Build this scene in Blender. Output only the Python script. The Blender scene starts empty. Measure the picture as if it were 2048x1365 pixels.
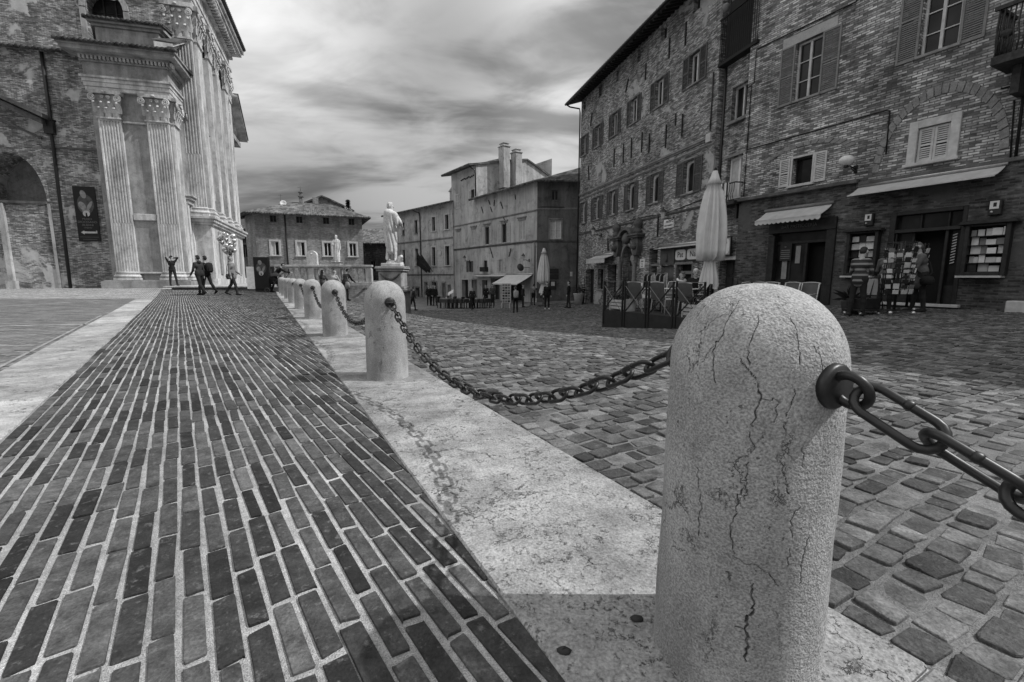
import bpy, math, random
import numpy as np, time
from mathutils import Vector, Matrix
R = math.radians
rng = np.random.default_rng(7)
random.seed(7)
SC = bpy.context.scene
COL = SC.collection

# ------------------------------------------------------------------ survey of the place (metres; camera stands at the origin, looks along +Y)
EYE = 0.85; FOC = 903.0; PITCH = math.atan((682.5 - 553.0) / FOC)
def ray(x, y):
    a = (x - 1024) / FOC; b = -(y - 682.5) / FOC
    c, q = math.cos(PITCH), math.sin(PITCH)
    return (a, c + b * q, -q + b * c)
def at(x, y, Y):
    r = ray(x, y); t = Y / r[1]
    return Vector((r[0] * t, Y, EYE + r[2] * t))
def gnd(x, y, z=0.0):
    r = ray(x, y); t = (z - EYE) / r[2]
    return Vector((r[0] * t, r[1] * t, z))
def crop(ox, oy, s): return lambda x, y: (ox + x / s, oy + y / s)
c1 = crop(0, 0, 3.9); c2 = crop(0, 300, 3.9); c3 = crop(440, 280, 3.7925); c4 = crop(720, 280, 3.792); c5 = crop(1120, 0, 3.412)
c6 = crop(1120, 300, 3.79); c7 = crop(1460, 0, 3.483); c8 = crop(1460, 300, 3.483)
d4 = crop(830, 480, 6.206); d5 = crop(1660, 440, 5.278); d6 = crop(1300, 460, 5.12)

# the kerb line: s metres to its right (downhill), t metres along it
K0 = (0.54, 1.56); KA = R(28.6)
KD = (-math.sin(KA), math.cos(KA)); KN = (math.cos(KA), math.sin(KA))
def st(X, Y): return ((X - K0[0]) * KN[0] + (Y - K0[1]) * KN[1], (X - K0[0]) * KD[0] + (Y - K0[1]) * KD[1])
def ts(s, t): return (K0[0] + s * KN[0] + t * KD[0], K0[1] + s * KN[1] + t * KD[1])
def sstep(a, b, x):
    u = np.clip((np.asarray(x, float) - a) / (b - a), 0, 1); return u * u * (3 - 2 * u)
def terrain(X, Y):
    X = np.asarray(X, float); Y = np.asarray(Y, float)
    s, t = st(X, Y)
    u = np.log1p(np.exp(np.clip((t - 2.5) * 1.5, -40, 40))) / 1.5
    T = 1.9 * (1 - np.exp(-u / 14.0))
    bank = 1 - sstep(9, 13.5, s) * (1 - sstep(5.5, 12, t)) * 0.92
    low = -T * sstep(0, 7, s) * (1 - 0.34 * sstep(13, 20, s)) * bank
    up = 0.14 * sstep(19, 27, Y) * (1 - sstep(-3, 0, s))
    return np.where(s > 0, low, up)
def tz(X, Y): return float(terrain(X, Y))
def foot(x, Y, y=585.0):
    """ground point in picture column x at distance Y"""
    r = ray(x, y); X = r[0] / r[1] * Y
    return Vector((X, Y, tz(X, Y)))

# ------------------------------------------------------------------ objects
def tag(o, label=None, cat=None, group=None, kind=None):
    if label: o['label'] = label
    if cat: o['category'] = cat
    if group: o['group'] = group
    if kind: o['kind'] = kind
    return o
def empty(name, loc=(0, 0, 0), rz=0.0, label=None, cat=None, group=None):
    o = bpy.data.objects.new(name, None); COL.objects.link(o)
    o.location = loc; o.rotation_euler = (0, 0, rz); o.empty_display_size = 0.2
    return tag(o, label, cat, group)
def children(o): return [c for c in bpy.data.objects if c.parent == o]
def copy_tree(o, parent=None, kids=None):
    c = o.copy(); COL.objects.link(c)
    if parent is not None: c.parent = parent
    for ch in children(o): copy_tree(ch, c)
    return c

class MB:
    """collects simple shapes and links them as one mesh object"""
    def __init__(s): s.v = []; s.f = []; s.m = []; s.sm = []
    def add(s, vs, fs, mi=0, smooth=False):
        k = len(s.v); s.v.extend([tuple(p) for p in vs])
        for f in fs: s.f.append(tuple(k + i for i in f)); s.m.append(mi); s.sm.append(smooth)
        return s
    def box(s, x0, x1, y0, y1, z0, z1, mi=0, M=None):
        vs = [(x, y, z) for z in (z0, z1) for y in (y0, y1) for x in (x0, x1)]
        if M is not None: vs = [M @ Vector(p) for p in vs]
        return s.add(vs, [(0, 2, 3, 1), (4, 5, 7, 6), (0, 1, 5, 4), (2, 6, 7, 3), (0, 4, 6, 2), (1, 3, 7, 5)], mi)
    def bar(s, p, q, w, d=None, mi=0, up=(0, 0, 1)):
        p = Vector(p); q = Vector(q); d = d or w
        a = (q - p); L = a.length; a.normalize(); up = Vector(up)
        if abs(a.dot(up)) > 0.98: up = Vector((1, 0, 0))
        b = a.cross(up).normalized(); c = b.cross(a).normalized()
        vs = []
        for t in (0, L):
            for u, w2 in ((-1, -1), (1, -1), (1, 1), (-1, 1)): vs.append(p + a * t + b * (u * w / 2) + c * (w2 * d / 2))
        return s.add(vs, [(0, 1, 2, 3), (7, 6, 5, 4), (0, 4, 5, 1), (1, 5, 6, 2), (2, 6, 7, 3), (3, 7, 4, 0)], mi)
    def tube(s, pts, r, seg=8, mi=0, closed=False, cap=True):
        pts = [Vector(p) for p in pts]; n = len(pts)
        rr = r if isinstance(r, (list, tuple)) else [r] * n
        vs = []; prev = None
        for i in range(n):
            if closed: a = pts[(i + 1) % n] - pts[i - 1]
            else: a = pts[min(i + 1, n - 1)] - pts[max(i - 1, 0)]
            a.normalize()
            if prev is None:
                up = Vector((0, 0, 1)) if abs(a.z) < 0.9 else Vector((1, 0, 0))
                b = a.cross(up).normalized()
            else:
                b = prev - a * prev.dot(a); b.normalize()
            prev = b; c = a.cross(b)
            for k in range(seg):
                th = 2 * math.pi * k / seg
                vs.append(pts[i] + (b * math.cos(th) + c * math.sin(th)) * rr[i])
        fs = []
        for i in range(n if closed else n - 1):
            j = (i + 1) % n
            for k in range(seg):
                l = (k + 1) % seg; fs.append((i * seg + k, i * seg + l, j * seg + l, j * seg + k))
        if not closed and cap:
            fs.append(tuple(range(seg - 1, -1, -1))); fs.append(tuple((n - 1) * seg + k for k in range(seg)))
        return s.add(vs, fs, mi, True)
    def lathe(s, prof, seg=24, mi=0, c=(0, 0, 0), smooth=True, M=None):
        vs = []; fs = []
        for (r, z) in prof:
            for k in range(seg):
                th = 2 * math.pi * k / seg
                p = Vector((c[0] + r * math.cos(th), c[1] + r * math.sin(th), c[2] + z))
                vs.append(M @ p if M is not None else p)
        n = len(prof)
        for i in range(n - 1):
            for k in range(seg):
                l = (k + 1) % seg; fs.append((i * seg + k, i * seg + l, (i + 1) * seg + l, (i + 1) * seg + k))
        if prof[0][0] > 1e-6: fs.append(tuple(range(seg - 1, -1, -1)))
        if prof[-1][0] > 1e-6: fs.append(tuple((n - 1) * seg + k for k in range(seg)))
        return s.add(vs, fs, mi, smooth)
    def prism(s, poly, y0, y1, mi=0, M=None):
        """poly in local x,z; extruded along y"""
        n = len(poly); vs = [(x, y0, z) for x, z in poly] + [(x, y1, z) for x, z in poly]
        if M is not None: vs = [M @ Vector(p) for p in vs]
        fs = [tuple(range(n)), tuple(range(2 * n - 1, n - 1, -1))]
        for i in range(n):
            j = (i + 1) % n; fs.append((i, i + n, j + n, j))
        return s.add(vs, fs, mi)
    def grid(s, P, mi=0, smooth=True):
        nu = len(P); nv = len(P[0]); vs = [p for row in P for p in row]; fs = []
        for i in range(nu - 1):
            for j in range(nv - 1):
                fs.append((i * nv + j, (i + 1) * nv + j, (i + 1) * nv + j + 1, i * nv + j + 1))
        return s.add(vs, fs, mi, smooth)
    def mesh(s, name, mats):
        me = bpy.data.meshes.new(name); me.from_pydata(s.v, [], s.f)
        if not isinstance(mats, (list, tuple)): mats = [mats]
        for m in mats: me.materials.append(m)
        me.polygons.foreach_set('material_index', s.m)
        me.polygons.foreach_set('use_smooth', s.sm); me.update()
        return me
    def build(s, name, mats, parent=None, bevel=0.0, loc=None, rz=None, label=None):
        return link(name, s.mesh(name, mats), parent, bevel, loc, rz, label)
def link(name, me, parent=None, bevel=0.0, loc=None, rz=None, label=None):
    o = bpy.data.objects.new(name, me); COL.objects.link(o)
    if parent is not None: o.parent = parent
    if loc is not None: o.location = loc
    if rz is not None: o.rotation_euler = (0, 0, rz)
    if bevel:
        b = o.modifiers.new('bevel', 'BEVEL'); b.width = bevel; b.segments = 1; b.limit_method = 'ANGLE'; b.angle_limit = R(40)
    if label: o['label'] = label
    return o
def np_mesh(name, V, F, mats, tone=None, smooth=False, midx=None):
    """V (n,3), F (m,4) with -1 padding for triangles"""
    me = bpy.data.meshes.new(name)
    tri = (F[:, 3] < 0); cnt = np.where(tri, 3, 4)
    loops = F[F >= 0] if not tri.all() else F[:, :3].ravel()
    me.vertices.add(len(V)); me.vertices.foreach_set('co', V.astype(np.float32).ravel())
    me.loops.add(int(cnt.sum())); me.loops.foreach_set('vertex_index', loops.astype(np.int32))
    me.polygons.add(len(F)); st_ = np.concatenate([[0], np.cumsum(cnt)[:-1]]).astype(np.int32)
    me.polygons.foreach_set('loop_start', st_)
    if midx is not None: me.polygons.foreach_set('material_index', midx.astype(np.int32))
    me.polygons.foreach_set('use_smooth', np.full(len(F), smooth))
    for m in (mats if isinstance(mats, (list, tuple)) else [mats]): me.materials.append(m)
    me.update(calc_edges=True); me.validate()
    if tone is not None:
        a = me.attributes.new('tone', 'FLOAT', 'FACE'); a.data.foreach_set('value', tone.astype(np.float32))
    return me

# ------------------------------------------------------------------ materials (the photograph is black and white: every base colour is a grey)
class NT:
    def __init__(s, name):
        s.mat = bpy.data.materials.new(name); s.mat.use_nodes = True; s.t = s.mat.node_tree
        s.b = s.t.nodes['Principled BSDF']; s.b.inputs['Specular IOR Level'].default_value = 0.3
    def n(s, typ, ins=None, **pr):
        o = s.t.nodes.new(typ)
        for k, v in pr.items(): setattr(o, k, v)
        for k, v in (ins or {}).items():
            if hasattr(v, 'is_output'): s.t.links.new(v, o.inputs[k])
            else: o.inputs[k].default_value = v
        return o
    def math(s, op, a, b=0.0, c=0.0, clamp=False):
        return s.n('ShaderNodeMath', {0: a, 1: b, 2: c}, operation=op, use_clamp=clamp).outputs[0]
    def co(s, k='Object'): return s.n('ShaderNodeTexCoord').outputs[k]
    def noise(s, vec, scale, detail=4, rough=0.6, dist=0.0):
        return s.n('ShaderNodeTexNoise', {'Vector': vec, 'Scale': scale, 'Detail': detail, 'Roughness': rough, 'Distortion': dist}).outputs['Fac']
    def mapr(s, v, a, b, c=0.0, d=1.0, smooth=False):
        return s.n('ShaderNodeMapRange', {'Value': v, 'From Min': a, 'From Max': b, 'To Min': c, 'To Max': d}, interpolation_type='SMOOTHSTEP' if smooth else 'LINEAR').outputs['Result']
    def scale(s, vec, sc): return s.n('ShaderNodeVectorMath', {0: vec, 1: sc}, operation='MULTIPLY').outputs[0]
    def mix(s, f, a, b): return s.n('ShaderNodeMix', {0: f, 2: a, 3: b}, data_type='FLOAT').outputs[0]
    def out(s, val, rough=0.85, bump=None, dist=0.01, strength=1.0, metallic=0.0, spec=None):
        s.t.links.new(s.n('ShaderNodeCombineColor', {0: val, 1: val, 2: val}).outputs[0], s.b.inputs['Base Color'])
        if hasattr(rough, 'is_output'): s.t.links.new(rough, s.b.inputs['Roughness'])
        else: s.b.inputs['Roughness'].default_value = rough
        s.b.inputs['Metallic'].default_value = metallic
        if spec is not None: s.b.inputs['Specular IOR Level'].default_value = spec
        if bump is not None:
            bn = s.n('ShaderNodeBump', {'Strength': strength, 'Distance': dist, 'Height': bump})
            s.t.links.new(bn.outputs[0], s.b.inputs['Normal'])
        return s.mat

def m_plain(name, v, rough=0.6, metallic=0.0, var=0.15, sc=6.0, bump=0.0, spec=None):
    g = NT(name); co = g.co(); n = g.noise(co, sc, 5)
    val = g.math('MULTIPLY', v, g.mapr(n, 0.3, 0.7, 1 - var, 1 + var))
    return g.out(val, rough, n if bump else None, bump or 0.01, 0.6, metallic, spec)
def m_stone(name, v, var=0.35, sc=2.0, fine=60.0, bump=0.006, streak=0.0, rough=0.88, grime=0.0):
    g = NT(name); co = g.co()
    n1 = g.noise(co, sc, 6, 0.65); n2 = g.noise(co, fine, 3, 0.6)
    f = g.math('MULTIPLY', g.mapr(n1, 0.28, 0.72, 1 - var, 1 + var), g.mapr(n2, 0.25, 0.75, 0.8, 1.2))
    if streak:
        n3 = g.noise(g.scale(co, (2.2, 2.2, 0.35)), 0.7, 6, 0.7)
        f = g.math('MULTIPLY', f, g.mapr(n3, 0.35, 0.62, 1 - streak, 1.08))
    if grime:
        n4 = g.noise(co, sc * 3.1, 6, 0.7, 0.6)
        f = g.math('MULTIPLY', f, g.mapr(n4, 0.52, 0.66, 1.0, 1 - grime))
    h = g.math('ADD', g.math('MULTIPLY', n1, 0.5), g.math('MULTIPLY', n2, 0.5))
    return g.out(g.math('MULTIPLY', v, f), rough, h, bump, 0.9)
def m_brick(name, lo, hi, mortar, plaster=0.0, pl_v=0.25, rough=0.9, bw=0.235, rh=0.066, contrast=0.5, bump=0.02, patch=0.5):
    """old brickwork in a wall's own metres: u = x + y, v = z"""
    g = NT(name); co = g.co()
    sx = g.n('ShaderNodeSeparateXYZ', {0: co})
    wob = g.noise(co, 1.7, 3)
    u = g.math('ADD', g.math('ADD', sx.outputs[0], sx.outputs[1]), g.math('MULTIPLY', wob, 0.05))
    v = g.math('ADD', sx.outputs[2], g.math('MULTIPLY', wob, 0.035))
    uv = g.n('ShaderNodeCombineXYZ', {0: u, 1: v, 2: 0.0}).outputs[0]
    br = g.n('ShaderNodeTexBrick', {'Vector': uv, 'Color1': (lo, lo, lo, 1), 'Color2': (hi, hi, hi, 1), 'Mortar': (mortar, mortar, mortar, 1), 'Scale': 1.0,
                                    'Mortar Size': 0.011, 'Mortar Smooth': 0.3, 'Bias': -0.1, 'Brick Width': bw, 'Row Height': rh})
    bw_ = g.n('ShaderNodeRGBToBW', {0: br.outputs['Color']}).outputs[0]
    # runs of rows that differ, blotches and damp
    st1 = g.noise(g.n('ShaderNodeCombineXYZ', {0: g.math('MULTIPLY', u, 4.2), 1: g.math('MULTIPLY', v, 9.0), 2: 0.0}).outputs[0], 1.0, 5, 0.7)
    bl = g.noise(uv, 0.55, 6, 0.65)
    bl2 = g.noise(uv, 3.0, 5, 0.7)
    f = g.math('MULTIPLY', g.mapr(st1, 0.3, 0.7, 1 - contrast, 1 + contrast), g.mapr(bl, 0.3, 0.7, 1 - patch, 1 + patch))
    f = g.math('MULTIPLY', f, g.mapr(bl2, 0.25, 0.75, 0.75, 1.25))
    dr = g.noise(g.n('ShaderNodeCombineXYZ', {0: g.math('MULTIPLY', u, 1.3), 1: g.math('MULTIPLY', v, 0.22), 2: 3.0}).outputs[0], 1.0, 6, 0.7)
    f = g.math('MULTIPLY', f, g.mapr(dr, 0.34, 0.56, 0.55, 1.08))
    val = g.math('MULTIPLY', bw_, f)
    h = g.math('ADD', g.math('MULTIPLY', br.outputs['Fac'], -0.6), g.math('MULTIPLY', st1, 0.8))
    if plaster:
        pn = g.noise(uv, 0.42, 7, 0.62, 0.4)
        pm = g.mapr(pn, 0.62 - plaster * 0.3, 0.65 - plaster * 0.3, 0, 1)
        pv = g.math('MULTIPLY', pl_v, g.mapr(bl2, 0.3, 0.7, 0.8, 1.2))
        val = g.mix(pm, val, pv); h = g.mix(pm, h, g.math('MULTIPLY', bl2, 0.3))
    return g.out(val, rough, h, bump, 1.0)
def m_tiles(name, v=0.12):
    g = NT(name); co = g.co(); n = g.noise(co, 1.2, 5, 0.7); w = g.n('ShaderNodeTexWhiteNoise', {0: g.n('ShaderNodeVectorMath', {0: g.scale(co, (4.2, 2.5, 2.5))}, operation='FLOOR').outputs[0]}, noise_dimensions='3D').outputs[0]
    val = g.math('MULTIPLY', v, g.math('MULTIPLY', g.mapr(n, 0.3, 0.7, 0.5, 1.5), g.mapr(w, 0, 1, 0.5, 1.5)))
    return g.out(val, 0.9, n, 0.02)
def m_glass(name, v=0.012):
    g = NT(name); co = g.co(); n = g.noise(co, 1.5, 2)
    g.out(g.math('MULTIPLY', v, g.mapr(n, 0.3, 0.7, 0.4, 1.6)), 0.08, n, 0.004, 0.4, spec=0.12)
    return g.mat
# ------------------------------------------------------------------ palette
IRON = m_plain('black_iron', 0.018, 0.42, 0.3, 0.4, 30.0, 0.001, 0.5)
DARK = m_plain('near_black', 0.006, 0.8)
STONE_W = m_stone('white_stone', 0.54, 0.28, 1.2, 40, 0.02, 0.5, grime=0.3)
STONE_P = m_stone('plinth_stone', 0.30, 0.35, 1.3, 40, 0.015, 0.4, grime=0.25)
STONE_G = m_stone('grey_stone', 0.22, 0.35, 2.0, 40, 0.015, 0.3, grime=0.4)
STONE_D = m_stone('dark_carved_stone', 0.10, 0.5, 3.0, 40, 0.015, 0.3)
STATUE = m_stone('statue_marble', 0.55, 0.2, 4.0, 30, 0.01, 0.25, grime=0.45)
TILE = m_tiles('roof_tiles', 0.105)
TILE_D = m_tiles('dark_roof_tiles', 0.06)
WOOD_D = m_plain('dark_wood', 0.018, 0.55, 0, 0.5, 8, 0.002)
WOOD_M = m_plain('grey_shutter_paint', 0.16, 0.6, 0, 0.25, 8, 0.002)
WOOD_S = m_plain('dark_shutter_paint', 0.075, 0.6, 0, 0.25, 8, 0.002)
PAINT_W = m_plain('white_paint', 0.62, 0.5, 0, 0.12, 6)
PAINT_L = m_plain('pale_paint', 0.44, 0.6, 0, 0.2, 6)
GLASS = m_glass('window_glass', 0.018)
CANVAS = m_plain('pale_canvas', 0.55, 0.9, 0, 0.1, 3, 0.004)
CANVAS_G = m_plain('awning_canvas', 0.42, 0.9, 0, 0.15, 3, 0.004)
PAPER = m_plain('paper', 0.6, 0.8, 0, 0.1, 9)
INK = m_plain('printing_ink', 0.02, 0.7)
GREY = m_plain('mid_grey', 0.16, 0.6, 0, 0.2, 6)
RUBBER = m_plain('rubber', 0.02, 0.7)
STEEL = m_plain('brushed_steel', 0.45, 0.3, 0.8, 0.15, 10)

def toned(name, lo, hi, sc, bump, nz=0.35, rough=0.8, spots=0.0):
    """each stone's own shade comes from its 'tone'; grain and wear on top"""
    g = NT(name); co = g.co(); t = g.n('ShaderNodeAttribute', attribute_name='tone').outputs['Fac']
    n1 = g.noise(co, sc, 6, 0.65); n2 = g.noise(co, sc * 9, 4, 0.65); n3 = g.noise(co, 1.1, 4)
    f = g.math('MULTIPLY', g.mapr(n1, 0.3, 0.7, 1 - nz, 1 + nz), g.mapr(n2, 0.3, 0.7, 1 - nz * 0.7, 1 + nz * 0.7))
    f = g.math('MULTIPLY', f, g.mapr(n3, 0.3, 0.7, 0.8, 1.25))
    v = g.math('MULTIPLY', g.mapr(t, 0, 1, lo, hi), f)
    if spots:
        dust = g.mapr(g.noise(co, sc * 2.2, 7, 0.75), 0.56, 0.68, 0, spots)
        v = g.mix(dust, v, 0.3)
    h = g.math('ADD', n1, g.math('MULTIPLY', n2, 0.5))
    return g.out(v, rough, h, bump, 1.0)
M_BRICKPAVE = toned('paving_brick', 0.010, 0.098, 14, 0.008, 0.6, 0.75, 0.35)
M_COBBLE = toned('cobblestone', 0.024, 0.185, 11, 0.012, 0.6, 0.72, 0.3)

def mortar(name, v, sc=260):
    g = NT(name); co = g.co(); n = g.noise(co, sc, 2, 0.6); n2 = g.noise(co, 40, 4, 0.7); n3 = g.noise(co, 2.0, 4)
    f = g.math('MULTIPLY', g.mapr(n, 0.3, 0.7, 0.55, 1.4), g.math('MULTIPLY', g.mapr(n2, 0.3, 0.7, 0.7, 1.25), g.mapr(n3, 0.3, 0.7, 0.5, 1.3)))
    return g.out(g.math('MULTIPLY', v, f), 0.95, g.math('ADD', n, n2), 0.006, 1.0)
M_MORTAR = mortar('sandy_mortar', 0.41)
M_JOINT = mortar('cobble_joints', 0.17)

def kerb_mat(name, v, pits=1.0):
    g = NT(name); co = g.co(); t = g.n('ShaderNodeAttribute', attribute_name='tone').outputs['Fac']
    n1 = g.noise(co, 5, 6, 0.7); n2 = g.noise(co, 120, 3, 0.6)
    w = g.n('ShaderNodeVectorMath', {0: co, 1: g.n('ShaderNodeVectorMath', {0: g.n('ShaderNodeTexNoise', {'Vector': co, 'Scale': 4.0, 'Detail': 6.0, 'Roughness': 0.7}).outputs['Color'], 1: (0.35, 0.35, 0.35)}, operation='MULTIPLY').outputs[0]}, operation='ADD').outputs[0]
    vo = g.n('ShaderNodeTexVoronoi', {'Vector': g.scale(w, (1.0, 2.4, 1.0)), 'Scale': 4.5}, feature='DISTANCE_TO_EDGE').outputs['Distance']
    mask = g.mapr(g.noise(co, 2.3, 6, 0.75), 0.50, 0.6, 0, 1)
    crack = g.math('MULTIPLY', g.mapr(vo, 0.0, 0.022, 1, 0), mask)
    pit = g.math('MULTIPLY', g.mapr(g.noise(co, 46, 6, 0.8), 0.57, 0.66, 0, 0.75), g.mapr(g.noise(co, 4.2, 5, 0.7), 0.42, 0.6, 0.06, 1))
    dark = g.math('MAXIMUM', crack, g.math('MULTIPLY', pit, pits))
    n5 = g.noise(co, 1.7, 7, 0.72, 0.5)
    f = g.math('MULTIPLY', g.math('MULTIPLY', g.mapr(n1, 0.3, 0.7, 0.66, 1.3), g.mapr(n2, 0.3, 0.7, 0.62, 1.35)), g.mapr(n5, 0.34, 0.6, 0.6, 1.15))
    val = g.math('MULTIPLY', g.math('MULTIPLY', g.mapr(t, 0, 1, v * 0.75, v * 1.2), f), g.math('SUBTRACT', 1.0, g.math('MULTIPLY', dark, 0.86)))
    h = g.math('SUBTRACT', g.math('ADD', g.math('MULTIPLY', n1, 0.5), g.math('MULTIPLY', n2, 0.35)), g.math('MULTIPLY', dark, 1.5))
    return g.out(val, 0.85, h, 0.010, 1.0)
M_KERB = kerb_mat('kerb_stone', 0.30)
M_STRIP = kerb_mat('strip_stone', 0.38, 0.5)

# ------------------------------------------------------------------ one ground sheet out to the horizon
KW = 0.72
def spaced(parts):
    a = []
    for lo, hi, n in parts: a += list(np.linspace(lo, hi, n, endpoint=False))
    return np.array(a + [parts[-1][1]])
S_ = spaced([(-420, -60, 9), (-60, -KW, 40), (-KW, 0.0, 1), (0.0, 0.004, 1), (0.004, 40, 80), (40, 420, 9)])
T_ = spaced([(-60, -4, 10), (-4, 46, 110), (46, 420, 9)])
SS, TT = np.meshgrid(S_, T_, indexing='ij')
GX = K0[0] + SS * KN[0] + TT * KD[0]; GY = K0[1] + SS * KN[1] + TT * KD[1]
GZ = np.where(SS > 0.001, terrain(GX, GY) - 0.0105, np.where(SS < 0.0005, terrain(GX, GY) - 0.004, -0.004))
ns, nt_ = SS.shape
idx = np.arange(ns * nt_).reshape(ns, nt_)
F = np.stack([idx[:-1, :-1], idx[1:, :-1], idx[1:, 1:], idx[:-1, 1:]], -1).reshape(-1, 4)
smid = 0.5 * (SS[:-1, :-1] + SS[1:, :-1]).ravel()
me = np_mesh('ground', np.stack([GX, GY, GZ], -1).reshape(-1, 3), F, [M_MORTAR, M_JOINT], None, True, (smid > -KW / 2).astype(int))
tag(link('ground', me), kind='structure')

# ------------------------------------------------------------------ stones laid one by one (a surface's pattern: one mesh each)
def stones(name, cx, cy, ang, la, lb, h, mat, tone, top, rnd=(0.2, 0.2), seg=8, tilt=0.02, parent=None, wob=0.1):
    """blocks with worn edges: centre, heading, half sizes, drop to the bed"""
    n = len(cx)
    if seg == 8:
        qx, qy = rnd
        ex = np.array([1, 1 - qx, -1 + qx, -1, -1, -1 + qx, 1 - qx, 1.0]); ey = np.array([1 - qy, 1, 1, 1 - qy, -1 + qy, -1, -1, -1 + qy])
    else: ex = np.array([1, -1, -1, 1.0]); ey = np.array([1, 1, -1, -1.0])
    rj = 1 + rng.normal(0, wob, (n, seg)).clip(-0.22, 0.12)
    tx = rng.normal(0, tilt, n); ty = rng.normal(0, tilt, n)
    rings = []
    for sc, dz, inset in ((1.0, -h, 0.0), (1.0, -0.22 * h, 0.0), (0.97, -0.07 * h, 0.2), (0.86, 0.0, 0.6)):
        A = ex[None] * rj * (la[:, None] - inset * h * 0.25) * (sc if sc == 1 else 1) ; B = ey[None] * rj * (lb[:, None] - inset * h * 0.25)
        x = cx[:, None] + A * np.cos(ang)[:, None] - B * np.sin(ang)[:, None]
        y = cy[:, None] + A * np.sin(ang)[:, None] + B * np.cos(ang)[:, None]
        z = top(cx, cy)[:, None] + dz + (A * tx[:, None] + B * ty[:, None]) * (dz > -h * 0.9)
        rings.append(np.stack([x, y, z], -1))
    V = np.stack(rings, 1).reshape(n, -1, 3)
    c = np.stack([cx, cy, top(cx, cy) + 0.0008], -1)[:, None]
    V = np.concatenate([V, c], 1); nv = V.shape[1]
    f = []
    for r in range(3):
        for k in range(seg): f.append((r * seg + k, r * seg + (k + 1) % seg, (r + 1) * seg + (k + 1) % seg, (r + 1) * seg + k))
    for k in range(seg): f.append((3 * seg + k, 3 * seg + (k + 1) % seg, 4 * seg, -1))
    f = np.array(f); Fall = np.where(f[None] < 0, -1, f[None] + (np.arange(n) * nv)[:, None, None]).reshape(-1, 4)
    return link(name, np_mesh(name, V.reshape(-1, 3), Fall, mat, np.repeat(tone, len(f)), False), parent)

# brick paving: rows run parallel to the pale stone strip, cut off by the kerb
BA = R(36.2); BD = np.array([-math.sin(BA), math.cos(BA)]); BN = np.array([math.cos(BA), math.sin(BA)])
B0 = np.array([-2.65, 2.24])                                        # a point of the strip's right edge
PITCHB = 0.0622; LENB = 0.262
cx = []; cy = []; la = []; lb = []
for r in range(0, 98):
    off = rng.uniform(0, LENB)
    b = (r + 0.5) * PITCHB
    for k in range(-26, 110):
        L = LENB
        a = k * LENB + off
        P = B0 + BN * (b + 0.004 * math.sin(a * 1.3 + r * 0.2) + rng.normal(0, 0.0015)) + BD * a
        if P[1] > 27 or P[1] < -1.5: continue
        s0, t0 = st(*P)
        e = BD * (LENB * 0.46); h0 = st(*(P + e))[0] + KW; h1 = st(*(P - e))[0] + KW
        w = PITCHB / 2 - 0.0080 + rng.normal(0, 0.0018)
        if min(h0, h1) > w: continue                                  # the kerb slabs lie over the bricks they cut
        cx.append(P[0]); cy.append(P[1]); la.append(LENB / 2 - 0.0088 + rng.normal(0, 0.003)); lb.append(w)
cx, cy, la, lb = map(np.array, (cx, cy, la, lb))
n = len(cx)
o = stones('brick_paving', cx, cy, np.full(n, BA + math.pi / 2) + rng.normal(0, 0.012, n), la, lb, 0.012, M_BRICKPAVE,
           np.clip(rng.beta(1.3, 1.7, n), 0, 1), lambda x, y: terrain(x, y) + 0.003 + 0.001 * np.sin(x * 50), (0.03, 0.14), 8, 0.010, wob=0.026)
tag(o, kind='structure')

# cobbles on the square's sloping side: rows run away from the kerb
cx = []; cy = []; la = []; lb = []
t = -6.0
while t < 44:
    rw = rng.uniform(0.078, 0.112) * (1.0 if t < 12 else 1.25)
    s = 0.012
    while s < 27:
        L = rng.uniform(0.072, 0.15) * (1.0 if t < 12 else 1.3)
        ss = s + L / 2; tt = t + rw / 2 + 0.06 * math.sin(ss * 1.1 + t * 0.4) * min(1, ss) + 0.10 * ss * 0.12
        x, y = ts(ss, tt)
        if y > 0.15 and y > abs(x) * 0.72 - 0.6 and math.hypot(x, y) < 34:
            cx.append(x); cy.append(y); la.append(L / 2 - 0.005 - rng.uniform(0, 0.006)); lb.append(rw / 2 - 0.005 - rng.uniform(0, 0.006))
        s += L
    t += rw
cx, cy, la, lb = map(np.array, (cx, cy, la, lb)); n = len(cx)
dist = np.hypot(cx, cy)
jz = rng.normal(0, 0.0045, n)
def lay(sel, seg, nm):
    z = jz[sel]
    return stones(nm, cx[sel], cy[sel], np.full(sel.sum(), KA) + rng.normal(0, 0.07, sel.sum()), la[sel], lb[sel], 0.022, M_COBBLE,
                  np.clip(rng.beta(1.6, 2.6, sel.sum()) + (rng.random(sel.sum()) < 0.05) * 0.5, 0, 1.3), lambda x, y: terrain(x, y) - 0.003 + z, (0.22, 0.2), seg, 0.022, wob=0.085)
tag(lay(dist < 9, 8, 'cobbled_ground'), kind='structure')
tag(lay(dist >= 9, 4, 'cobbled_ground'), kind='structure')

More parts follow.
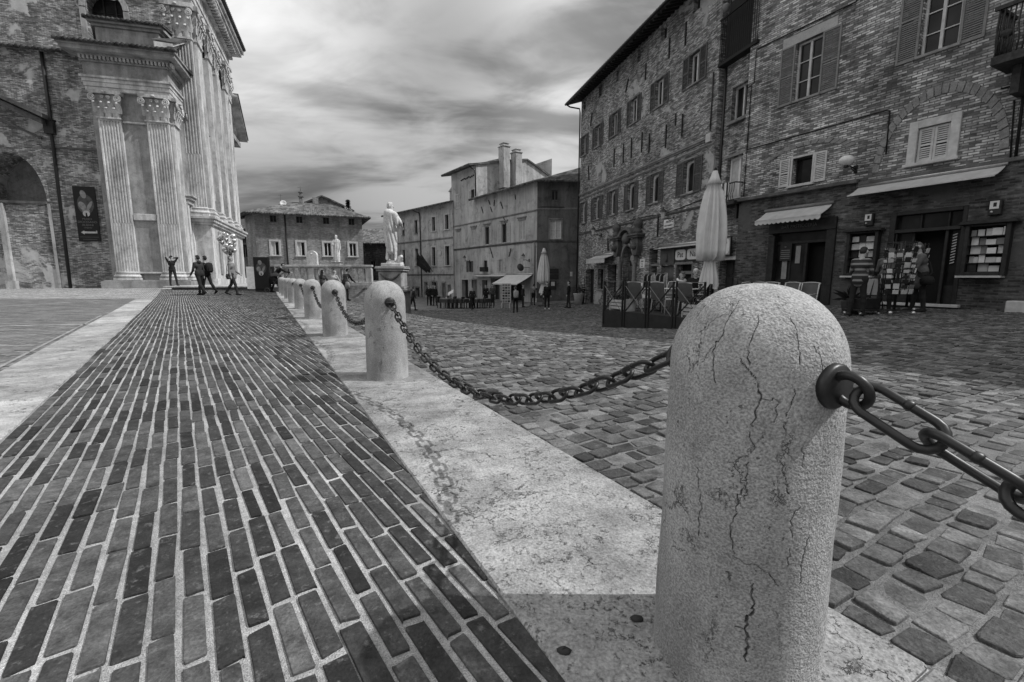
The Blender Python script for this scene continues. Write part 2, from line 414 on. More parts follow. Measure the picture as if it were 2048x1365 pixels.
# the stone kerb: long slabs, butted
def slabs(name, org, d, nrm, w, z0, mat, lens, bev=0.006, dz=0.0):
    mb = MB(); tones = []; a = lens[0]
    for L in lens[1]:
        g = 0.003
        vs = []
        for z in (-0.12, 0.0):
            for (u, q) in ((a + g, 0), (a + L - g, 0), (a + L - g, w), (a + g, w)):
                x, y = org[0] + d[0] * u + nrm[0] * q, org[1] + d[1] * u + nrm[1] * q
                vs.append((x, y, z + z0(x, y)))
        mb.add(vs, [(3, 2, 1, 0), (4, 5, 6, 7), (0, 1, 5, 4), (1, 2, 6, 5), (2, 3, 7, 6), (3, 0, 4, 7)]); tones += [random.random()] * 6
        a += L
    o = mb.build(name, mat, bevel=bev); at_ = o.data.attributes.new('tone', 'FLOAT', 'FACE'); at_.data.foreach_set('value', tones)
    return o
o = slabs('kerb', (K0[0] - KN[0] * KW, K0[1] - KN[1] * KW), KD, KN, KW, lambda x, y: 0.011, M_KERB,
          (-6.44, [1.5, 1.3, 1.6, 1.26, 1.67, 1.5, 1.62, 1.4, 1.6, 1.5, 1.55, 1.5, 1.45, 1.6, 1.5, 1.6, 1.5, 1.5, 1.6, 1.5]))
tag(o, kind='structure')
SW = 0.545
o = slabs('stone_strip', (B0[0] - BN[0] * SW, B0[1] - BN[1] * SW), BD, BN, SW - 0.004, lambda x, y: tz(x, y) + 0.008, M_STRIP,
          (-4.0, [1.7, 1.5, 1.9, 1.4, 1.7, 1.6, 1.8, 1.5, 1.9, 1.6, 1.7, 1.5, 1.4, 1.9]))
tag(o, kind='structure')

# the darker paving left of the strip, with its narrow stone lines
g = NT('fishbone_paving'); co = g.co()
rot = g.n('ShaderNodeMapping', {'Vector': co, 'Rotation': (0, 0, R(-10))}).outputs[0]
br = g.n('ShaderNodeTexBrick', {'Vector': rot, 'Color1': (0.05, 0.05, 0.05, 1), 'Color2': (0.17, 0.17, 0.17, 1), 'Mortar': (0.2, 0.2, 0.2, 1), 'Scale': 1.0, 'Mortar Size': 0.012, 'Brick Width': 0.24, 'Row Height': 0.09, 'Bias': -0.1})
b_ = g.n('ShaderNodeRGBToBW', {0: br.outputs['Color']}).outputs[0]
nn = g.noise(g.scale(co, (0.9, 2.6, 1)), 1.2, 6, 0.7); n2 = g.noise(co, 14, 4, 0.7)
M_FISH = g.out(g.math('MULTIPLY', b_, g.math('MULTIPLY', g.mapr(nn, 0.3, 0.7, 0.55, 1.5), g.mapr(n2, 0.3, 0.7, 0.7, 1.3))), 0.85, g.math('SUBTRACT', n2, g.math('MULTIPLY', br.outputs['Fac'], 0.7)), 0.012, 1.0)
def strip_sheet(name, pts, dz, mat, nu=1):
    mb = MB(); P = []
    (a0, b0), (a1, b1) = pts
    for i in range(nu + 1):
        f = i / nu
        p = [a0[k] + (a1[k] - a0[k]) * f for k in (0, 1)]; q = [b0[k] + (b1[k] - b0[k]) * f for k in (0, 1)]
        row = []
        for j in range(25):
            h = j / 24; x = p[0] + (q[0] - p[0]) * h; y = p[1] + (q[1] - p[1]) * h
            row.append((x, y, tz(x, y) + dz))
        P.append(row)
    mb.grid(P)
    return mb.build(name, mat)
le = lambda a, off=0.0: tuple(B0 - BN * (SW + off) + BD * a)        # along the strip's left edge
tag(strip_sheet('fishbone_paving', ((le(-4), le(19.3)), ((-60, -1.0), (-60, 17.0))), -0.002, M_FISH, 24), kind='structure')
g = NT('worn_brick_paving'); co = g.co()
rot = g.n('ShaderNodeMapping', {'Vector': co, 'Rotation': (0, 0, -BA - R(90))}).outputs[0]
br = g.n('ShaderNodeTexBrick', {'Vector': rot, 'Color1': (0.11, 0.11, 0.11, 1), 'Color2': (0.26, 0.26, 0.26, 1), 'Mortar': (0.34, 0.34, 0.34, 1), 'Scale': 1.0, 'Mortar Size': 0.012, 'Brick Width': 0.27, 'Row Height': 0.09})
b_ = g.n('ShaderNodeRGBToBW', {0: br.outputs['Color']}).outputs[0]; nn = g.noise(co, 0.9, 7, 0.75); n2 = g.noise(co, 9, 4, 0.7)
M_WORN = g.out(g.math('MULTIPLY', b_, g.math('MULTIPLY', g.mapr(nn, 0.3, 0.7, 0.6, 1.45), g.mapr(n2, 0.3, 0.7, 0.7, 1.3))), 0.85, n2, 0.012, 1.0)
tag(strip_sheet('brick_paving', ((tuple(B0 + BD * 19.1 - BN * 0.0), tuple(B0 + BD * 32)), ((-60, 17.2), (-60, 34.0))), -0.001, M_WORN, 24), kind='structure')
mb = MB()
def line(p, q, w):
    p = np.array(p[:2]); q = np.array(q[:2]); d = (q - p) / np.linalg.norm(q - p); nrm = np.array([-d[1], d[0]]) * w / 2
    vs = [(*(p - nrm), tz(*p) + 0.004), (*(q - nrm), tz(*q) + 0.004), (*(q + nrm), tz(*q) + 0.004), (*(p + nrm), tz(*p) + 0.004)]
    mb.add(vs, [(0, 1, 2, 3)])
line(gnd(-600, 668), gnd(178, 649), 0.16); line(gnd(-500, 641), gnd(246, 599.6), 0.2); line(gnd(-500, 605), gnd(285, 597.5), 0.24)
p0, p1 = le(-3, 0.07), le(10, 0.07); line(p0, p1, 0.035)
o = mb.build('paving_line', M_STRIP); tag(o, kind='structure')

# ------------------------------------------------------------------ bollards
def bollard_mat():
    g = NT('hammered_bollard_stone'); co = g.co()
    n1 = g.noise(co, 230, 2, 0.5); n2 = g.noise(co, 80, 3, 0.6); n3 = g.noise(co, 4.5, 6, 0.65); n4 = g.noise(g.scale(co, (1, 1, 0.35)), 9, 5, 0.7)
    wv = g.n('ShaderNodeVectorMath', {0: g.n('ShaderNodeTexNoise', {'Vector': co, 'Scale': 7.0, 'Detail': 7.0, 'Roughness': 0.72}).outputs['Color'], 1: (0.16, 0.16, 0.2)}, operation='MULTIPLY').outputs[0]
    w = g.scale(g.n('ShaderNodeVectorMath', {0: co, 1: wv}, operation='ADD').outputs[0], (1.0, 1.0, 0.22))
    vo = g.n('ShaderNodeTexVoronoi', {'Vector': w, 'Scale': 9.0}, feature='DISTANCE_TO_EDGE').outputs['Distance']
    msk = g.mapr(g.noise(g.scale(co, (1, 1, 0.6)), 6.5, 4, 0.6), 0.52, 0.6, 0, 1)
    crack = g.math('MULTIPLY', g.mapr(vo, 0.0, 0.011, 1, 0), msk)
    pit = g.mapr(g.noise(co, 60, 4, 0.7), 0.655, 0.70, 0, 1)
    f = g.math('MULTIPLY', g.mapr(n1, 0.3, 0.7, 0.62, 1.38), g.math('MULTIPLY', g.mapr(n3, 0.3, 0.7, 0.68, 1.2), g.mapr(n4, 0.3, 0.7, 0.76, 1.16)))
    cut = g.n('ShaderNodeAttribute', attribute_name='crack').outputs['Fac']
    dk = g.math('MAXIMUM', g.math('MAXIMUM', g.math('MULTIPLY', crack, 0.6), cut), g.math('MULTIPLY', pit, 0.6))
    val = g.math('MULTIPLY', g.math('MULTIPLY', 0.33, f), g.math('SUBTRACT', 1.0, g.math('MULTIPLY', dk, 0.9)))
    h = g.math('SUBTRACT', g.math('ADD', g.math('MULTIPLY', n1, 0.35), g.math('MULTIPLY', n2, 0.45)), g.math('MULTIPLY', dk, 1.1))
    return g.out(val, 0.9, h, 0.0075, 1.0)
M_BOLL = bollard_mat()
BR = 0.163; BH = 0.832
prof = [(0.171, -0.05), (0.171, 0.0)] + [(0.170 - 0.007 * i / 8, 0.002 + 0.082 * i) for i in range(0, 9)]
for i in range(1, 25):
    a = math.pi / 2 * i / 24; prof.append((BR * math.cos(a) ** 0.92 if i < 24 else 0.0, 0.663 + (BH - 0.663) * math.sin(a)))
BOLL = [(0.503, 0.925, 0.832), (-1.05, 3.74, 0.812)]
DX = (-1.492, 2.712)
for i in range(2, 9):
    h = [0, 0, 0.795, 0.79, 0.786, 0.784, 0.782, 0.78, 0.80][i]
    BOLL.append((-1.05 + DX[0] * (i - 1), 3.74 + DX[1] * (i - 1), h))
BOLL.append((0.503 - DX[0], 0.925 - DX[1], 0.83))                    # the one beside the photographer, just out of the picture
EZ = 0.655
def eye_dir(sgn):
    a = math.atan2(-DX[1], -DX[0]) if sgn < 0 else math.atan2(DX[1], DX[0])
    return a
body = MB(); body.lathe(prof, 96); me_body = body.mesh('bollard', M_BOLL)
def cracked_post():
    """the nearest post at fine resolution: hairline cracks and broken spots sunk into the stone"""
    n = 760; zs = np.concatenate([[-0.05], np.linspace(0, 0.66, 470), 0.663 + (BH - 0.663) * np.sin(np.linspace(0.01, math.pi / 2, 120))])
    pr = np.array(prof); order = np.argsort(pr[:, 1], kind='stable'); rz_ = np.interp(zs, pr[order, 1], pr[order, 0])
    th = np.linspace(0, 2 * math.pi, n, endpoint=False)
    bx, by = BOLL[0][:2]
    def hit(x, y):
        r = ray(x, y); rad = 0.165
        A = r[0] ** 2 + r[1] ** 2; B_ = -2 * (r[0] * bx + r[1] * by); C_ = bx * bx + by * by - rad * rad; dsc = B_ * B_ - 4 * A * C_
        if dsc < 0: return None
        t = (-B_ - math.sqrt(dsc)) / (2 * A); p = (r[0] * t, r[1] * t, EYE + r[2] * t); return (math.atan2(p[1] - by, p[0] - bx), p[2])
    lines = [((1448, 610), (1436, 668), (1425, 700), (1424, 742), (1430, 770), .9), ((1516, 640), (1500, 690), (1493, 722), (1500, 738), .9), ((1480, 722), (1500, 750), (1516, 780), (1522, 803), (1510, 826), (1505, 858), 1.3), ((1520, 803), (1545, 806), (1560, 812), .6),
             ((1605, 645), (1607, 690), (1602, 735), .6), ((1590, 785), (1582, 820), (1574, 840), .8), ((1570, 850), (1572, 880), .7), ((1496, 930), (1492, 985), (1490, 1005), .9), ((1482, 985), (1466, 1040), (1460, 1062), (1465, 1095), (1470, 1112), .9), ((1392, 940), (1396, 975), (1402, 1010), (1398, 1075), .6),
             ((1345, 1097), (1372, 1104), .7), ((1465, 1115), (1486, 1130), (1512, 1134), (1540, 1156), (1556, 1175), .6), ((1506, 1172), (1503, 1190), (1509, 1212), (1500, 1235), (1488, 1262), (1494, 1290), (1492, 1325), 2.2), ((1470, 1256), (1488, 1262), 1.6), ((1600, 1020), (1586, 1035), (1582, 1080), .8), ((1578, 1100), (1573, 1135), .9),
             ((1615, 1078), (1606, 1100), (1600, 1145), (1594, 1172), .9), ((1560, 930), (1576, 985), .5), ((1575, 972), (1577, 992), 1.6), ((1605, 900), (1606, 940), .5), ((1560, 805), (1548, 850), .5), ((1420, 700), (1400, 730), .4), ((1640, 700), (1650, 760), .4), ((1500, 870), (1507, 905), .6)]
    TH, Z = np.meshgrid(th, zs, indexing='ij'); ck = np.zeros_like(TH); rr = random.Random(2)
    for L in lines:
        wd = L[-1]; P = [hit(*p) for p in L[:-1]]; P = [p for p in P if p]
        for a, b_ in zip(P[:-1], P[1:]):
            k = max(3, int(math.hypot((b_[0] - a[0]) * .165, b_[1] - a[1]) / 0.006)); pts = [(a[0] + (b_[0] - a[0]) * j / k + rr.gauss(0, .013) * (0 < j < k), a[1] + (b_[1] - a[1]) * j / k + rr.gauss(0, .002) * (0 < j < k)) for j in range(k + 1)]
            for p, q in zip(pts[:-1], pts[1:]):
                w = 0.00075 * wd * rr.uniform(0.3, 1.5); fade = min(1.0, 0.35 + 0.4 * wd) * rr.uniform(0.5, 1.0)
                m_ = (Z > min(p[1], q[1]) - 0.02) & (Z < max(p[1], q[1]) + 0.02); dth = (TH - p[0] + math.pi) % (2 * math.pi) - math.pi; m_ &= np.abs(dth) < 0.2
                x = dth[m_] * .165; y = Z[m_] - p[1]; ex, ey = ((q[0] - p[0]) * .165, q[1] - p[1]); l2 = ex * ex + ey * ey + 1e-12; t = np.clip((x * ex + y * ey) / l2, 0, 1); d = np.hypot(x - t * ex, y - t * ey)
                ck[m_] = np.maximum(ck[m_], np.clip(1.25 - d / max(w, 0.0007), 0, 1) * fade)
    r_ = rz_[None] - 0.0035 * ck + 0.0012 * np.sin(TH * 5 + Z * 9) * (Z < 0.6) + 0.0008 * np.sin(TH * 11 - Z * 23)
    r_[:, -1] = 0.0004
    V = np.stack([r_ * np.cos(TH), r_ * np.sin(TH), Z], -1).reshape(-1, 3); m2 = len(zs); ix = np.arange(n * m2).reshape(n, m2); jx = np.roll(ix, -1, 0)
    F_ = np.stack([ix[:, :-1], jx[:, :-1], jx[:, 1:], ix[:, 1:]], -1).reshape(-1, 4)
    me = np_mesh('cracked_post', V, F_, M_BOLL, None, True); a_ = me.attributes.new('crack', 'FLOAT', 'POINT'); a_.data.foreach_set('value', ck.ravel().astype(np.float32)); return me
me_hero = cracked_post()
def eyelet_mesh():
    mb = MB()                                                        # local x points away from the post
    Mx = Matrix.Rotation(math.pi / 2, 4, 'Y')
    mb.lathe([(0.0, -0.01), (0.041, -0.01), (0.041, 0.006), (0.037, 0.0105), (0.0, 0.0125)], 28, 0, M=Mx)
    mb.tube([(0.028 + 0.029 * math.cos(a), 0.0, -0.002 + 0.029 * math.sin(a)) for a in np.linspace(-2.75, 2.75, 26)], 0.0082, 10)
    return mb.mesh('eyelet', IRON)
me_eye = eyelet_mesh()
blabel = ['pale stone bollard nearest the camera, cracked and granular, black ring on its side',
          'second pale round-topped stone bollard along the kerb, with its whole base in view',
          'third stone bollard of the chained row, behind the second one',
          'fourth stone bollard of the chained row, with a short run of chain in view',
          'fifth stone bollard of the chained row, standing between the fourth and sixth',
          'sixth stone bollard of the chained row, partly hidden by the fifth',
          'seventh stone bollard of the chained row, a slim pale sliver near the far end',
          'eighth stone bollard of the chained row, last but one at the far end',
          'farthest stone bollard of the chained row, beside the balustrade end post',
          'stone bollard outside the picture that holds the near end of the closest chain']
eyes = []
for i, (bx, by, bh) in enumerate(BOLL):
    root = empty('bollard', (bx, by, 0.004), label=blabel[i], cat='bollard', group='stone bollards joined by chains along the kerb')
    b = link('post', me_body if i else me_hero, root); b.rotation_euler = (0, 0, 0.7 * i); b.scale = (1, 1, bh / BH)
    pr = {}
    for sgn in (-1, 1):
        a = eye_dir(sgn)
        if i == 0 and sgn < 0: a -= 0.11
        e = link('eyelet', me_eye, root); e.location = (BR * math.cos(a), BR * math.sin(a), EZ * bh / BH); e.rotation_euler = (R(90) if i % 2 else R(20), 0, a)
        pr[sgn] = Vector((bx + (BR + 0.05) * math.cos(a), by + (BR + 0.05) * math.sin(a), EZ * bh / BH - 0.002))
    eyes.append(pr)

def chain_link_pts(pitch, wid, n=20):
    """oval in local x (length) and y (width), centred"""
    L = pitch / 2 + 0.0045; r = wid / 2; pts = []
    for k in range(n // 2 + 1):
        a = -math.pi / 2 + math.pi * k / (n // 2); pts.append((L - r + r * math.cos(a), r * math.sin(a)))
    for k in range(n // 2 + 1):
        a = math.pi / 2 + math.pi * k / (n // 2); pts.append((-L + r + r * math.cos(a), r * math.sin(a)))
    return pts
def chain(p, q, sag, pitch, wid, wire, seg, label):
    p = Vector(p); q = Vector(q)
    N = 400; pts = [p.lerp(q, i / N) - Vector((0, 0, 4 * sag * (i / N) * (1 - i / N))) for i in range(N + 1)]
    L = [0.0]
    for i in range(N): L.append(L[-1] + (pts[i + 1] - pts[i]).length)
    nl = max(3, round(L[-1] / pitch)); pit = L[-1] / nl
    def at_len(l):
        l = min(max(l, 0), L[-1]); i = min(int(np.searchsorted(L, l)), N)
        i = max(i, 1); f = (l - L[i - 1]) / max(L[i] - L[i - 1], 1e-9); return pts[i - 1].lerp(pts[i], f)
    mb = MB(); op = chain_link_pts(pit + wire * 2, wid, 16)
    for k in range(nl):
        a = at_len(k * pit); b = at_len((k + 1) * pit); c = (a + b) / 2; d = (b - a).normalized()
        side = d.cross(Vector((0, 0, 1))).normalized(); up = side.cross(d)
        roll = (math.pi / 4 + math.pi / 2 * (k % 2)) + random.uniform(-0.22, 0.22)
        y = side * math.cos(roll) + up * math.sin(roll)
        mb.tube([c + d * u + y * v for u, v in op], wire, seg, 0, True)
        if seg >= 10:
            w0 = c + y * (wid / 2); mb.tube([w0 - d * 0.006, w0 - d * 0.002, w0 + d * 0.003, w0 + d * 0.007], [wire, wire * 1.22, wire * 1.18, wire], seg)
    o = mb.build('chain', IRON)
    return tag(o, label, 'chain', 'iron chains hanging between the bollards')
chain(eyes[9][1], eyes[0][-1], 0.335, 0.104, 0.05, 0.0073, 12, 'black iron chain running off to the right from the nearest bollard')
chain(eyes[0][1], eyes[1][-1], 0.37, 0.084, 0.046, 0.0066, 10, 'long black iron chain sagging between the nearest and second bollards')
cl = ['black iron chain sagging between the second and third bollards', 'short black chain sagging between the third and fourth bollards', 'thin black chain between the fourth and fifth bollards',
      'barely visible chain between the fifth and sixth bollards', 'barely visible chain between the sixth and seventh bollards', 'chain between the seventh and eighth bollards at the far end', 'farthest chain, between the eighth and last bollards']
for i in range(1, 8): chain(eyes[i][1], eyes[i + 1][-1], 0.30, 0.084, 0.046, 0.0066, 6 if i < 3 else 5, cl[i - 1])
# ------------------------------------------------------------------ building kit: local x runs right along the wall, y goes in, z is world height
class Face:
    def __init__(s, pix, Y, deg, toward=True):
        r = ray(*pix); s.P = Vector((r[0] / r[1] * Y, Y)); d = R(deg)
        h = Vector((math.sin(d), math.cos(d))); s.h = -h if toward else h
        s.n = Vector((-s.h.y, s.h.x)); s.rz = math.atan2(s.h.y, s.h.x)
    def root(s, name, label, cat, group=None):
        return empty(name, (s.P.x, s.P.y, 0), s.rz, label, cat, group)
    def w(s, u, y=0.0):
        return Vector((s.P.x + s.h.x * u + s.n.x * y, s.P.y + s.h.y * u + s.n.y * y))
    def thing(s, name, u, y, z, label, cat, group=None):
        p = s.w(u, y); return empty(name, (p.x, p.y, z), s.rz, label, cat, group)

def wall(mb, u0, u1, v0, v1, holes=(), mi=0, y=0.0, y_in=None):
    """front face with rectangular or arched holes (a,b,c,d,depth[,'arch']), reveals included"""
    us = sorted(set([u0, u1] + [q for h in holes for q in h[:2]])); vs = sorted(set([v0, v1] + [q for h in holes for q in h[2:4]]))
    us = [u for u in us if u0 <= u <= u1]; vs = [v for v in vs if v0 <= v <= v1]
    for i in range(len(us) - 1):
        for j in range(len(vs) - 1):
            cu, cv = (us[i] + us[i + 1]) / 2, (vs[j] + vs[j + 1]) / 2
            if any(h[0] < cu < h[1] and h[2] < cv < h[3] for h in holes): continue
            mb.add([(us[i], y, vs[j]), (us[i + 1], y, vs[j]), (us[i + 1], y, vs[j + 1]), (us[i], y, vs[j + 1])], [(0, 1, 2, 3)], mi)
    for h in holes:
        a, b, c, d, dep = h[:5]; yy = y + dep
        if len(h) > 5:
            r = (b - a) / 2; zc = d - r * h[6] if len(h) > 6 else d - r; ry = d - zc; N = 12
            arc = [(a + r - r * math.cos(math.pi * k / N), zc + ry * math.sin(math.pi * k / N)) for k in range(N + 1)]
            for k in range(N):
                p, q = arc[k], arc[k + 1]
                mb.add([(p[0], y, p[1]), (q[0], y, q[1]), (q[0], y, d), (p[0], y, d)], [(0, 1, 2, 3)], mi)
                mb.add([(p[0], y, p[1]), (q[0], y, q[1]), (q[0], yy, q[1]), (p[0], yy, p[1])], [(3, 2, 1, 0)], mi)
            mb.add([(a, y, c), (a, yy, c), (a, yy, zc), (a, y, zc)], [(3, 2, 1, 0)], mi)
            mb.add([(b, y, c), (b, yy, c), (b, yy, zc), (b, y, zc)], [(0, 1, 2, 3)], mi)
        else:
            mb.add([(a, y, c), (a, yy, c), (a, yy, d), (a, y, d)], [(3, 2, 1, 0)], mi)
            mb.add([(b, y, c), (b, yy, c), (b, yy, d), (b, y, d)], [(0, 1, 2, 3)], mi)
            mb.add([(a, y, d), (b, y, d), (b, yy, d), (a, yy, d)], [(3, 2, 1, 0)], mi)
        mb.add([(a, y, c), (b, y, c), (b, yy, c), (a, yy, c)], [(0, 1, 2, 3)], mi)
def shell(mb, u0, u1, v0, v1, depth, mi=0, y=0.0):
    """sides and back behind a front wall"""
    mb.add([(u0, y, v0), (u0, depth, v0), (u0, depth, v1), (u0, y, v1)], [(3, 2, 1, 0)], mi)
    mb.add([(u1, y, v0), (u1, depth, v0), (u1, depth, v1), (u1, y, v1)], [(0, 1, 2, 3)], mi)
    mb.add([(u0, depth, v0), (u1, depth, v0), (u1, depth, v1), (u0, depth, v1)], [(3, 2, 1, 0)], mi)

_sh = {}
def shutter_mesh(w, h, mat, pitch=0.055):
    k = (round(w, 2), round(h, 2), mat.name)
    if k in _sh: return _sh[k]
    mb = MB(); t = 0.034; f = 0.055
    mb.box(0, f, 0, t, 0, h); mb.box(w - f, w, 0, t, 0, h)
    for z in (0, h * 0.5 - f / 2, h - f): mb.box(f, w - f, 0.002, t - 0.002, z, z + f)
    n = int((h - f * 2) / pitch)
    for i in range(n):
        z = f + (i + 0.5) * (h - 2 * f) / n
        if abs(z - h * 0.5) < f * 0.6: continue
        mb.add([(f, 0.004, z - 0.022), (w - f, 0.004, z - 0.022), (w - f, t - 0.004, z + 0.02), (f, t - 0.004, z + 0.02),
                (f, 0.010, z - 0.026), (w - f, 0.010, z - 0.026), (w - f, t + 0.001, z + 0.016), (f, t + 0.001, z + 0.016)], [(0, 1, 2, 3), (7, 6, 5, 4), (0, 4, 5, 1), (2, 6, 7, 3)])
    _sh[k] = mb.mesh('shutter', mat); return _sh[k]
def shutter(parent, x, z, w, h, mat, y=-0.045, ang=0.0, label=None):
    o = link('shutter', shutter_mesh(w, h, mat), parent, loc=(x, y, z), rz=ang)
    if label: o['label'] = label
    return o
def win(P, u0, u1, v0, v1, dep=0.2, mat=None, glass=None, nx=2, ny=3, fw=0.05, arch=False, curtain=0.0):
    """casement in a hole of the wall: frame (with glazing bars), one pane object behind the bars"""
    mat = mat or PAINT_L; mb = MB(); y0, y1 = dep - 0.07, dep - 0.012
    mb.box(u0, u0 + fw, y0, y1, v0, v1); mb.box(u1 - fw, u1, y0, y1, v0, v1); mb.box(u0 + fw, u1 - fw, y0, y1, v0, v0 + fw); mb.box(u0 + fw, u1 - fw, y0, y1, v1 - fw, v1)
    for i in range(1, nx):
        x = u0 + (u1 - u0) * i / nx; mb.box(x - fw * 0.6, x + fw * 0.6, y0 - 0.006, y1 - 0.004, v0 + fw, v1 - fw)
    for j in range(1, ny):
        z = v0 + (v1 - v0) * j / ny; mb.box(u0 + fw, u1 - fw, y0 + 0.016, y1 - 0.008, z - 0.013, z + 0.013)
    if arch:
        r = (u1 - u0) / 2 - fw; cx = (u0 + u1) / 2; zc = v1 - fw - r; N = 10
        for k in range(N):
            a0, a1 = math.pi * k / N, math.pi * (k + 1) / N
            p = (cx - r * math.cos(a0), zc + r * math.sin(a0)); q = (cx - r * math.cos(a1), zc + r * math.sin(a1))
            mb.prism([p, q, (q[0], v1 - fw + 0.001), (p[0], v1 - fw + 0.001)], y0 + 0.004, y1 - 0.002)
    w = mb.build('window', mat, P)
    g = MB(); g.box(u0 + 0.01, u1 - 0.01, dep - 0.01, dep + 0.02, v0 + 0.01, v1 - 0.01)
    g.build('pane', glass or GLASS, w)
    if curtain:
        c = MB(); c.box(u0 + fw, u0 + fw + (u1 - u0 - 2 * fw) * curtain, dep - 0.024, dep - 0.013, v0 + fw, v1 - fw); c.build('curtain', PAINT_L, w)
    return w
def surround(W, u0, u1, v0, v1, w, mat, pr=0.04, sill=True, top=None):
    mb = MB(); t = top or w
    mb.box(u0 - w, u0, -pr, 0.05, v0, v1 + t); mb.box(u1, u1 + w, -pr, 0.05, v0, v1 + t); mb.box(u0, u1, -pr + 0.003, 0.05, v1, v1 + t)
    mb.build('surround', mat, W, bevel=0.008)
    if sill:
        s = MB(); s.box(u0 - w - 0.05, u1 + w + 0.05, -pr - 0.07, 0.06, v0 - 0.09, v0 - 0.003); s.build('sill', mat, W, bevel=0.01)
def simple_sill(W, u0, u1, v, mat, e=0.08):
    s = MB(); s.box(u0 - e, u1 + e, -0.09, 0.05, v - 0.075, v - 0.002); s.build('sill', mat, W, bevel=0.008)
def pair(W, u0, u1, v0, v1, sw, mat):
    shutter(W, u0 - sw - 0.01, v0, sw, v1 - v0, mat); shutter(W, u1 + 0.01, v0, sw, v1 - v0, mat)
def course(P, u0, u1, v, h, pr, mat, name='string_course'):
    mb = MB(); mb.box(u0, u1, -pr, 0.03, v, v + h); mb.box(u0, u1, -pr * 0.55, 0.03, v - h * 0.7, v - 0.003); return mb.build(name, mat, P, bevel=0.01)
def pipe(P, pts, r=0.045, name='drainpipe', mat=None): 
    mb = MB(); mb.tube(pts, r, 10); return mb.build(name, mat or IRON, P)
def anchor(P, u, v0, v1, du=0.0, w=0.055):
    mb = MB(); mb.bar((u, -0.04, v0), (u + du, -0.04, v1), w, 0.05); 
    c = ((u + u + du) / 2, (v0 + v1) / 2); mb.box(c[0] - 0.05, c[0] + 0.05, -0.075, -0.02, c[1] - 0.05, c[1] + 0.05)
    return mb.build('wall_tie', IRON, P)
def tiles(mb, e0, e1, r1, r0, n=None, mi=0, amp=0.05, rows=0):
    """pantile slope: eave e0->e1, ridge r0->r1; half-round rows running up the slope"""
    e0, e1, r1, r0 = map(Vector, (e0, e1, r1, r0)); L = (e1 - e0).length; n = n or max(4, int(L / 0.24))
    up = (e1 - e0).cross(r0 - e0).normalized(); up = up if up.z > 0 else -up
    nr = max(2, int((r0 - e0).length / 0.4)) if not rows else rows
    P = []
    for i in range(n * 6 + 1):
        f = i / (n * 6); ph = (i % 6) / 6; row = []
        h = amp * (abs(math.sin(math.pi * ph)) if True else 0)
        for j in range(nr + 1):
            g_ = j / nr; p = e0.lerp(e1, f).lerp(r0.lerp(r1, f), g_)
            row.append(p + up * (h + 0.02 * (1 if j < nr else 0)))
        P.append(row)
    mb.grid(P, mi)
    # the slab under the tiles
    a, b, c, d = (q - up * 0.02 for q in (e0, e1, r1, r0)); k = 0.09
    vs = [a, b, c, d, a - up * k, b - up * k, c - up * k, d - up * k]
    mb.add(vs, [(0, 1, 2, 3), (7, 6, 5, 4), (0, 4, 5, 1), (1, 5, 6, 2), (2, 6, 7, 3), (3, 7, 4, 0)], mi)
    # tile mouths along the eave
    for i in range(n):
        p = e0.lerp(e1, (i + 0.5) / n); mb.tube([p - (r0 - e0).normalized() * 0.05 + up * 0.0, p + (r0 - e0).normalized() * 0.25 + up * 0.0], L / n * 0.36, 8, mi)
def text(P, s, x, z, y, size, mat, name='lettering', ext=0.004, align='CENTER', shear=0.0, parent_is=None):
    c = bpy.data.curves.new(name, 'FONT'); c.body = s; c.size = size; c.extrude = ext; c.align_x = align; c.align_y = 'CENTER'; c.shear = shear
    o = bpy.data.objects.new(name, c); COL.objects.link(o)
    dg = bpy.context.evaluated_depsgraph_get(); me = bpy.data.meshes.new_from_object(o.evaluated_get(dg)); bpy.data.objects.remove(o)
    me.materials.clear(); me.materials.append(mat)
    return_o = link(name, me, P, loc=(x, y, z)); return_o.rotation_euler = (math.pi / 2, 0, 0); return return_o

BRK_B1 = m_brick('pale_old_brick', 0.13, 0.62, 0.13, 0.0, contrast=0.42, patch=0.5, bump=0.05)
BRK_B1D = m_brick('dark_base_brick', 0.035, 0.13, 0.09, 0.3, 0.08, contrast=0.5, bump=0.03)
BRK_B2 = m_brick('weathered_brick', 0.12, 0.56, 0.13, 0.12, 0.34, contrast=0.4, patch=0.5, bump=0.05, bw=0.21, rh=0.058)
BRK_L = m_brick('church_brick', 0.15, 0.55, 0.15, 0.22, 0.42, contrast=0.4, patch=0.45, bump=0.03)
BRK_H = m_brick('smooth_brick', 0.20, 0.34, 0.24, 0.1, 0.28, contrast=0.3, patch=0.25)
PLASTER_C = m_stone('grey_plaster', 0.42, 0.3, 0.35, 30, 0.006, 0.35, grime=0.4)
PLASTER_L = m_stone('pale_plaster', 0.42, 0.3, 0.6, 30, 0.006, 0.4, grime=0.4)
PLASTER_D = m_stone('civic_plaster', 0.42, 0.4, 0.7, 30, 0.006, 0.35, grime=0.5)

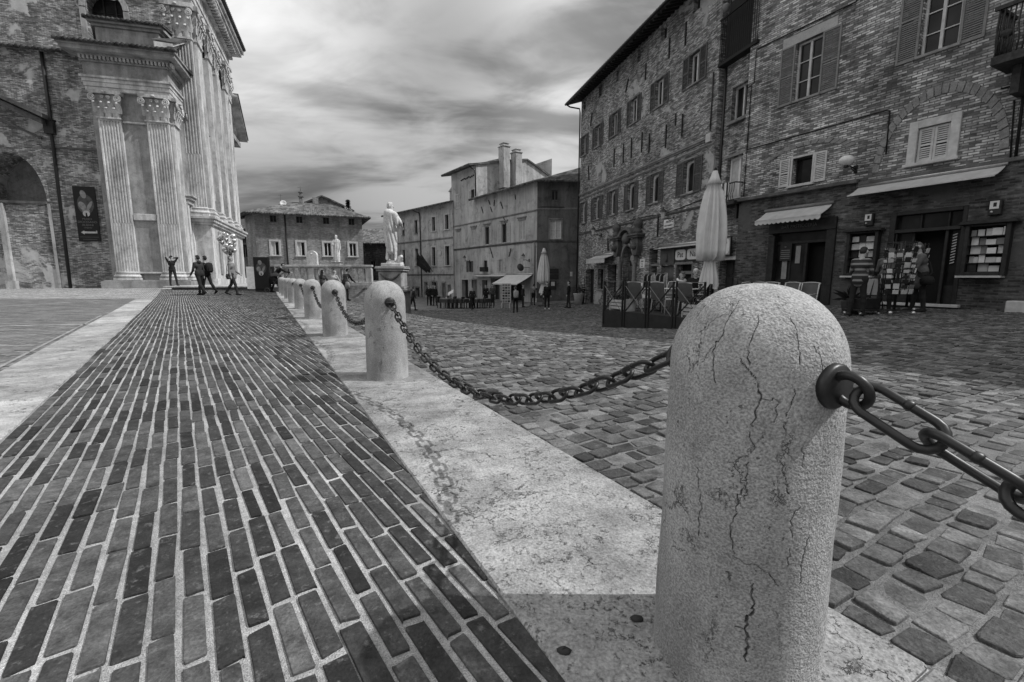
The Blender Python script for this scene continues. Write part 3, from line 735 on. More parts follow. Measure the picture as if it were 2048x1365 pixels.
# ================================================================== the long brick palazzo on the right
B2 = Face((1155, 605), 34, -14)
P = B2.root('brick_palazzo', 'long brick palazzo on the right with rows of shuttered windows under deep eaves', 'building')
U1 = 14.62; TOP = 13.25
upc = [(-0.12, 1.42), (2.1, 3.75), (4.55, 6.1), (6.85, 8.42), (9.35, 11.02), (12.12, 13.8)]
loc_ = [(0.12, 1.44), (2.15, 3.92), (4.57, 6.08), (6.84, 8.44), (9.3, 10.92), (12.02, 13.9)]
holes = []
for a, b in upc:
    a = max(a, 0.02); c = (a + b) / 2; holes.append((c - 0.37, c + 0.37, 9.3, 10.6, 0.24))
for a, b in loc_:
    c = (a + b) / 2; holes.append((c - 0.38, c + 0.38, 4.62, 6.05, 0.24))
att = [(0.42, 0.74), (2.9, 3.32), (5.32, 5.62), (7.8, 8.13), (10.06, 10.6), (12.65, 13.1)]
for a, b in att: holes.append((a, b, 12.3, 12.95, 0.3))
gh = [(1.45, 2.85, -1.15, 1.34, 0.5), (3.55, 4.35, 0.0, 1.32, 0.3), (4.95, 6.15, -1.0, 1.57, 0.6), (9.85, 10.66, -1.0, 2.3, 0.7), (11.05, 12.15, -1.0, 1.38, 0.25), (12.35, 13.6, -1.0, 1.4, 0.4)]
holes += gh
holes.append((6.98, 8.28, -1.3, 2.6, 0.5, 'arch', 1.35))
mb = MB(); wall(mb, 0, U1, -3, TOP, holes); shell(mb, 0, U1, -3, TOP, 12)
mb.build('wall', BRK_B2, P)
for i, (a, b) in enumerate(upc):
    a = max(a, 0.02); c = (a + b) / 2; w = win(P, c - 0.37, c + 0.37, 9.3, 10.6, 0.22, PAINT_L, nx=2, ny=1, fw=0.07); sw = (b - a - 0.76) / 2
    pair(w, c - 0.37, c + 0.37, 9.24, 10.62, sw, WOOD_S); simple_sill(w, c - 0.37, c + 0.37, 9.3, STONE_G)
    l = MB(); l.box(c - 0.55, c + 0.55, -0.03, 0.02, 10.63, 10.72); l.build('lintel', STONE_G, w)
for i, (a, b) in enumerate(loc_):
    c = (a + b) / 2; w = win(P, c - 0.38, c + 0.38, 4.62, 6.05, 0.22, PAINT_L, nx=1, ny=1, fw=0.10, arch=True); sw = (b - a - 0.78) / 2
    pair(w, c - 0.38, c + 0.38, 4.56, 6.08, sw, WOOD_S); simple_sill(w, c - 0.38, c + 0.38, 4.62, STONE_G)
    l = MB(); l.box(c - 0.6, c + 0.6, -0.04, 0.02, 6.09, 6.16); l.build('lintel', STONE_G, w)
for a, b in att:
    w = win(P, a, b, 12.3, 12.95, 0.28, WOOD_S, nx=2 if b - a > 0.45 else 1, ny=1, fw=0.04)
for (u, v1, v0, du) in [(12.2, 12.18, 11.2, 0), (10.92, 12.11, 11.2, 0), (8.78, 11.9, 11.08, 0), (6.9, 11.87, 11.24, -0.29), (1.95, 11.7, 10.89, -0.24), (5.42, 8.48, 7.44, 0), (6.6, 8.46, 7.38, 0), (7.53, 8.53, 7.45, 0), (8.67, 8.51, 7.47, 0),
                        (9.43, 8.22, 7.25, 0), (10.98, 8.18, 7.1, 0), (11.74, 8.43, 7.9, 0), (12.29, 8.26, 7.27, 0), (1.54, 8.36, 7.42, 0.14), (10.62, 3.95, 2.85, 0), (4.9, 3.2, 2.45, 0.08), (5.7, 3.75, 3.2, 0.1)]:
    anchor(P, u, v1, v0, du)
course(P, 0.003, U1 - 0.003, 6.62, 0.10, 0.10, STONE_G); course(P, 0.003, U1 - 0.003, 6.34, 0.07, 0.07, STONE_G); course(P, 0.003, U1 - 0.003, 3.86, 0.07, 0.05, STONE_D)
mb = MB(); OH = 0.95
tiles(mb, (-0.5, -OH, 13.0), (U1 + 0.1, -OH, 13.0), (U1 + 0.1, 6, 15.2), (-0.5, 6, 15.2), n=60)
tiles(mb, (U1 + 0.1, 12.5, 13.0), (-0.5, 12.5, 13.0), (-0.5, 6, 15.2), (U1 + 0.1, 6, 15.2), n=20)
mb.add([(0, 0, 13.25), (0, 12, 13.25), (0, 6, 15.1)], [(0, 2, 1)]); 
roof = mb.build('roof', TILE_D, P)
mb = MB()
for i in range(44): 
    u = 0.1 + i * 0.335; mb.bar((u, -OH + 0.06, 12.86), (u, 0.05, 13.17), 0.09, 0.12)
mb.build('rafters', WOOD_D, roof)
mb = MB(); mb.tube([(-0.5, -OH - 0.07, 12.95), (U1 + 0.1, -OH - 0.07, 12.95)], 0.075, 10); mb.build('gutter', IRON, roof)
pipe(P, [(-0.35, -OH - 0.05, 12.9), (-0.3, -OH + 0.2, 12.75), (-0.05, -0.12, 12.6), (0.0, -0.1, 12.3), (0.02, -0.1, -1.4)], 0.05)
pipe(P, [(14.35, -0.06, 9.2), (14.35, -0.06, 6.9)], 0.03, 'cable'); 
mb = MB(); mb.box(14.2, 14.5, -0.16, 0.0, 6.45, 6.8); mb.build('junction_box', PAINT_L, P, bevel=0.01)
mb = MB(); mb.tube([(0.1, -0.05, 3.98), (3, -0.04, 3.9), (6.2, -0.05, 3.95), (9.2, -0.05, 4.02), (11.2, -0.05, 3.92), (14.5, -0.05, 4.2)], 0.018, 6); mb.build('cable', DARK, P)
def door(P, u0, u1, v0, v1, dep, mat, leaf=2, name='door', panels=True, handle=True):
    mb = MB(); n = leaf; g_ = 0.006
    for i in range(n):
        a = u0 + (u1 - u0) * i / n + g_; b = u0 + (u1 - u0) * (i + 1) / n - g_
        mb.box(a, b, dep - 0.06, dep - 0.005, v0, v1 - g_)
        if panels:
            for (p, q) in ((0.06, 0.36), (0.42, 0.68), (0.74, 0.95)):
                z0, z1 = v0 + (v1 - v0) * p, v0 + (v1 - v0) * q
                mb.box(a + 0.09, b - 0.09, dep - 0.085, dep - 0.055, z0, z1)
    d = mb.build(name, mat, P, bevel=0.01)
    if handle:
        h = MB(); z = v0 + 1.02; h.tube([((u0 + u1) / 2 + 0.06, dep - 0.065, z), ((u0 + u1) / 2 + 0.06, dep - 0.11, z), ((u0 + u1) / 2 + 0.15, dep - 0.11, z)], 0.012, 6); h.build('handle', STEEL, d)
    return d
door(P, 1.45, 2.85, -1.15, 1.34, 0.45, WOOD_D)
w = win(P, 3.55, 4.35, 0.0, 1.32, 0.28, WOOD_D, nx=1, ny=2); surround(w, 3.55, 4.35, 0.0, 1.32, 0.1, STONE_G, 0.03)
m = MB(); m.box(4.0, 4.28, 0.2, 0.265, 0.75, 1.05); m.box(4.05, 4.25, 0.2, 0.266, 0.3, 0.62); m.build('notice', PAPER, w)
door(P, 4.95, 6.15, -1.0, 1.57, 0.55, WOOD_D)
# the carved portal
m = MB()
for u in (6.6, 8.32):
    m.box(u, u + 0.34, -0.2, 0.05, -1.4, -0.75); m.lathe([(0.15, 0), (0.15, 0.1), (0.12, 0.14), (0.115, 1.2), (0.105, 2.2), (0.14, 2.26), (0.18, 2.4), (0.2, 2.46)], 18, 0, (u + 0.17, -0.1, -0.75))
    m.box(u - 0.02, u + 0.36, -0.26, 0.05, 1.72, 2.0)
N = 14
for k in range(N):
    a0, a1 = math.pi * k / N, math.pi * (k + 1) / N
    for (r0, r1, pr) in ((0.66, 0.76, 0.14), (0.78, 0.9, 0.07)):
        f = lambda a, r: (7.63 - r * math.cos(a), 1.7 + r * 1.38 * math.sin(a))
        m.prism([f(a0, r0), f(a1, r0), f(a1, r1), f(a0, r1)], -pr, 0.04)
m.build('portal_surround', STONE_G, P, bevel=0.01)
m = MB()
# broken pediment: scrolled brackets, two blocks and a curved hood
for sgn in (-1, 1):
    cx = 7.63 + sgn * 1.15
    m.prism([(cx - 0.2, 2.0), (cx + 0.2, 2.0), (cx + 0.34, 2.62), (cx + 0.28, 2.95), (cx - 0.28, 2.95), (cx - 0.34, 2.62)], -0.3, 0.03)
    m.box(cx - 0.5, cx + 0.5, -0.42, 0.03, 2.95, 3.06); m.box(cx - 0.58, cx + 0.58, -0.5, 0.03, 3.063, 3.16)
    m.lathe([(0.0, 0), (0.2, 0.0), (0.24, 0.15), (0.13, 0.3), (0.25, 0.52), (0.2, 0.7), (0.08, 0.82), (0.0, 0.9)], 14, 0, (cx + sgn * 0.12, -0.2, 3.16))
    m.lathe([(0.0, -0.2), (0.17, -0.13), (0.22, 0), (0.17, 0.13), (0.0, 0.2)], 12, 0, (cx, -0.34, 2.5))
for k in range(10):
    a0, a1 = math.pi * (0.12 + 0.76 * k / 10), math.pi * (0.12 + 0.76 * (k + 1) / 10)
    f = lambda a, r: (7.63 - r * math.cos(a), 2.75 + r * 0.95 * math.sin(a))
    m.prism([f(a0, 0.75), f(a1, 0.75), f(a1, 0.95), f(a0, 0.95)], -0.36, 0.02)
m.lathe([(0.0, -0.3), (0.2, -0.2), (0.26, 0), (0.2, 0.22), (0.1, 0.34), (0.0, 0.38)], 12, 0, (7.63, -0.2, 2.95))
m.build('pediment', STONE_D, P, bevel=0.015)
door(P, 6.98, 8.28, -1.3, 1.15, 0.42, m_plain('portal_door_wood', 0.05, 0.6, 0, 0.4, 6, 0.003))
m = MB(); m.box(6.98, 8.28, 0.34, 0.46, 1.15, 1.45); m.box(6.98, 8.28, 0.47, 0.49, 1.45, 2.62, 1); m.build('fanlight', [STONE_D, DARK], P)
# shopfronts of the ground floor
m = MB(); m.box(9.85, 10.66, 0.66, 0.69, -1.0, 2.3); m.box(12.35, 13.6, 0.36, 0.39, -1.0, 1.4); m.build('interior_shade', DARK, P)  # near-black sheets stand in for the unlit depth of the shops
m = MB(); m.box(9.85, 10.66, 0.1, 0.2, 1.38, 1.5); m.build('transom', WOOD_M, P)
m = MB(); m.box(12.3, 13.65, -0.04, 0.1, 1.4, 1.52); m.box(12.3, 12.38, -0.03, 0.12, -1.0, 1.397); m.box(13.57, 13.65, -0.03, 0.12, -1.0, 1.397); m.box(12.38, 13.57, 0.2, 0.3, 0.95, 1.1)
m.build('shop_frame', WOOD_M, P, bevel=0.008)
m = MB(); m.box(11.05, 12.15, 0.18, 0.24, -1.0, 1.38); m.build('shop_panel', m_plain('panel_grey', 0.10, 0.6, 0, 0.3, 3), P)
m = MB(); m.box(11.0, 12.2, -0.05, -0.003, 1.42, 2.2); m.lathe([(0.0, 0), (0.07, 0.0), (0.05, 0.2), (0.03, 0.3), (0.03, 0.42), (0.0, 0.42)], 10, 0, (11.6, -0.06, 1.55)); m.build('fascia_panel', m_plain('fascia_grey', 0.07, 0.6, 0, 0.3, 3), P)

# ---- the narrow link between the palazzo and the corner house
LK = Face((1440, 600), 18.75, -14); LK.P = B2.w(14.63)
P = LK.root('narrow_link_house', 'narrow brick house squeezed between the long palazzo and the corner shops, small balcony', 'building')
mb = MB(); wall(mb, 0.0, 2.1, -3, 12.5, [(0.55, 1.5, 7.0, 8.3, 0.3), (0.5, 1.6, 3.95, 5.6, 0.3), (0.45, 1.5, -0.7, 1.5, 0.5)], y=0.25); shell(mb, 0.0, 2.1, -3, 12.5, 9, y=0.25)
mb.build('wall', BRK_B2, P)
w = win(P, 0.55, 1.5, 7.0, 8.3, 0.5, PAINT_L, nx=2, ny=1, fw=0.06)
s = MB(); s.box(0.45, 1.65, 0.1, 0.3, 6.87, 6.99); s.build('sill', STONE_G, w, bevel=0.01)
w = win(P, 0.5, 1.6, 3.95, 5.6, 0.5, PAINT_W, nx=2, ny=1, fw=0.09, curtain=0.6)
s = MB(); s.box(0.4, 1.7, 0.2, 0.3, 5.61, 5.72); s.build('lintel', STONE_G, w)
b = MB(); b.box(0.1, 1.85, -0.42, 0.25, 3.62, 3.74)
for i in range(15):
    x = 0.14 + i * 0.118; b.tube([(x, -0.39, 3.74), (x, -0.46, 3.95), (x, -0.39, 4.15), (x, -0.39, 4.4)], 0.012, 6)
b.bar((0.1, -0.39, 4.42), (1.85, -0.39, 4.42), 0.04); b.bar((0.12, -0.39, 4.42), (0.12, 0.25, 4.42), 0.04); b.bar((1.83, -0.39, 4.42), (1.83, 0.25, 4.42), 0.04)
for x in (0.3, 1.6): b.prism([(x - 0.06, 3.615), (x + 0.06, 3.615), (x + 0.06, 3.1), (x - 0.06, 3.1)], -0.1, 0.24)
b = b.build('balcony', IRON, P)
c = MB(); stripes = []
for i in range(22):
    x0 = 0.3 + i * 0.06
    c.grid([[(x0 + 0.03 * k, -0.45 + 0.03 * math.sin((x0 + 0.03 * k) * 26), z) for z in (3.8, 4.0, 4.2, 4.46)] for k in range(3)], mi=i % 2)
c.build('striped_cloth', [PAINT_W, WOOD_D], b)
b = MB(); b.box(0.003, 2.1, -0.1, 0.25, 9.25, 9.37); 
for k in range(20): b.bar((0.05 + k * 0.107, -0.07, 9.373), (0.05 + k * 0.107, -0.07, 10.98), 0.018)
b.box(0.05, 2.05, 0.2, 0.262, 9.4, 11.6)  # flat black panel standing in for the shadow of the recess
b.bar((0.0, -0.08, 11.0), (2.1, -0.08, 11.0), 0.06); b.build('loggia', m_plain('loggia_rail_and_shade', 0.015, 0.8), P)
for u in (0.5, 1.5):
    l = MB(); l.tube([(u, -0.08, 11.0), (u, -0.2, 11.15)], 0.03, 6); l.lathe([(0.0, -0.15), (0.12, -0.1), (0.15, 0.05), (0.1, 0.14), (0.0, 0.16)], 12, 0, (u, -0.25, 11.2)); l.build('floodlight', GREY, P)
pipe(P, [(0.15, 0.2, 12.2), (0.15, 0.2, -0.3)], 0.05)
door(P, 0.45, 1.5, -0.7, 1.5, 0.65, WOOD_D, handle=False)
m = MB(); m.box(0.35, 1.6, 0.16, 0.26, 1.52, 1.66); m.build('door_lintel', PAINT_L, P)

# ================================================================== the corner building with the shops, nearest on the right
B1 = Face((1470, 612), 18, -27)
P = B1.root('brick_corner_building', 'pale brick corner building at the right edge with two shopfronts below a dark ledge', 'building')
E1 = 17.0; H1 = 12.4
W1 = (1.66, 2.5, 6.78, 8.62); W2 = (5.12, 5.94, 6.84, 9.0); W4 = (1.86, 2.52, 3.98, 4.86); W3 = (5.34, 6.04, 3.98, 4.9)
SH1 = (1.36, 3.36, -0.3, 2.62, 0.45); DR = (4.93, 6.62, 0.10, 2.68, 0.5)
holes = [(*W1, 0.22), (*W2, 0.22), (*W4, 0.3), (*W3, 0.1)]
mb = MB(); wall(mb, -0.1, E1, 3.68, H1, holes); shell(mb, -0.1, E1, -2, H1, 11)
mb.build('wall', BRK_B1, P)
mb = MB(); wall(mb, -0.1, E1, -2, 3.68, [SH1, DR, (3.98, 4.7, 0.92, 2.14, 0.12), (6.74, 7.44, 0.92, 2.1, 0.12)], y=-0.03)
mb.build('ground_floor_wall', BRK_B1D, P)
mb = MB(); mb.prism([(-0.12, 3.68), (4.0, 3.68), (4.0, 3.8), (-0.12, 3.8)], -0.22, 0.02); mb.prism([(4.003, 3.6), (E1, 3.6), (E1, 3.7), (4.003, 3.7)], -0.12, 0.02); mb.build('ledge', STONE_D, P, bevel=0.015)
for (u0, u1, v0, v1), (sl, sr), ny in ((W1, (0.5, 0.55), 3), (W2, (0.5, 0.5), 4)):
    w = win(P, u0, u1, v0, v1, 0.2, PAINT_L, nx=2, ny=ny, fw=0.06)
    shutter(w, u0 - sl - 0.02, v0 - 0.06, sl, v1 - v0 + 0.06, WOOD_M); shutter(w, u1 + 0.02, v0 - 0.06, sr, v1 - v0 + 0.06, WOOD_M)
    simple_sill(w, u0, u1, v0, STONE_G)
    l = MB(); l.box(u0 - 0.48, u1 + 0.42, -0.02, 0.05, v1 + 0.01, v1 + 0.3); l.build('lintel', m_stone('lintel_stone', 0.33, 0.2, 3, 40, 0.005), w)
w = win(P, *W4, 0.28, WOOD_D, nx=1, ny=1, fw=0.04); surround(w, *W4, 0.07, PAINT_L, 0.03)
shutter(w, 1.42, 3.97, 0.36, 0.93, PAINT_L); shutter(w, 2.6, 3.95, 0.38, 0.95, PAINT_L)
w = win(P, *W3, 0.12, PAINT_L, nx=1, ny=1, fw=0.03); surround(w, *W3, 0.2, PAINT_L, 0.07)
shutter(w, W3[0] + 0.01, W3[2] + 0.02, 0.335, 0.88, PAINT_L, y=0.01); shutter(w, W3[0] + 0.355, W3[2] + 0.02, 0.335, 0.88, PAINT_L, y=0.01)
# relieving arch and its bricks
m = MB()
for k in range(26):
    f = lambda t, r: (5.75 + 1.28 * math.cos(math.pi * (1 - t)) * r, 3.75 + 1.92 * math.sin(math.pi * (1 - t)) ** 0.9 * r if 0 < t < 1 else 3.75)
    t0, t1 = 0.02 + 0.96 * k / 26, 0.02 + 0.96 * (k + 0.86) / 26
    m.prism([f(t0, 1.0), f(t1, 1.0), f(t1, 1.13), f(t0, 1.13)], -0.022 - 0.012 * (k % 2), 0.01)
m.build('relieving_arch', m_stone('arch_brick', 0.2, 0.4, 5, 40, 0.01), P)
m = MB()
for k in range(16):
    f = lambda t, r: (2.2 + 1.45 * math.cos(math.pi * (1 - t)) * r, 4.6 + 0.62 * math.sin(math.pi * (1 - t)) * r)
    t0, t1 = 0.12 + 0.76 * k / 16, 0.12 + 0.76 * (k + 0.84) / 16
    m.prism([f(t0, 1.0), f(t1, 1.0), f(t1, 1.2), f(t0, 1.2)], -0.018 - 0.01 * (k % 2), 0.01)
m.build('relieving_arch', bpy.data.materials['arch_brick'], P)
cab = lambda pts, r=0.017: pipe(P, [(u, -0.03, v) for u, v in pts], r, 'cable', DARK)
cab([(0.06, 3.9), (0.06, 5.59), (4.53, 5.63), (4.6, 5.6), (4.62, 4.38)]); cab([(-0.1, 7.8), (0.16, 7.91), (0.17, 9.05), (3.4, 9.06), (3.6, 9.6), (3.62, 12)]); cab([(0.06, 7.85), (0.06, 5.59)])
cab([(7.17, 5.05), (7.25, 3.7)]); cab([(7.3, 5.9), (7.34, 3.6)], 0.03); cab([(6.9, 5.4), (7.6, 5.42)])
m = MB(); m.box(6.95, 9.6, -0.95, 0.0, 5.72, 5.9); m.bar((6.9, -0.92, 6.95), (9.6, -0.92, 6.95), 0.08); m.bar((6.98, -0.92, 6.95), (6.98, 0, 6.95), 0.07)
for k in range(30):
    x = 6.99 + k * 0.088; m.tube([(x, -0.92, 5.9), (x + 0.03, -0.95, 6.2), (x - 0.02, -0.92, 6.5), (x, -0.92, 6.92)], 0.017, 5)
for k in range(9): y = -0.84 + k * 0.1; m.tube([(6.98, y, 5.9), (6.95, y, 6.3), (6.98, y, 6.92)], 0.017, 5)
for k in range(7): m.lathe([(0.0, -0.12), (0.13, -0.02), (0.1, 0.06), (0.0, 0.1)], 8, 0, (7.15 + k * 0.37, -0.9, 6.35 + 0.1 * (k % 2)))
m.box(7.3, 9.4, -0.08, 0.01, 5.92, 8.0)
m.prism([(7.2, 5.72), (7.35, 5.72), (7.35, 5.1), (7.2, 5.1)], -0.5, 0.0); m.build('balcony', m_plain('dark_balcony', 0.03, 0.7, 0, 0.6, 12, 0.01), P)
mb = MB(); tiles(mb, (-0.6, -0.9, H1 - 0.15), (E1 + 0.3, -0.9, H1 - 0.15), (E1 + 0.3, 5.5, H1 + 1.8), (-0.6, 5.5, H1 + 1.8), n=50)
tiles(mb, (E1 + 0.3, 11.6, H1 - 0.15), (-0.6, 11.6, H1 - 0.15), (-0.6, 5.5, H1 + 1.8), (E1 + 0.3, 5.5, H1 + 1.8), n=20)
mb.build('roof', TILE_D, P)
# shop on the left: dark timber front, glazed door half open
m = MB(); a, b, c, d = SH1[:4]
m.box(a - 0.12, a + 0.12, -0.1, 0.3, c, 2.3); m.box(b - 0.14, b + 0.14, -0.1, 0.3, c, 2.36); m.box(a - 0.12, b + 0.14, -0.12, 0.25, 2.362, 2.75)
m.box(a + 0.12, b - 0.14, 0.1, 0.18, 1.98, 2.08); m.box(a + 0.12, 2.5, 0.1, 0.18, 0.62, 0.72); m.box(a + 0.12, 2.5, 0.11, 0.17, -0.3, 0.617)
m.box(2.48, 2.56, 0.08, 0.2, -0.3, 1.977); m.box(1.95, 2.01, 0.1, 0.18, 0.723, 1.977)
sf = m.build('shop_front', WOOD_D, P, bevel=0.01)
m = MB(); m.box(a + 0.12, 2.48, 0.13, 0.145, 0.72, 1.98); m.box(a + 0.12, b - 0.14, 0.13, 0.145, 2.08, 2.36); m.build('pane', GLASS, sf)
m = MB(); m.box(1.7, 1.88, 0.105, 0.12, 0.75, 1.4); m.box(2.16, 2.32, 0.105, 0.12, 1.3, 1.9); m.build('notice', m_plain('old_paper', 0.25, 0.8), sf)
m = MB(); m.box(1.64, 2.05, 0.03, 0.06, 1.4, 2.0, 0)
m = m.build('poster', m_plain('poster_black', 0.02, 0.6), sf)
mm = MB()
for i, wd in enumerate((0.3, 0.34, 0.3, 0.34, 0.32)): mm.box(1.84 - wd / 2, 1.84 + wd / 2, 0.022, 0.031, 1.75 - i * 0.07, 1.775 - i * 0.07)
mm.lathe([(0.0, -0.03), (0.05, 0), (0.0, 0.03)], 10, 0, (1.84, 0.03, 1.88)); mm.build('print', GREY, m)
text(sf, 'BAR PASTICCERIA', 2.32, 2.555, -0.128, 0.15, m_plain('faded_letters', 0.14, 0.7))
m = MB(); m.box(a, b, 0.42, 0.45, c, d); m.build('interior_shade', DARK, P)  # black sheet as the shade inside the left shop
# shop on the right: two bay show-cases, a wide door between
m = MB(); a, b, c, d = DR[:4]
m.box(a, a + 0.14, -0.05, 0.3, c, d); m.box(b - 0.1, b, -0.05, 0.3, c, d); m.box(a + 0.14, b - 0.1, -0.04, 0.3, 2.58, d); m.box(a + 0.14, b - 0.1, -0.06, 0.3, 2.08, 2.18); m.box(5.06 + 0.02, 5.12, 0.0, 0.2, c, 2.08)
m.box(5.44, 5.5, 0.1, 0.2, c, 2.08); m.box(6.2, 6.27, 0.0, 0.2, c, 2.08); m.box(5.6, 5.64, 0.06, 0.2, 2.18, 2.58); m.box(6.2, 6.24, 0.06, 0.2, 2.18, 2.58)
sf = m.build('shop_front', WOOD_D, P, bevel=0.01)
m = MB(); m.box(5.12, 5.44, 0.14, 0.155, c + 0.5, 2.08); m.box(6.27, 6.52, 0.14, 0.155, c + 0.5, 2.08); m.box(5.07, 6.52, 0.14, 0.155, 2.18, 2.58); m.build('pane', GLASS, sf)
m = MB(); m.box(5.12, 5.44, 0.12, 0.16, c, c + 0.5); m.build('door_panel', WOOD_D, sf)
m = MB(); m.box(6.27, 6.52, 0.12, 0.16, c, c + 0.5); m.build('door_panel', WOOD_D, sf)
m = MB()
for i in range(11): m.add([(6.33, 0.1, 1.18 + i * 0.075), (6.42, 0.1, 1.21 + i * 0.075), (6.42, 0.1, 1.245 + i * 0.075), (6.33, 0.1, 1.205 + i * 0.075), (6.33, 0.12, 1.18 + i * 0.075), (6.42, 0.12, 1.21 + i * 0.075), (6.42, 0.12, 1.245 + i * 0.075), (6.33, 0.12, 1.205 + i * 0.075)], [(0, 1, 2, 3), (7, 6, 5, 4), (0, 4, 5, 1), (1, 5, 6, 2), (2, 6, 7, 3), (3, 7, 4, 0)])
m.build('hanging_belts', PAINT_L, sf)
m = MB(); m.box(a, b, 0.48, 0.5, c, d); m.build('interior_shade', DARK, P)  # black sheet as the shade behind the wide door
m = MB(); m.box(a - 0.05, b + 0.1, -0.22, 0.2, 0.02, 0.1); m.build('door_step', PAINT_L, P, bevel=0.01)
def showcase(P, u0, u1, v0, v1, seed, hood):
    m = MB(); pr = -0.24
    m.box(u0 - 0.09, u0, pr, -0.03, v0 - 0.08, v1 + 0.05); m.box(u1, u1 + 0.09, pr, -0.03, v0 - 0.08, v1 + 0.05); m.box(u0, u1, pr, -0.03, v1, v1 + 0.05); m.box(u0, u1, pr, -0.03, v0 - 0.08, v0)
    m.prism([(u0 - hood, v1 + 0.053), (u1 + hood, v1 + 0.053), (u1 + hood - 0.06, v1 + 0.13), (u0 - hood + 0.06, v1 + 0.13)], pr - 0.1, 0.0)
    sc = m.build('show_case', WOOD_D, P, bevel=0.01)
    rr = random.Random(seed); m = MB(); g1 = MB()
    m.box(u0, u1, -0.02, 0.06, v0, v1)
    m.build('case_back', DARK, sc)
    m = MB(); x = u0 + 0.02; nrow = 5
    for j in range(nrow):
        z = v0 + 0.02 + (v1 - v0 - 0.03) * j / nrow; x = u0 + 0.02
        while x < u1 - 0.06:
            w_ = min(rr.uniform(0.08, 0.24), u1 - 0.02 - x); h_ = (v1 - v0) / nrow * rr.uniform(0.55, 0.9); y_ = -0.06 - rr.uniform(0, 0.1)
            m.box(x, x + w_ - 0.012, y_, y_ + 0.02, z, z + h_, rr.choice([0, 0, 0, 1, 1, 2, 3])); x += w_
        m.box(u0, u1, -0.2, -0.03, z - 0.02, z - 0.008, 3)
    m.build('goods_on_shelves', [PAPER, PAINT_L, GREY, WOOD_D], sc)
    m = MB(); m.box(u0 - 0.14, u1 + 0.05, pr - 0.08, -0.03, v0 - 0.135, v0 - 0.083); m.build('sill', PAINT_L, sc)
    return sc
showcase(P, 4.0, 4.66, 0.95, 2.14, 3, 0.2); showcase(P, 6.76, 7.42, 0.95, 2.1, 5, 0.22)
# ================================================================== the plastered corner house across the square (tall part, lower part, chimneys)
CF = Face((1073, 607), 36, -34)
P = CF.root('plastered_corner_house', 'grey plastered corner house across the square, tiled roof, pale shutters, tall chimneys', 'building')
uw = [(-13.72, -12.75, 'c'), (-10.43, -9.62, 'c'), (-8.33, -6.74, 'o'), (-5.62, -3.74, 'o'), (-2.43, -1.62, 'c')]
low = [(-12.1, -9.7), (-8.55, -7.25), (-5.87, -4.57), (-2.42, -1.8)]
DO = [(-12.6, -11.2, -1.5, 0.5), (-10.45, -9.6, -1.5, 0.5), (-8.5, -7.5, -1.5, 0.5), (-6.8, -5.5, -1.5, 0.6), (-4.6, -2.0, -1.5, 0.2)]
holes = []
for a, b, k in uw:
    c = (a + b) / 2; w_ = 0.42 if k == 'c' else 0.4; holes.append((c - w_, c + w_, 3.75, 5.3, 0.2))
for a, b in low: c = (a + b) / 2; holes.append((c - 0.32, c + 0.32, 1.28, 2.3, 0.2))
for a, b, c, d in DO: holes.append((a, b, c, d, 0.5))
mb = MB(); wall(mb, -14.6, 0, -3, 8.05, holes); 
mb.add([(-14.6, 0, -3), (-14.6, 9, -3), (-14.6, 9, 8.05), (-14.6, 0, 8.05)], [(3, 2, 1, 0)])
# the upper storey of the taller part
wall(mb, -14.6, -9.45, 8.05, 11.2, [(-13.68, -12.78, 7.55 + 0.52, 9.0, 0.15), (-10.5, -9.75, 8.07, 9.0, 0.2)])
mb.add([(-14.6, 0, 8.05), (-14.6, 9, 8.05), (-14.6, 9, 12.9), (-14.6, 0, 11.2)], [(3, 2, 1, 0)])
mb.add([(-14.6, 9, -3), (-9.45, 9, -3), (-9.45, 9, 12.9), (-14.6, 9, 12.9)], [(3, 2, 1, 0)])
mb.build('wall', PLASTER_C, P)
mb = MB(); mb.add([(-9.45, 0, 7.0), (-9.45, 6, 7.0), (-9.45, 12, 7.0), (-9.45, 12, 9.7), (-9.45, 6, 12.3), (-9.45, 2.5, 12.0), (-9.45, 0, 11.2)], [(0, 1, 2, 3, 4, 5, 6)])
mb.build('side_wall', PLASTER_L, P)
mb = MB(); tiles(mb, (-15.3, -0.8, 11.05), (-9.3, -0.8, 11.05), (-9.3, 5.8, 12.4), (-15.3, 5.8, 12.4), n=24); tiles(mb, (-9.3, 12.3, 9.65), (-15.3, 12.3, 9.65), (-15.3, 5.8, 12.4), (-9.3, 5.8, 12.4), n=24)
mb.build('roof', TILE, P)
# hipped tile roof over the lower part
r = CF; q = lambda u, y, z: (u, y, z)
s34 = math.sin(R(34)); c34 = math.cos(R(34))
cr = lambda d, dy=0.0: (c34 * 0 + d * s34 + dy * 0, d * c34)            # along the right-hand face, seen from the corner
E_ = 3.4
cornr = (0.55, -0.55); far = (0.2 + E_ * s34 * 1.0 + 0.5, -0.45 + E_ * c34 - 0.2)
mb = MB(); tiles(mb, (-9.9, -0.6, 7.95), (0.5, -0.6, 7.95), (1.2, 3.6, 9.3), (-9.4, 4.4, 9.6), n=44)
tiles(mb, (0.5, -0.6, 7.95), (0.5 + 4.2 * s34, -0.6 + 4.2 * c34, 7.95), (1.2 + 1.6 * s34, 3.4 + 2.2 * c34, 9.3), (1.2, 3.6, 9.3), n=18)
mb.build('roof', TILE, P)
mb = MB()
wf = lambda d, z, y=0.0: (d * s34 + y * -c34 * -1 * 0, d * c34, z)
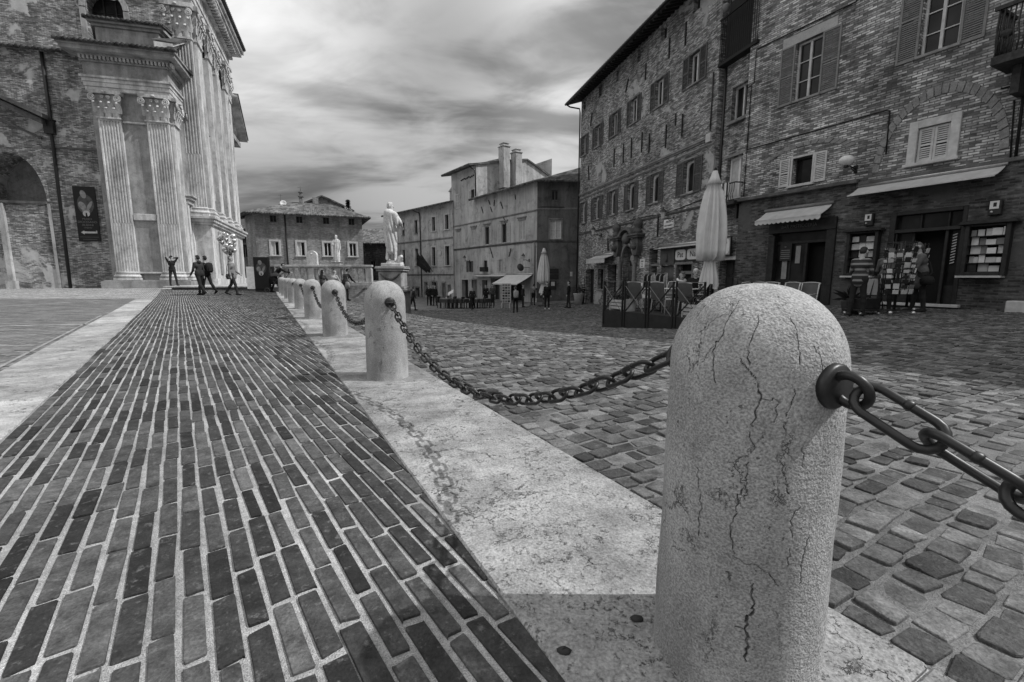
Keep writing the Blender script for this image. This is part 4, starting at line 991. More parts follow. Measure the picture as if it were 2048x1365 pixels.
# right-hand face (square to the camera)
RW = Face((1073, 607), 36, 90, False)
M_ = Matrix.Rotation(RW.rz - CF.rz, 4, 'Z')
w2 = MB(); wall(w2, 0, 5.0, -3, 8.0, [(1.0, 1.88, 3.75, 5.2, 0.2), (1.1, 1.62, 6.65, 7.4, 0.2), (2.62, 2.86, 0.85, 1.2, 0.3)])
o = w2.build('wall', m_stone('shaded_plaster', 0.13, 0.3, 0.6, 30, 0.006, 0.45, grime=0.4), P); o.rotation_euler = (0, 0, RW.rz - CF.rz)  # this face's shade is put into its plaster, darker than the left face
def in_rw(o): o.rotation_euler = (0, 0, RW.rz - CF.rz); return o
w = in_rw(win(P, 1.0, 1.88, 3.75, 5.2, 0.19, PAINT_W, nx=2, ny=2, fw=0.06, glass=PAINT_L)); surround(w, 1.0, 1.88, 3.75, 5.2, 0.1, STONE_G, 0.04)
w = in_rw(win(P, 1.1, 1.62, 6.65, 7.4, 0.18, WOOD_S, nx=2, ny=1, fw=0.06))
in_rw(course(P, 0, 4.6, 6.0, 0.08, 0.06, STONE_G)); in_rw(course(P, 0, 4.6, 3.55, 0.1, 0.08, STONE_D))
for pts in ([(0.05, -0.05, 6.1), (0.4, -0.05, 6.15), (2.1, -0.06, 6.12)],): in_rw(pipe(P, pts, 0.03, 'cable'))
m = MB(); m.box(0.95, 1.72, -0.05, 0.0, 1.06, 1.44); m.box(0.95, 1.72, -0.05, 0.0, 0.62, 1.0); in_rw(m.build('notice_board', m_plain('board_dark', 0.02), P))
m = MB(); m.box(1.02, 1.54, -0.06, 0.0, -0.2, 0.5); b = in_rw(m.build('menu_case', WOOD_D, P)); m = MB(); m.box(1.14, 1.42, -0.068, -0.061, 0.1, 0.42); m.build('menu_sheet', PAINT_L, b)
# windows of the left face
for a, b, k in uw:
    c = (a + b) / 2; w_ = 0.42 if k == 'c' else 0.4
    w = win(P, c - w_, c + w_, 3.75, 5.3, 0.18, WOOD_S if k == 'o' else PAINT_L, nx=2, ny=1, fw=0.05)
    m = MB(); m.box(c - 0.62, c + 0.62, -0.1, 0.0, 5.52, 5.62); m.box(c - 0.5, c + 0.5, -0.05, 0.0, 5.34, 5.517); m.build('hood', STONE_G, w, bevel=0.01)
    if k == 'c': shutter(w, c - w_ + 0.01, 3.77, w_ - 0.01, 1.52, PAINT_L, y=0.03); shutter(w, c + 0.005, 3.77, w_ - 0.01, 1.52, PAINT_L, y=0.03)
    else: pair(w, c - w_, c + w_, 3.72, 5.32, (b - a - 2 * w_) / 2, PAINT_L)
for i, (a, b) in enumerate(low):
    c = (a + b) / 2; w = win(P, c - 0.32, c + 0.32, 1.28, 2.3, 0.18, PAINT_L if i > 1 else WOOD_S, nx=2, ny=1, fw=0.05, glass=PAINT_L if i == 2 else None)
    if i == 3: shutter(w, c - 0.31, 1.29, 0.3, 1.0, PAINT_L, y=0.02); shutter(w, c + 0.01, 1.29, 0.3, 1.0, PAINT_L, y=0.02)
    elif i != 1: pair(w, c - 0.32, c + 0.32, 1.26, 2.32, 0.33, PAINT_L if i > 1 else WOOD_S)
    else:
        m = MB(); m.box(c - 0.5, c + 0.5, -0.35, 0.0, 1.28, 1.7)
        m.build('flower_box', m_plain('planting', 0.02, 0.9, 0, 0.8, 20, 0.03), w)
w = win(P, -13.68, -12.78, 8.07, 9.0, 0.13, PAINT_L, nx=2, ny=1); shutter(w, -13.67, 7.6, 0.44, 1.42, PAINT_L, y=-0.04); shutter(w, -13.22, 7.6, 0.44, 1.42, PAINT_L, y=-0.04)
w = win(P, -10.5, -9.75, 8.07, 9.0, 0.18, WOOD_S, nx=2, ny=1); pair(w, -10.45, -9.8, 7.55, 9.02, 0.3, PAINT_L)
course(P, -14.597, -0.003, 5.9, 0.08, 0.07, STONE_G); course(P, -14.597, -0.003, 3.55, 0.1, 0.09, STONE_D)
for (u, v1, v0, du) in [(-8.5, 7.2, 6.6, 0.3), (-7.2, 7.6, 7.2, 0.25), (-6.2, 7.5, 7.0, -0.1), (-6.9, 7.0, 6.5, 0.3), (-5.2, 7.2, 6.6, 0.35), (-4.8, 6.0, 5.2, 0.4), (-3.0, 7.5, 7.1, 0.1), (-7.0, 3.4, 2.5, 0.5), (-3.6, 3.2, 2.5, -0.3)]:
    anchor(P, u, v1, v0, du, 0.05)
for u, y0 in ((-9.3, 5.2), (-9.3, 6.6)):
    m = MB(); h = 12.95 if y0 < 6 else 12.6
    m.box(u - 0.15, u + 0.75, y0 - 2.75, y0 - 2.0, 9.2, h); m.box(u - 0.22, u + 0.82, y0 - 2.82, y0 - 1.93, h + 0.003, h + 0.1)
    m.box(u - 0.05, u + 0.65, y0 - 2.65, y0 - 2.1, h + 0.103, h + 0.3); m.box(u - 0.12, u + 0.72, y0 - 2.72, y0 - 2.03, h + 0.303, h + 0.36); m.build('chimney', PLASTER_L, P, bevel=0.02)
m = MB(); m.box(4.0, 4.9, 2.2, 3.0, 8.3, 10.2); m.box(3.9, 5.0, 2.1, 3.1, 10.203, 10.35); m.build('chimney', BRK_B2, P)
pipe(P, [(-9.7, -0.7, 11.0), (-9.55, -0.1, 10.6), (-9.5, -0.06, 10.3), (-9.5, -0.06, 8.3)], 0.05)
pipe(P, [(-0.3, -0.06, 3.5), (-0.2, -0.06, 3.2), (-0.22, -0.06, -1.4)], 0.06, mat=GREY)
mb = MB()
for k in range(9): mb.lathe([(0.0, -0.08), (0.1, 0), (0.0, 0.1)], 8, 0, (-12.3 + k * 0.3, -0.06, 10.15 + 0.04 * (k % 3)))
mb.build('wall_plant', m_plain('creeper', 0.02, 0.9, 0, 0.7, 20), P)
for i, (a, b, c, d) in enumerate(DO):
    if i < 4:
        door(P, a, a + (b - a) * 0.5, c, d, 0.45, WOOD_D, leaf=1, handle=False)
        m = MB(); m.box(a - 0.1, a, -0.05, 0.1, c, d); m.box(b, b + 0.1, -0.05, 0.1, c, d); m.box(a - 0.1, b + 0.1, -0.05, 0.1, d + 0.003, d + 0.12); m.build('door_surround', STONE_G if i % 2 else PAINT_L, P)
m = MB(); m.box(DO[0][0], DO[4][1], 0.5, 0.52, -1.6, 0.65); m.build('interior_shade', DARK, P)  # one black sheet gives all these doorways their shade

# ================================================================== civic building with the flags
DF = Face((905, 607), 47.9, -42)
P = DF.root('civic_building', 'long two-storey civic building with flags, between the large statue and the plastered corner house', 'building')
up = [(-10.38, -9.72, 0), (-7.35, -6.72, 0), (-3.6, -2.95, 1), (-1.05, -0.38, 1)]
mid = [(-10.42, -9.8, 0), (-7.43, -6.76, 0), (-3.75, -3.05, 1), (-1.15, -0.35, 1)]
gf = [(-7.5, -6.7, -2.5, -0.5), (-5.45, -4.88, -0.95, 0.15), (-3.85, -3.0, -2.3, 0.2), (-1.8, -1.3, -2.3, 0.1), (-0.75, -0.3, -1.2, -0.1)]
holes = [(a, b, 5.72, 7.2, 0.25) for a, b, k in up] + [(a, b, 2.0, 4.0, 0.25) for a, b, k in mid] + [(*g_, 0.35) for g_ in gf]
mb = MB(); wall(mb, -13.6, 0.3, -4, 8.4, holes); shell(mb, -13.6, 0.3, -4, 8.4, 10); mb.build('wall', PLASTER_D, P)
for L_, v0, v1 in ((up, 5.72, 7.2), (mid, 2.0, 4.0)):
    for a, b, k in L_:
        w = win(P, a, b, v0, v1, 0.23, WOOD_S, nx=2, ny=2, fw=0.05)
        if k: surround(w, a, b, v0, v1, 0.16, PAINT_L, 0.05)
        else: simple_sill(w, a, b, v0, STONE_G)
for i, (a, b, c, d) in enumerate(gf):
    if i in (1, 4): w = win(P, a, b, c, d, 0.3, WOOD_S, nx=1, ny=1); surround(w, a, b, c, d, 0.1, STONE_G, 0.04)
    else:
        door(P, a, b, c, d, 0.33, WOOD_D, leaf=2, handle=False)
        m = MB(); m.box(a - 0.15, a, -0.05, 0.1, c, d); m.box(b, b + 0.15, -0.05, 0.1, c, d); m.box(a - 0.15, b + 0.15, -0.05, 0.1, d + 0.003, d + 0.18); m.build('door_surround', STONE_G, P)
course(P, -13.597, 0.297, 4.8, 0.1, 0.08, STONE_G); course(P, -13.597, 0.297, 1.0, 0.08, 0.06, STONE_D)
mb = MB(); tiles(mb, (-14.2, -0.7, 8.25), (0.3, -0.7, 8.25), (0.3, 5, 9.9), (-14.2, 5, 9.9), n=50); mb.build('roof', TILE, P)
m = MB(); m.box(-1.9, -0.9, 1.2, 2.0, 8.6, 9.8); m.add([(-2.05, 1.1, 9.8), (-0.75, 1.1, 9.8), (-0.75, 2.1, 9.8), (-2.05, 2.1, 9.8), (-1.4, 1.1, 10.2), (-1.4, 2.1, 10.2)], [(0, 1, 4), (2, 3, 5), (1, 2, 5, 4), (3, 0, 4, 5), (0, 3, 2, 1)]); m.build('chimney', PLASTER_L, P)
pipe(P, [(-6.6, -0.65, 8.2), (-6.15, -0.1, 7.9), (-6.05, -0.07, 7.6), (-6.05, -0.07, -2.6)], 0.055)
m = MB(); m.box(-5.6, -4.75, -0.03, 0.0, 1.9, 3.0); m.build('stone_tablet', PAINT_L, P, bevel=0.01)
m = MB(); m.box(-2.65, -1.6, -0.03, 0.0, 1.85, 3.05); m.box(-2.4, -1.85, -0.1, 0.0, 3.03, 3.5); m.build('stone_tablet', PAINT_L, P, bevel=0.01)
# two flags on their poles
for k, du in enumerate((0.0, 0.55)):
    m = MB(); u = -4.2 + du; m.tube([(u, 0.0, 1.3), (u - 0.5, -1.2, 3.3)], 0.025, 6); m.lathe([(0.0, -0.05), (0.05, 0), (0.0, 0.07)], 8, 0, (u - 0.5, -1.2, 3.33))
    fl = m.build('flagpole', IRON, P)
    c = MB(); c.grid([[(u - 0.05 * j - 0.42 * (i / 8) - 0.02 + 0.07 * math.sin(j * 1.5), -0.25 - 1.0 * (i / 8) + 0.05 * math.cos(j * 2), 1.7 + 1.6 * (i / 8) - 0.17 * j * (0.4 + i / 14)) for j in range(8)] for i in range(9)])
    c.build('flag', m_plain('flag_cloth' + 'ab'[k], 0.035, 0.9, 0, 0.6, 2), fl)

# ================================================================== the far brick house behind the balustrade
HF = Face((518, 560), 46, 69, False)
P = HF.root('hipped_brick_house', 'square brick house with a hipped tile roof behind the stone balustrade', 'building')
cs = [1.67, 4.06, 6.6, 9.1]
holes = [(c - 0.3, c + 0.3, 6.24, 6.92, 0.15) for c in cs] + [(c - 0.36, c + 0.36, 2.95, 4.34, 0.18) for c in cs]
mb = MB(); wall(mb, 0.02, 10.15, -1, 7.15, holes)
SD = (-1.5, 4.2)                                                      # the shaded flank runs back to the left
mb.add([(10.15, 0, -1), (9.4, 8, -1), (9.4, 8, 7.15), (10.15, 0, 7.15)], [(0, 1, 2, 3)])
mb.add([(0.02, 0, -1), (SD[0], SD[1], -1), (SD[0], SD[1], 7.15), (0.02, 0, 7.15)], [(3, 2, 1, 0)])
mb.build('wall', BRK_H, P)
for c in cs:
    w = win(P, c - 0.3, c + 0.3, 6.24, 6.92, 0.13, WOOD_S, nx=2, ny=1, fw=0.04); m = MB(); m.box(c - 0.42, c + 0.42, -0.03, 0.02, 6.1, 6.237); m.build('sill', STONE_G, w)
    w = win(P, c - 0.36, c + 0.36, 2.95, 4.34, 0.16, PAINT_W, nx=2, ny=1, fw=0.06, curtain=0.5 if c < 5 else 0); surround(w, c - 0.36, c + 0.36, 2.95, 4.34, 0.17, PAINT_L, 0.05)
course(P, 0.03, 10.14, 5.95, 0.07, 0.05, STONE_G)
mb = MB(); e = 0.75; z = 7.0
pa, pb = (-0.75, -e, z), (10.95, -e, z); ra, rb = (3.2, 4.6, 8.9), (7.0, 4.6, 8.9); pc = (10.2, 9, z); pd = (SD[0] - 0.9, SD[1] - 0.2, z)
tiles(mb, pa, pb, rb, ra, n=48); tiles(mb, pb, pc, rb, (6.999, 4.6, 8.9), n=26); tiles(mb, pd, pa, ra, (3.0, 4.7, 8.9), n=26); tiles(mb, pc, pd, ra, rb, n=30)
mb.build('roof', TILE, P)
pipe(P, [(2.75, -0.07, 7.0), (2.75, -0.07, 1.0)], 0.07)
m = MB(); m.box(3.9, 4.3, 4.0, 4.5, 8.2, 9.5); m.box(3.8, 4.4, 3.9, 4.6, 9.503, 9.6); m.box(3.95, 4.25, 4.05, 4.45, 9.603, 9.95); m.box(3.85, 4.35, 3.95, 4.55, 9.953, 10.02); m.build('chimney', BRK_H, P)
m = MB(); m.box(5.2, 5.8, 6, 6.5, 8.2, 9.8); m.build('chimney', BRK_H, P)
m = MB(); m.prism([(4.6, 8.0), (8.3, 8.0), (8.3, 9.3), (6.2, 10.1), (4.6, 9.4)], 7.0, 9.0); m.build('attic', BRK_H, P)
mb = MB(); tiles(mb, (8.6, 6.7, 9.15), (8.6, 9.3, 9.15), (6.2, 9.3, 10.2), (6.2, 6.7, 10.2), n=10); tiles(mb, (4.3, 9.3, 9.3), (4.3, 6.7, 9.3), (6.2, 6.7, 10.2), (6.2, 9.3, 10.2), n=10); mb.build('attic_roof', TILE, P)
m = MB(); m.lathe([(0.0, -0.02), (0.2, 0.0), (0.32, 0.09), (0.3, 0.1), (0.19, 0.02), (0.0, 0.0)], 20, 0, M=Matrix.Translation((2.4, 3.2, 8.55)) @ Matrix.Rotation(R(70), 4, 'X')); m.tube([(2.4, 3.3, 7.9), (2.4, 3.3, 8.55)], 0.03, 6); m.build('satellite_dish', PAINT_W, P)
m = MB(); m.tube([(2.1, 4, 8.0), (2.1, 4, 9.6)], 0.02, 5); m.tube([(1.9, 4, 9.5), (2.3, 4, 9.5)], 0.012, 5); m.tube([(4.1, 4.2, 10.0), (4.1, 4.2, 10.6)], 0.02, 5); m.tube([(3.8, 4.2, 10.45), (4.4, 4.2, 10.45)], 0.012, 5); m.build('aerial', IRON, P)

# a narrow dark house and a lower building fill the gaps beside it
XF = Face((478, 570), 52, 62, False)
P = XF.root('shaded_side_house', 'dark narrow house in shade between the church and the hipped brick house', 'building')
mb = MB(); wall(mb, -3.0, 3.0, -1, 6.2, [(0.6, 1.2, 3.0, 4.4, 0.2), (1.7, 2.3, 3.0, 4.4, 0.2)]); shell(mb, -3.0, 3.0, -1, 6.2, 6); mb.build('wall', BRK_B1D, P)
for a in (0.6, 1.7): win(P, a, a + 0.6, 3.0, 4.4, 0.18, WOOD_S, nx=2, ny=1)
mb = MB(); tiles(mb, (-3.5, -0.6, 6.1), (3.5, -0.6, 6.1), (3.5, 4, 7.2), (-3.5, 4, 7.2), n=24); mb.build('roof', TILE_D, P)
YF = Face((730, 575), 62, 85, False)
P = YF.root('low_house', 'lower house with a plain tiled roof between the brick house and the civic building', 'building')
mb = MB(); wall(mb, -1.5, 6, -3, 5.3, [(0.9, 1.5, 1.5, 2.9, 0.2), (3.0, 3.6, 1.5, 2.9, 0.2)]); shell(mb, -1.5, 6, -3, 5.3, 7); mb.build('wall', BRK_B1D, P)
for a in (0.9, 3.0): w = win(P, a, a + 0.6, 1.5, 2.9, 0.18, WOOD_S, nx=2, ny=1); pair(w, a, a + 0.6, 1.5, 2.9, 0.32, WOOD_S)
mb = MB(); tiles(mb, (-2, -0.6, 5.2), (6.4, -0.6, 5.2), (6.4, 5, 7.6), (-2, 5, 7.6), n=36); mb.build('roof', TILE, P)
# a garden wall closes the view behind the low house
# ================================================================== the cathedral on the left
CH = Face((205, 575), 27, 75, False)
P = CH.root('cathedral', 'tall cathedral at the left edge, brick flank and pale stone front with fluted pilasters', 'church')
RD = Vector((-0.122, 0.993)); RN = Vector((0.993, 0.122)); RA = R(97)

def leaf(mb, cx, z0, w, h, y, curl=0.09):
    rows = []
    for i in range(6):
        t = i / 5; ww = w * (0.5 + 0.5 * math.sin(math.pi * min(1, 0.25 + t * 0.62))) * (1 if t < 0.99 else 0.55)
        out = y - 0.02 - curl * t ** 3; z = z0 + h * (t if t < 0.9 else 0.93)
        rows.append([(cx - ww / 2, out + 0.03, z), (cx - ww / 4, out - 0.012, z), (cx, out + 0.008, z), (cx + ww / 4, out - 0.012, z), (cx + ww / 2, out + 0.03, z)])
    rows.append([(x, yy + 0.03, z - h * 0.14) for (x, yy, z) in [(p[0], p[1] - curl * 0.35, p[2]) for p in rows[-1]]])
    mb.grid([list(c) for c in zip(*rows)])
def capital_mesh(w, h):
    mb = MB(); d = 0.0
    vs = []
    for z, e in ((0.06 * h, 0.0), (0.55 * h, 0.03), (0.86 * h, 0.10)):
        vs += [(-w / 2 - e * 0.6, -d * 0.3 - e, z), (w / 2 + e * 0.6, -d * 0.3 - e, z), (w / 2 + e * 0.6, 0.15, z), (-w / 2 - e * 0.6, 0.15, z)]
    fs = []
    for i in range(2):
        for k in range(4): fs.append((i * 4 + k, i * 4 + (k + 1) % 4, i * 4 + 4 + (k + 1) % 4, i * 4 + 4 + k))
    fs += [(3, 2, 1, 0), (8, 9, 10, 11)]; mb.add(vs, fs)
    mb.box(-w / 2 - 0.05, w / 2 + 0.05, -0.09, 0.15, 0, 0.055 * h)
    n = 3
    for k in range(n): leaf(mb, -w / 2 + w * (k + 0.5) / n, 0.06 * h, w / n * 0.92, 0.36 * h, -0.05, 0.17)
    for k in range(n + 1): leaf(mb, -w / 2 + w * k / n, 0.2 * h, w / n * 0.8, 0.42 * h, -0.06, 0.2)
    for sx in (-1, 1):
        c = Vector((sx * (w / 2 + 0.04), -0.24, 0.72 * h)); pts = []
        for k in range(30):
            a = k / 29 * 4.2 * math.pi; r = 0.2 * (1 - k / 34); pts.append(c + Vector((-sx * r * math.cos(a + 1.2), -0.02 - 0.03 * k / 29, r * math.sin(a + 1.2))))
        mb.tube(pts, [0.045 - 0.012 * k / 29 for k in range(30)], 6)
        c2 = Vector((sx * w * 0.13, -0.17, 0.76 * h)); mb.tube([c2 + Vector((-sx * 0.1 * (1 - k / 20) * math.cos(k / 18 * 3.4 * math.pi), -0.02, 0.1 * (1 - k / 20) * math.sin(k / 18 * 3.4 * math.pi))) for k in range(18)], 0.032, 5)
    mb.prism([(-w / 2 - 0.2, 0.88 * h), (w / 2 + 0.2, 0.88 * h), (w / 2 + 0.24, h), (-w / 2 - 0.24, h)], -0.26, 0.15)
    mb.lathe([(0.0, -0.07), (0.09, -0.05), (0.11, 0.0), (0.07, 0.06), (0.0, 0.08)], 10, 0, (0, -0.27, 0.93 * h))
    return mb.mesh('capital', STONE_W)
def shaft_mesh(w, h, nf, low, pr):
    """fluted pilaster; the lowest stretch has its grooves filled"""
    mb = MB(); m = 0.06; fw = (w - 2 * m) / nf
    def prof(dep, fill):
        p = [(-w / 2, 0.12), (-w / 2, -pr)]
        for k in range(nf):
            x0 = -w / 2 + m + k * fw; a, b = x0 + fw * 0.14, x0 + fw * 0.86
            for j in range(7):
                t = j / 6; y = dep * math.sin(math.pi * t)
                if fill: y = 0.022 * (1 if 0 < j < 6 else 0) - 0.035 * math.sin(math.pi * t) ** 1.0 * (1 if 0 < j < 6 else 0) + 0.012
                p.append((a + (b - a) * t, -pr + y))
        p += [(w / 2, -pr), (w / 2, 0.12)]
        return p
    def run(p, z0, z1):
        n = len(p); vs = [(x, y, z0) for x, y in p] + [(x, y, z1) for x, y in p]
        mb.add(vs, [(i, i + 1, n + i + 1, n + i) for i in range(n - 1)], 0)
    run(prof(fw * 0.36, True), 0, low); run(prof(fw * 0.36, False), low, h - 0.12); run([(-w / 2, 0.12), (-w / 2, -pr), (w / 2, -pr), (w / 2, 0.12)], h - 0.12, h)
    return mb.mesh('pilaster', STONE_W)
_pm = {}
def pilaster(x, y, rz, w, v0, vs, vc, vt, nf=7, lowf=0.33, pr=0.16, base=True):
    k = (w, v0, vs, vc, vt, nf)
    if k not in _pm:
        b = MB(); h = vs - v0
        b.box(-w / 2 - 0.14, w / 2 + 0.14, -pr - 0.16, 0.12, 0, h * 0.28); b.box(-w / 2 - 0.06, w / 2 + 0.06, -pr - 0.08, 0.12, h * 0.62, h * 0.78)
        b.add([], [])
        for z, e, r in ((h * 0.45, 0.07, h * 0.17), (h * 0.89, 0.03, h * 0.11)):
            b.tube([(-w / 2 - e, 0.1, z), (-w / 2 - e, -pr - e, z), (w / 2 + e, -pr - e, z), (w / 2 + e, 0.1, z)], r, 10)
        _pm[k] = (shaft_mesh(w, vc - vs, nf, (vc - vs) * lowf, pr), capital_mesh(w, vt - vc), b.mesh('base', STONE_W))
    s_, c_, b_ = _pm[k]
    o = link('pilaster', s_, P, loc=(x, y, vs), rz=rz)
    c = link('capital', c_, o, loc=(0, -pr, vc - vs)); 
    if base: link('base', b_, o, loc=(0, 0, v0 - vs))
    return o
# --- brick flank with the blind arch
mb = MB(); a0, a1 = -5.45, -2.48
wall(mb, -16, 0.5, -0.5, 13.35, [(a0, a1, 5.12, 7.75, 1.7, 'arch', 1.77)], y=0.7)
mb.build('flank_wall', BRK_L, P)
m = MB(); m.box(a0 - 0.1, a1 - 0.0, 2.39, 2.45, 4.9, 8.0); m.build('niche_back', STONE_G, P)
m = MB(); m.box(a0, a1, 0.55, 2.4, 4.98, 5.115); m.build('niche_sill', STONE_D, P)
m = MB(); m.box(a1 - 0.02, a1 + 0.12, 0.64, 0.72, -0.3, 5.0); m.build('stone_jamb', PLASTER_L, P)
m = MB(); m.box(-4.75, -4.5, 0.5, 0.72, -0.3, 4.95); m.box(-4.85, -4.4, 0.42, 0.72, -0.3, 0.6); m.build('stone_pier', PLASTER_L, P)
m = MB()
for k in range(18):
    f = lambda t, e: ((a0 + a1) / 2 + (1.485 + e) * math.cos(math.pi * (1 - t)), 5.12 + (2.63 + e) * math.sin(math.pi * (1 - t)))
    t0, t1 = k / 18, (k + 1) / 18; m.prism([f(t0, 0), f(t1, 0), f(t1, 0.2), f(t0, 0.2)], 0.67, 0.72)
m.build('arch_ring', BRK_L, P)
m = MB(); m.prism([(-8, 12.2), (-1.9, 9.25), (-1.9, 9.55), (-8, 12.5)], 0.1, 0.7); m.prism([(-8, 12.5), (-1.75, 9.56), (-1.75, 9.8), (-8, 12.74)], -0.1, 0.7); m.prism([(-8, 11.3), (-2.3, 8.55), (-2.3, 8.68), (-8, 11.43)], 0.58, 0.7); m.build('raking_cornice', STONE_D, P, bevel=0.02)
m = MB(); m.box(-2.38, 0.5, 0.62, 0.72, 8.1, 8.2); m.build('string_course', STONE_D, P)
pipe(P, [(-1.75, 0.6, 13.2), (-1.75, 0.6, 9.6), (-1.8, 0.55, 9.0), (-1.8, 0.6, 8.4), (-1.9, 0.6, 0.1)], 0.085)
m = MB(); m.box(-2.05, -1.6, 0.42, 0.7, 8.85, 9.55); m.box(-2.1, -1.55, 0.38, 0.7, 9.553, 9.62); m.build('rain_hopper', IRON, P)
mb = MB(); tiles(mb, (-16, 0.35, 13.3), (0.7, 0.35, 13.3), (0.7, 1.9, 13.85), (-16, 1.9, 13.85), n=62); mb.build('flank_roof', TILE_D, P)
# --- upper wall of the nave with an arched window
mb = MB(); wall(mb, -16, 4.2, 13.3, 23.5, [(-0.1, 1.75, 14.2, 17.4, 0.7, 'arch')], y=2.0)
mb.add([(4.2, 2.0, 13.3), (4.2, 12, 13.3), (4.2, 12, 23.5), (4.2, 2.0, 23.5)], [(0, 1, 2, 3)]); mb.build('upper_wall', BRK_L, P)
win(P, -0.1, 1.75, 14.2, 17.3, 2.68, WOOD_D, nx=3, ny=4, fw=0.06)
m = MB()
for k in range(14):
    f = lambda t, e: (0.825 + (0.925 + e) * math.cos(math.pi * (1 - t)), 16.47 + (0.93 + e) * math.sin(math.pi * (1 - t)))
    t0, t1 = k / 14, (k + 1) / 14; m.prism([f(t0, 0.02), f(t1, 0.02), f(t1, 0.3), f(t0, 0.3)], 1.93, 2.02)
m.box(-0.4, -0.12, 1.93, 2.02, 14.2, 16.4); m.box(1.77, 2.05, 1.93, 2.02, 14.2, 16.4); m.build('window_surround', PLASTER_L, P)
# --- side bay in pale stone
mb = MB(); X0, X1 = 0.5, 4.3; L1 = 2.5
e1 = Vector((X1, 0.14)) + RD * L1
mb.box(X0, X1 - 0.08, 0.14, 2.4, -0.5, 13.7)
mb.add([(X1, 0.14, -0.5), (e1.x, e1.y, -0.5), (e1.x, e1.y, 13.7), (X1, 0.14, 13.7), (X1 - 0.1, 0.143, -0.5), (X1 - 0.1, 0.143, 13.7)], [(0, 1, 2, 3), (4, 0, 3, 5)])
mb.build('bay_wall', STONE_P, P)
def belt(name, prof, x0, x1, L, mat, y0=0.14, side0=True, x_in=0.0):
    """a moulding that runs along the front and turns along the right-hand face; prof = [(projection, z0, z1)]"""
    m = MB()
    for (e, z0, z1) in prof:
        c = Vector((x1, y0)); f = c + RD * L
        vs = []
        for z in (z0, z1):
            vs += [(x0 - (e if side0 else 0), y0 - e, z), (c.x + e, c.y - e, z), (f.x + e * RN.x, f.y + e * RN.y, z), (f.x - 0.3, f.y, z), (c.x - 0.3, y0 + 0.3, z), (x0 - (e if side0 else 0), y0 + 0.3, z)]
        n = 6; m.add(vs, [tuple(range(n - 1, -1, -1)), tuple(range(n, 2 * n))] + [(i, (i + 1) % n, n + (i + 1) % n, n + i) for i in range(n)])
    return m.build(name, mat, P, bevel=0.012)
belt('plinth', [(0.42, -0.4, 0.55), (0.32, 0.552, 0.62)], X0, X1, L1, STONE_P)
for x in (1.36, 3.72): pilaster(x, 0.14, 0, 1.1, 0.62, 1.12, 9.75, 11.2)
pv = Vector((X1, 0.14)) + RD * 0.6; pilaster(pv.x, pv.y, RA, 1.0, 0.62, 1.12, 9.75, 11.2)
pv = Vector((X1, 0.14)) + RD * 2.35; pilaster(pv.x, pv.y, RA, 0.4, 0.62, 1.12, 9.75, 11.2, 3)
for (z0, z1, e) in ((4.15, 4.52, 0.02), (1.0, 1.1, -0.02), (9.6, 9.7, 0.05)):
    m = MB(); m.box(1.95, 3.12, e, 0.2, z0, z1); m.build('panel_moulding', STONE_W, P, bevel=0.02)
belt('architrave', [(0.2, 11.22, 11.42), (0.24, 11.423, 11.66), (0.28, 11.663, 11.86), (0.36, 11.863, 11.98)], X0 + 0.1, X1, L1, STONE_W)
belt('frieze', [(0.2, 11.983, 12.7)], X0 + 0.1, X1, L1, STONE_P)
belt('cornice', [(0.3, 12.703, 12.8), (0.42, 12.98, 13.08), (0.86, 13.083, 13.3), (0.95, 13.303, 13.42)], X0 + 0.1, X1, L1, STONE_P)
m = MB()
for k in range(24):
    x = X0 - 0.15 + k * 0.19; m.box(x, x + 0.11, -0.27, 0.1, 12.803, 12.977)
for k in range(13):
    c = Vector((X1, 0.14)) + RD * (0.1 + k * 0.19) + RN * 0.41; m.bar((c.x - 0.2, c.y, 12.89), (c.x, c.y, 12.89), 0.11, 0.17)
m.build('dentils', STONE_W, P)
mb = MB(); tiles(mb, (X0 - 0.9, -0.95, 13.44), (X1 + 1.0, -0.95, 13.44), (X1 - 0.1, 0.5, 13.95), (X0 - 0.4, 0.5, 13.95), n=24, amp=0.08); mb.box(X0, X1 + 0.75, 0.3, 2.6, 13.3, 13.52); mb.build('cornice_tiles', TILE_D, P)
m = MB(); m.box(1.0, 4.1, 0.35, 2.2, 13.5, 14.75); m.box(0.9, 4.2, 0.25, 2.2, 14.753, 14.9); m.box(0.75, 4.35, 0.1, 2.2, 14.903, 15.08); m.build('attic', STONE_P, P, bevel=0.015)
mb = MB(); tiles(mb, (0.6, 0.0, 15.1), (4.5, 0.0, 15.1), (4.2, 2.1, 15.6), (0.8, 2.1, 15.6), n=17, amp=0.07); mb.build('attic_tiles', TILE_D, P)
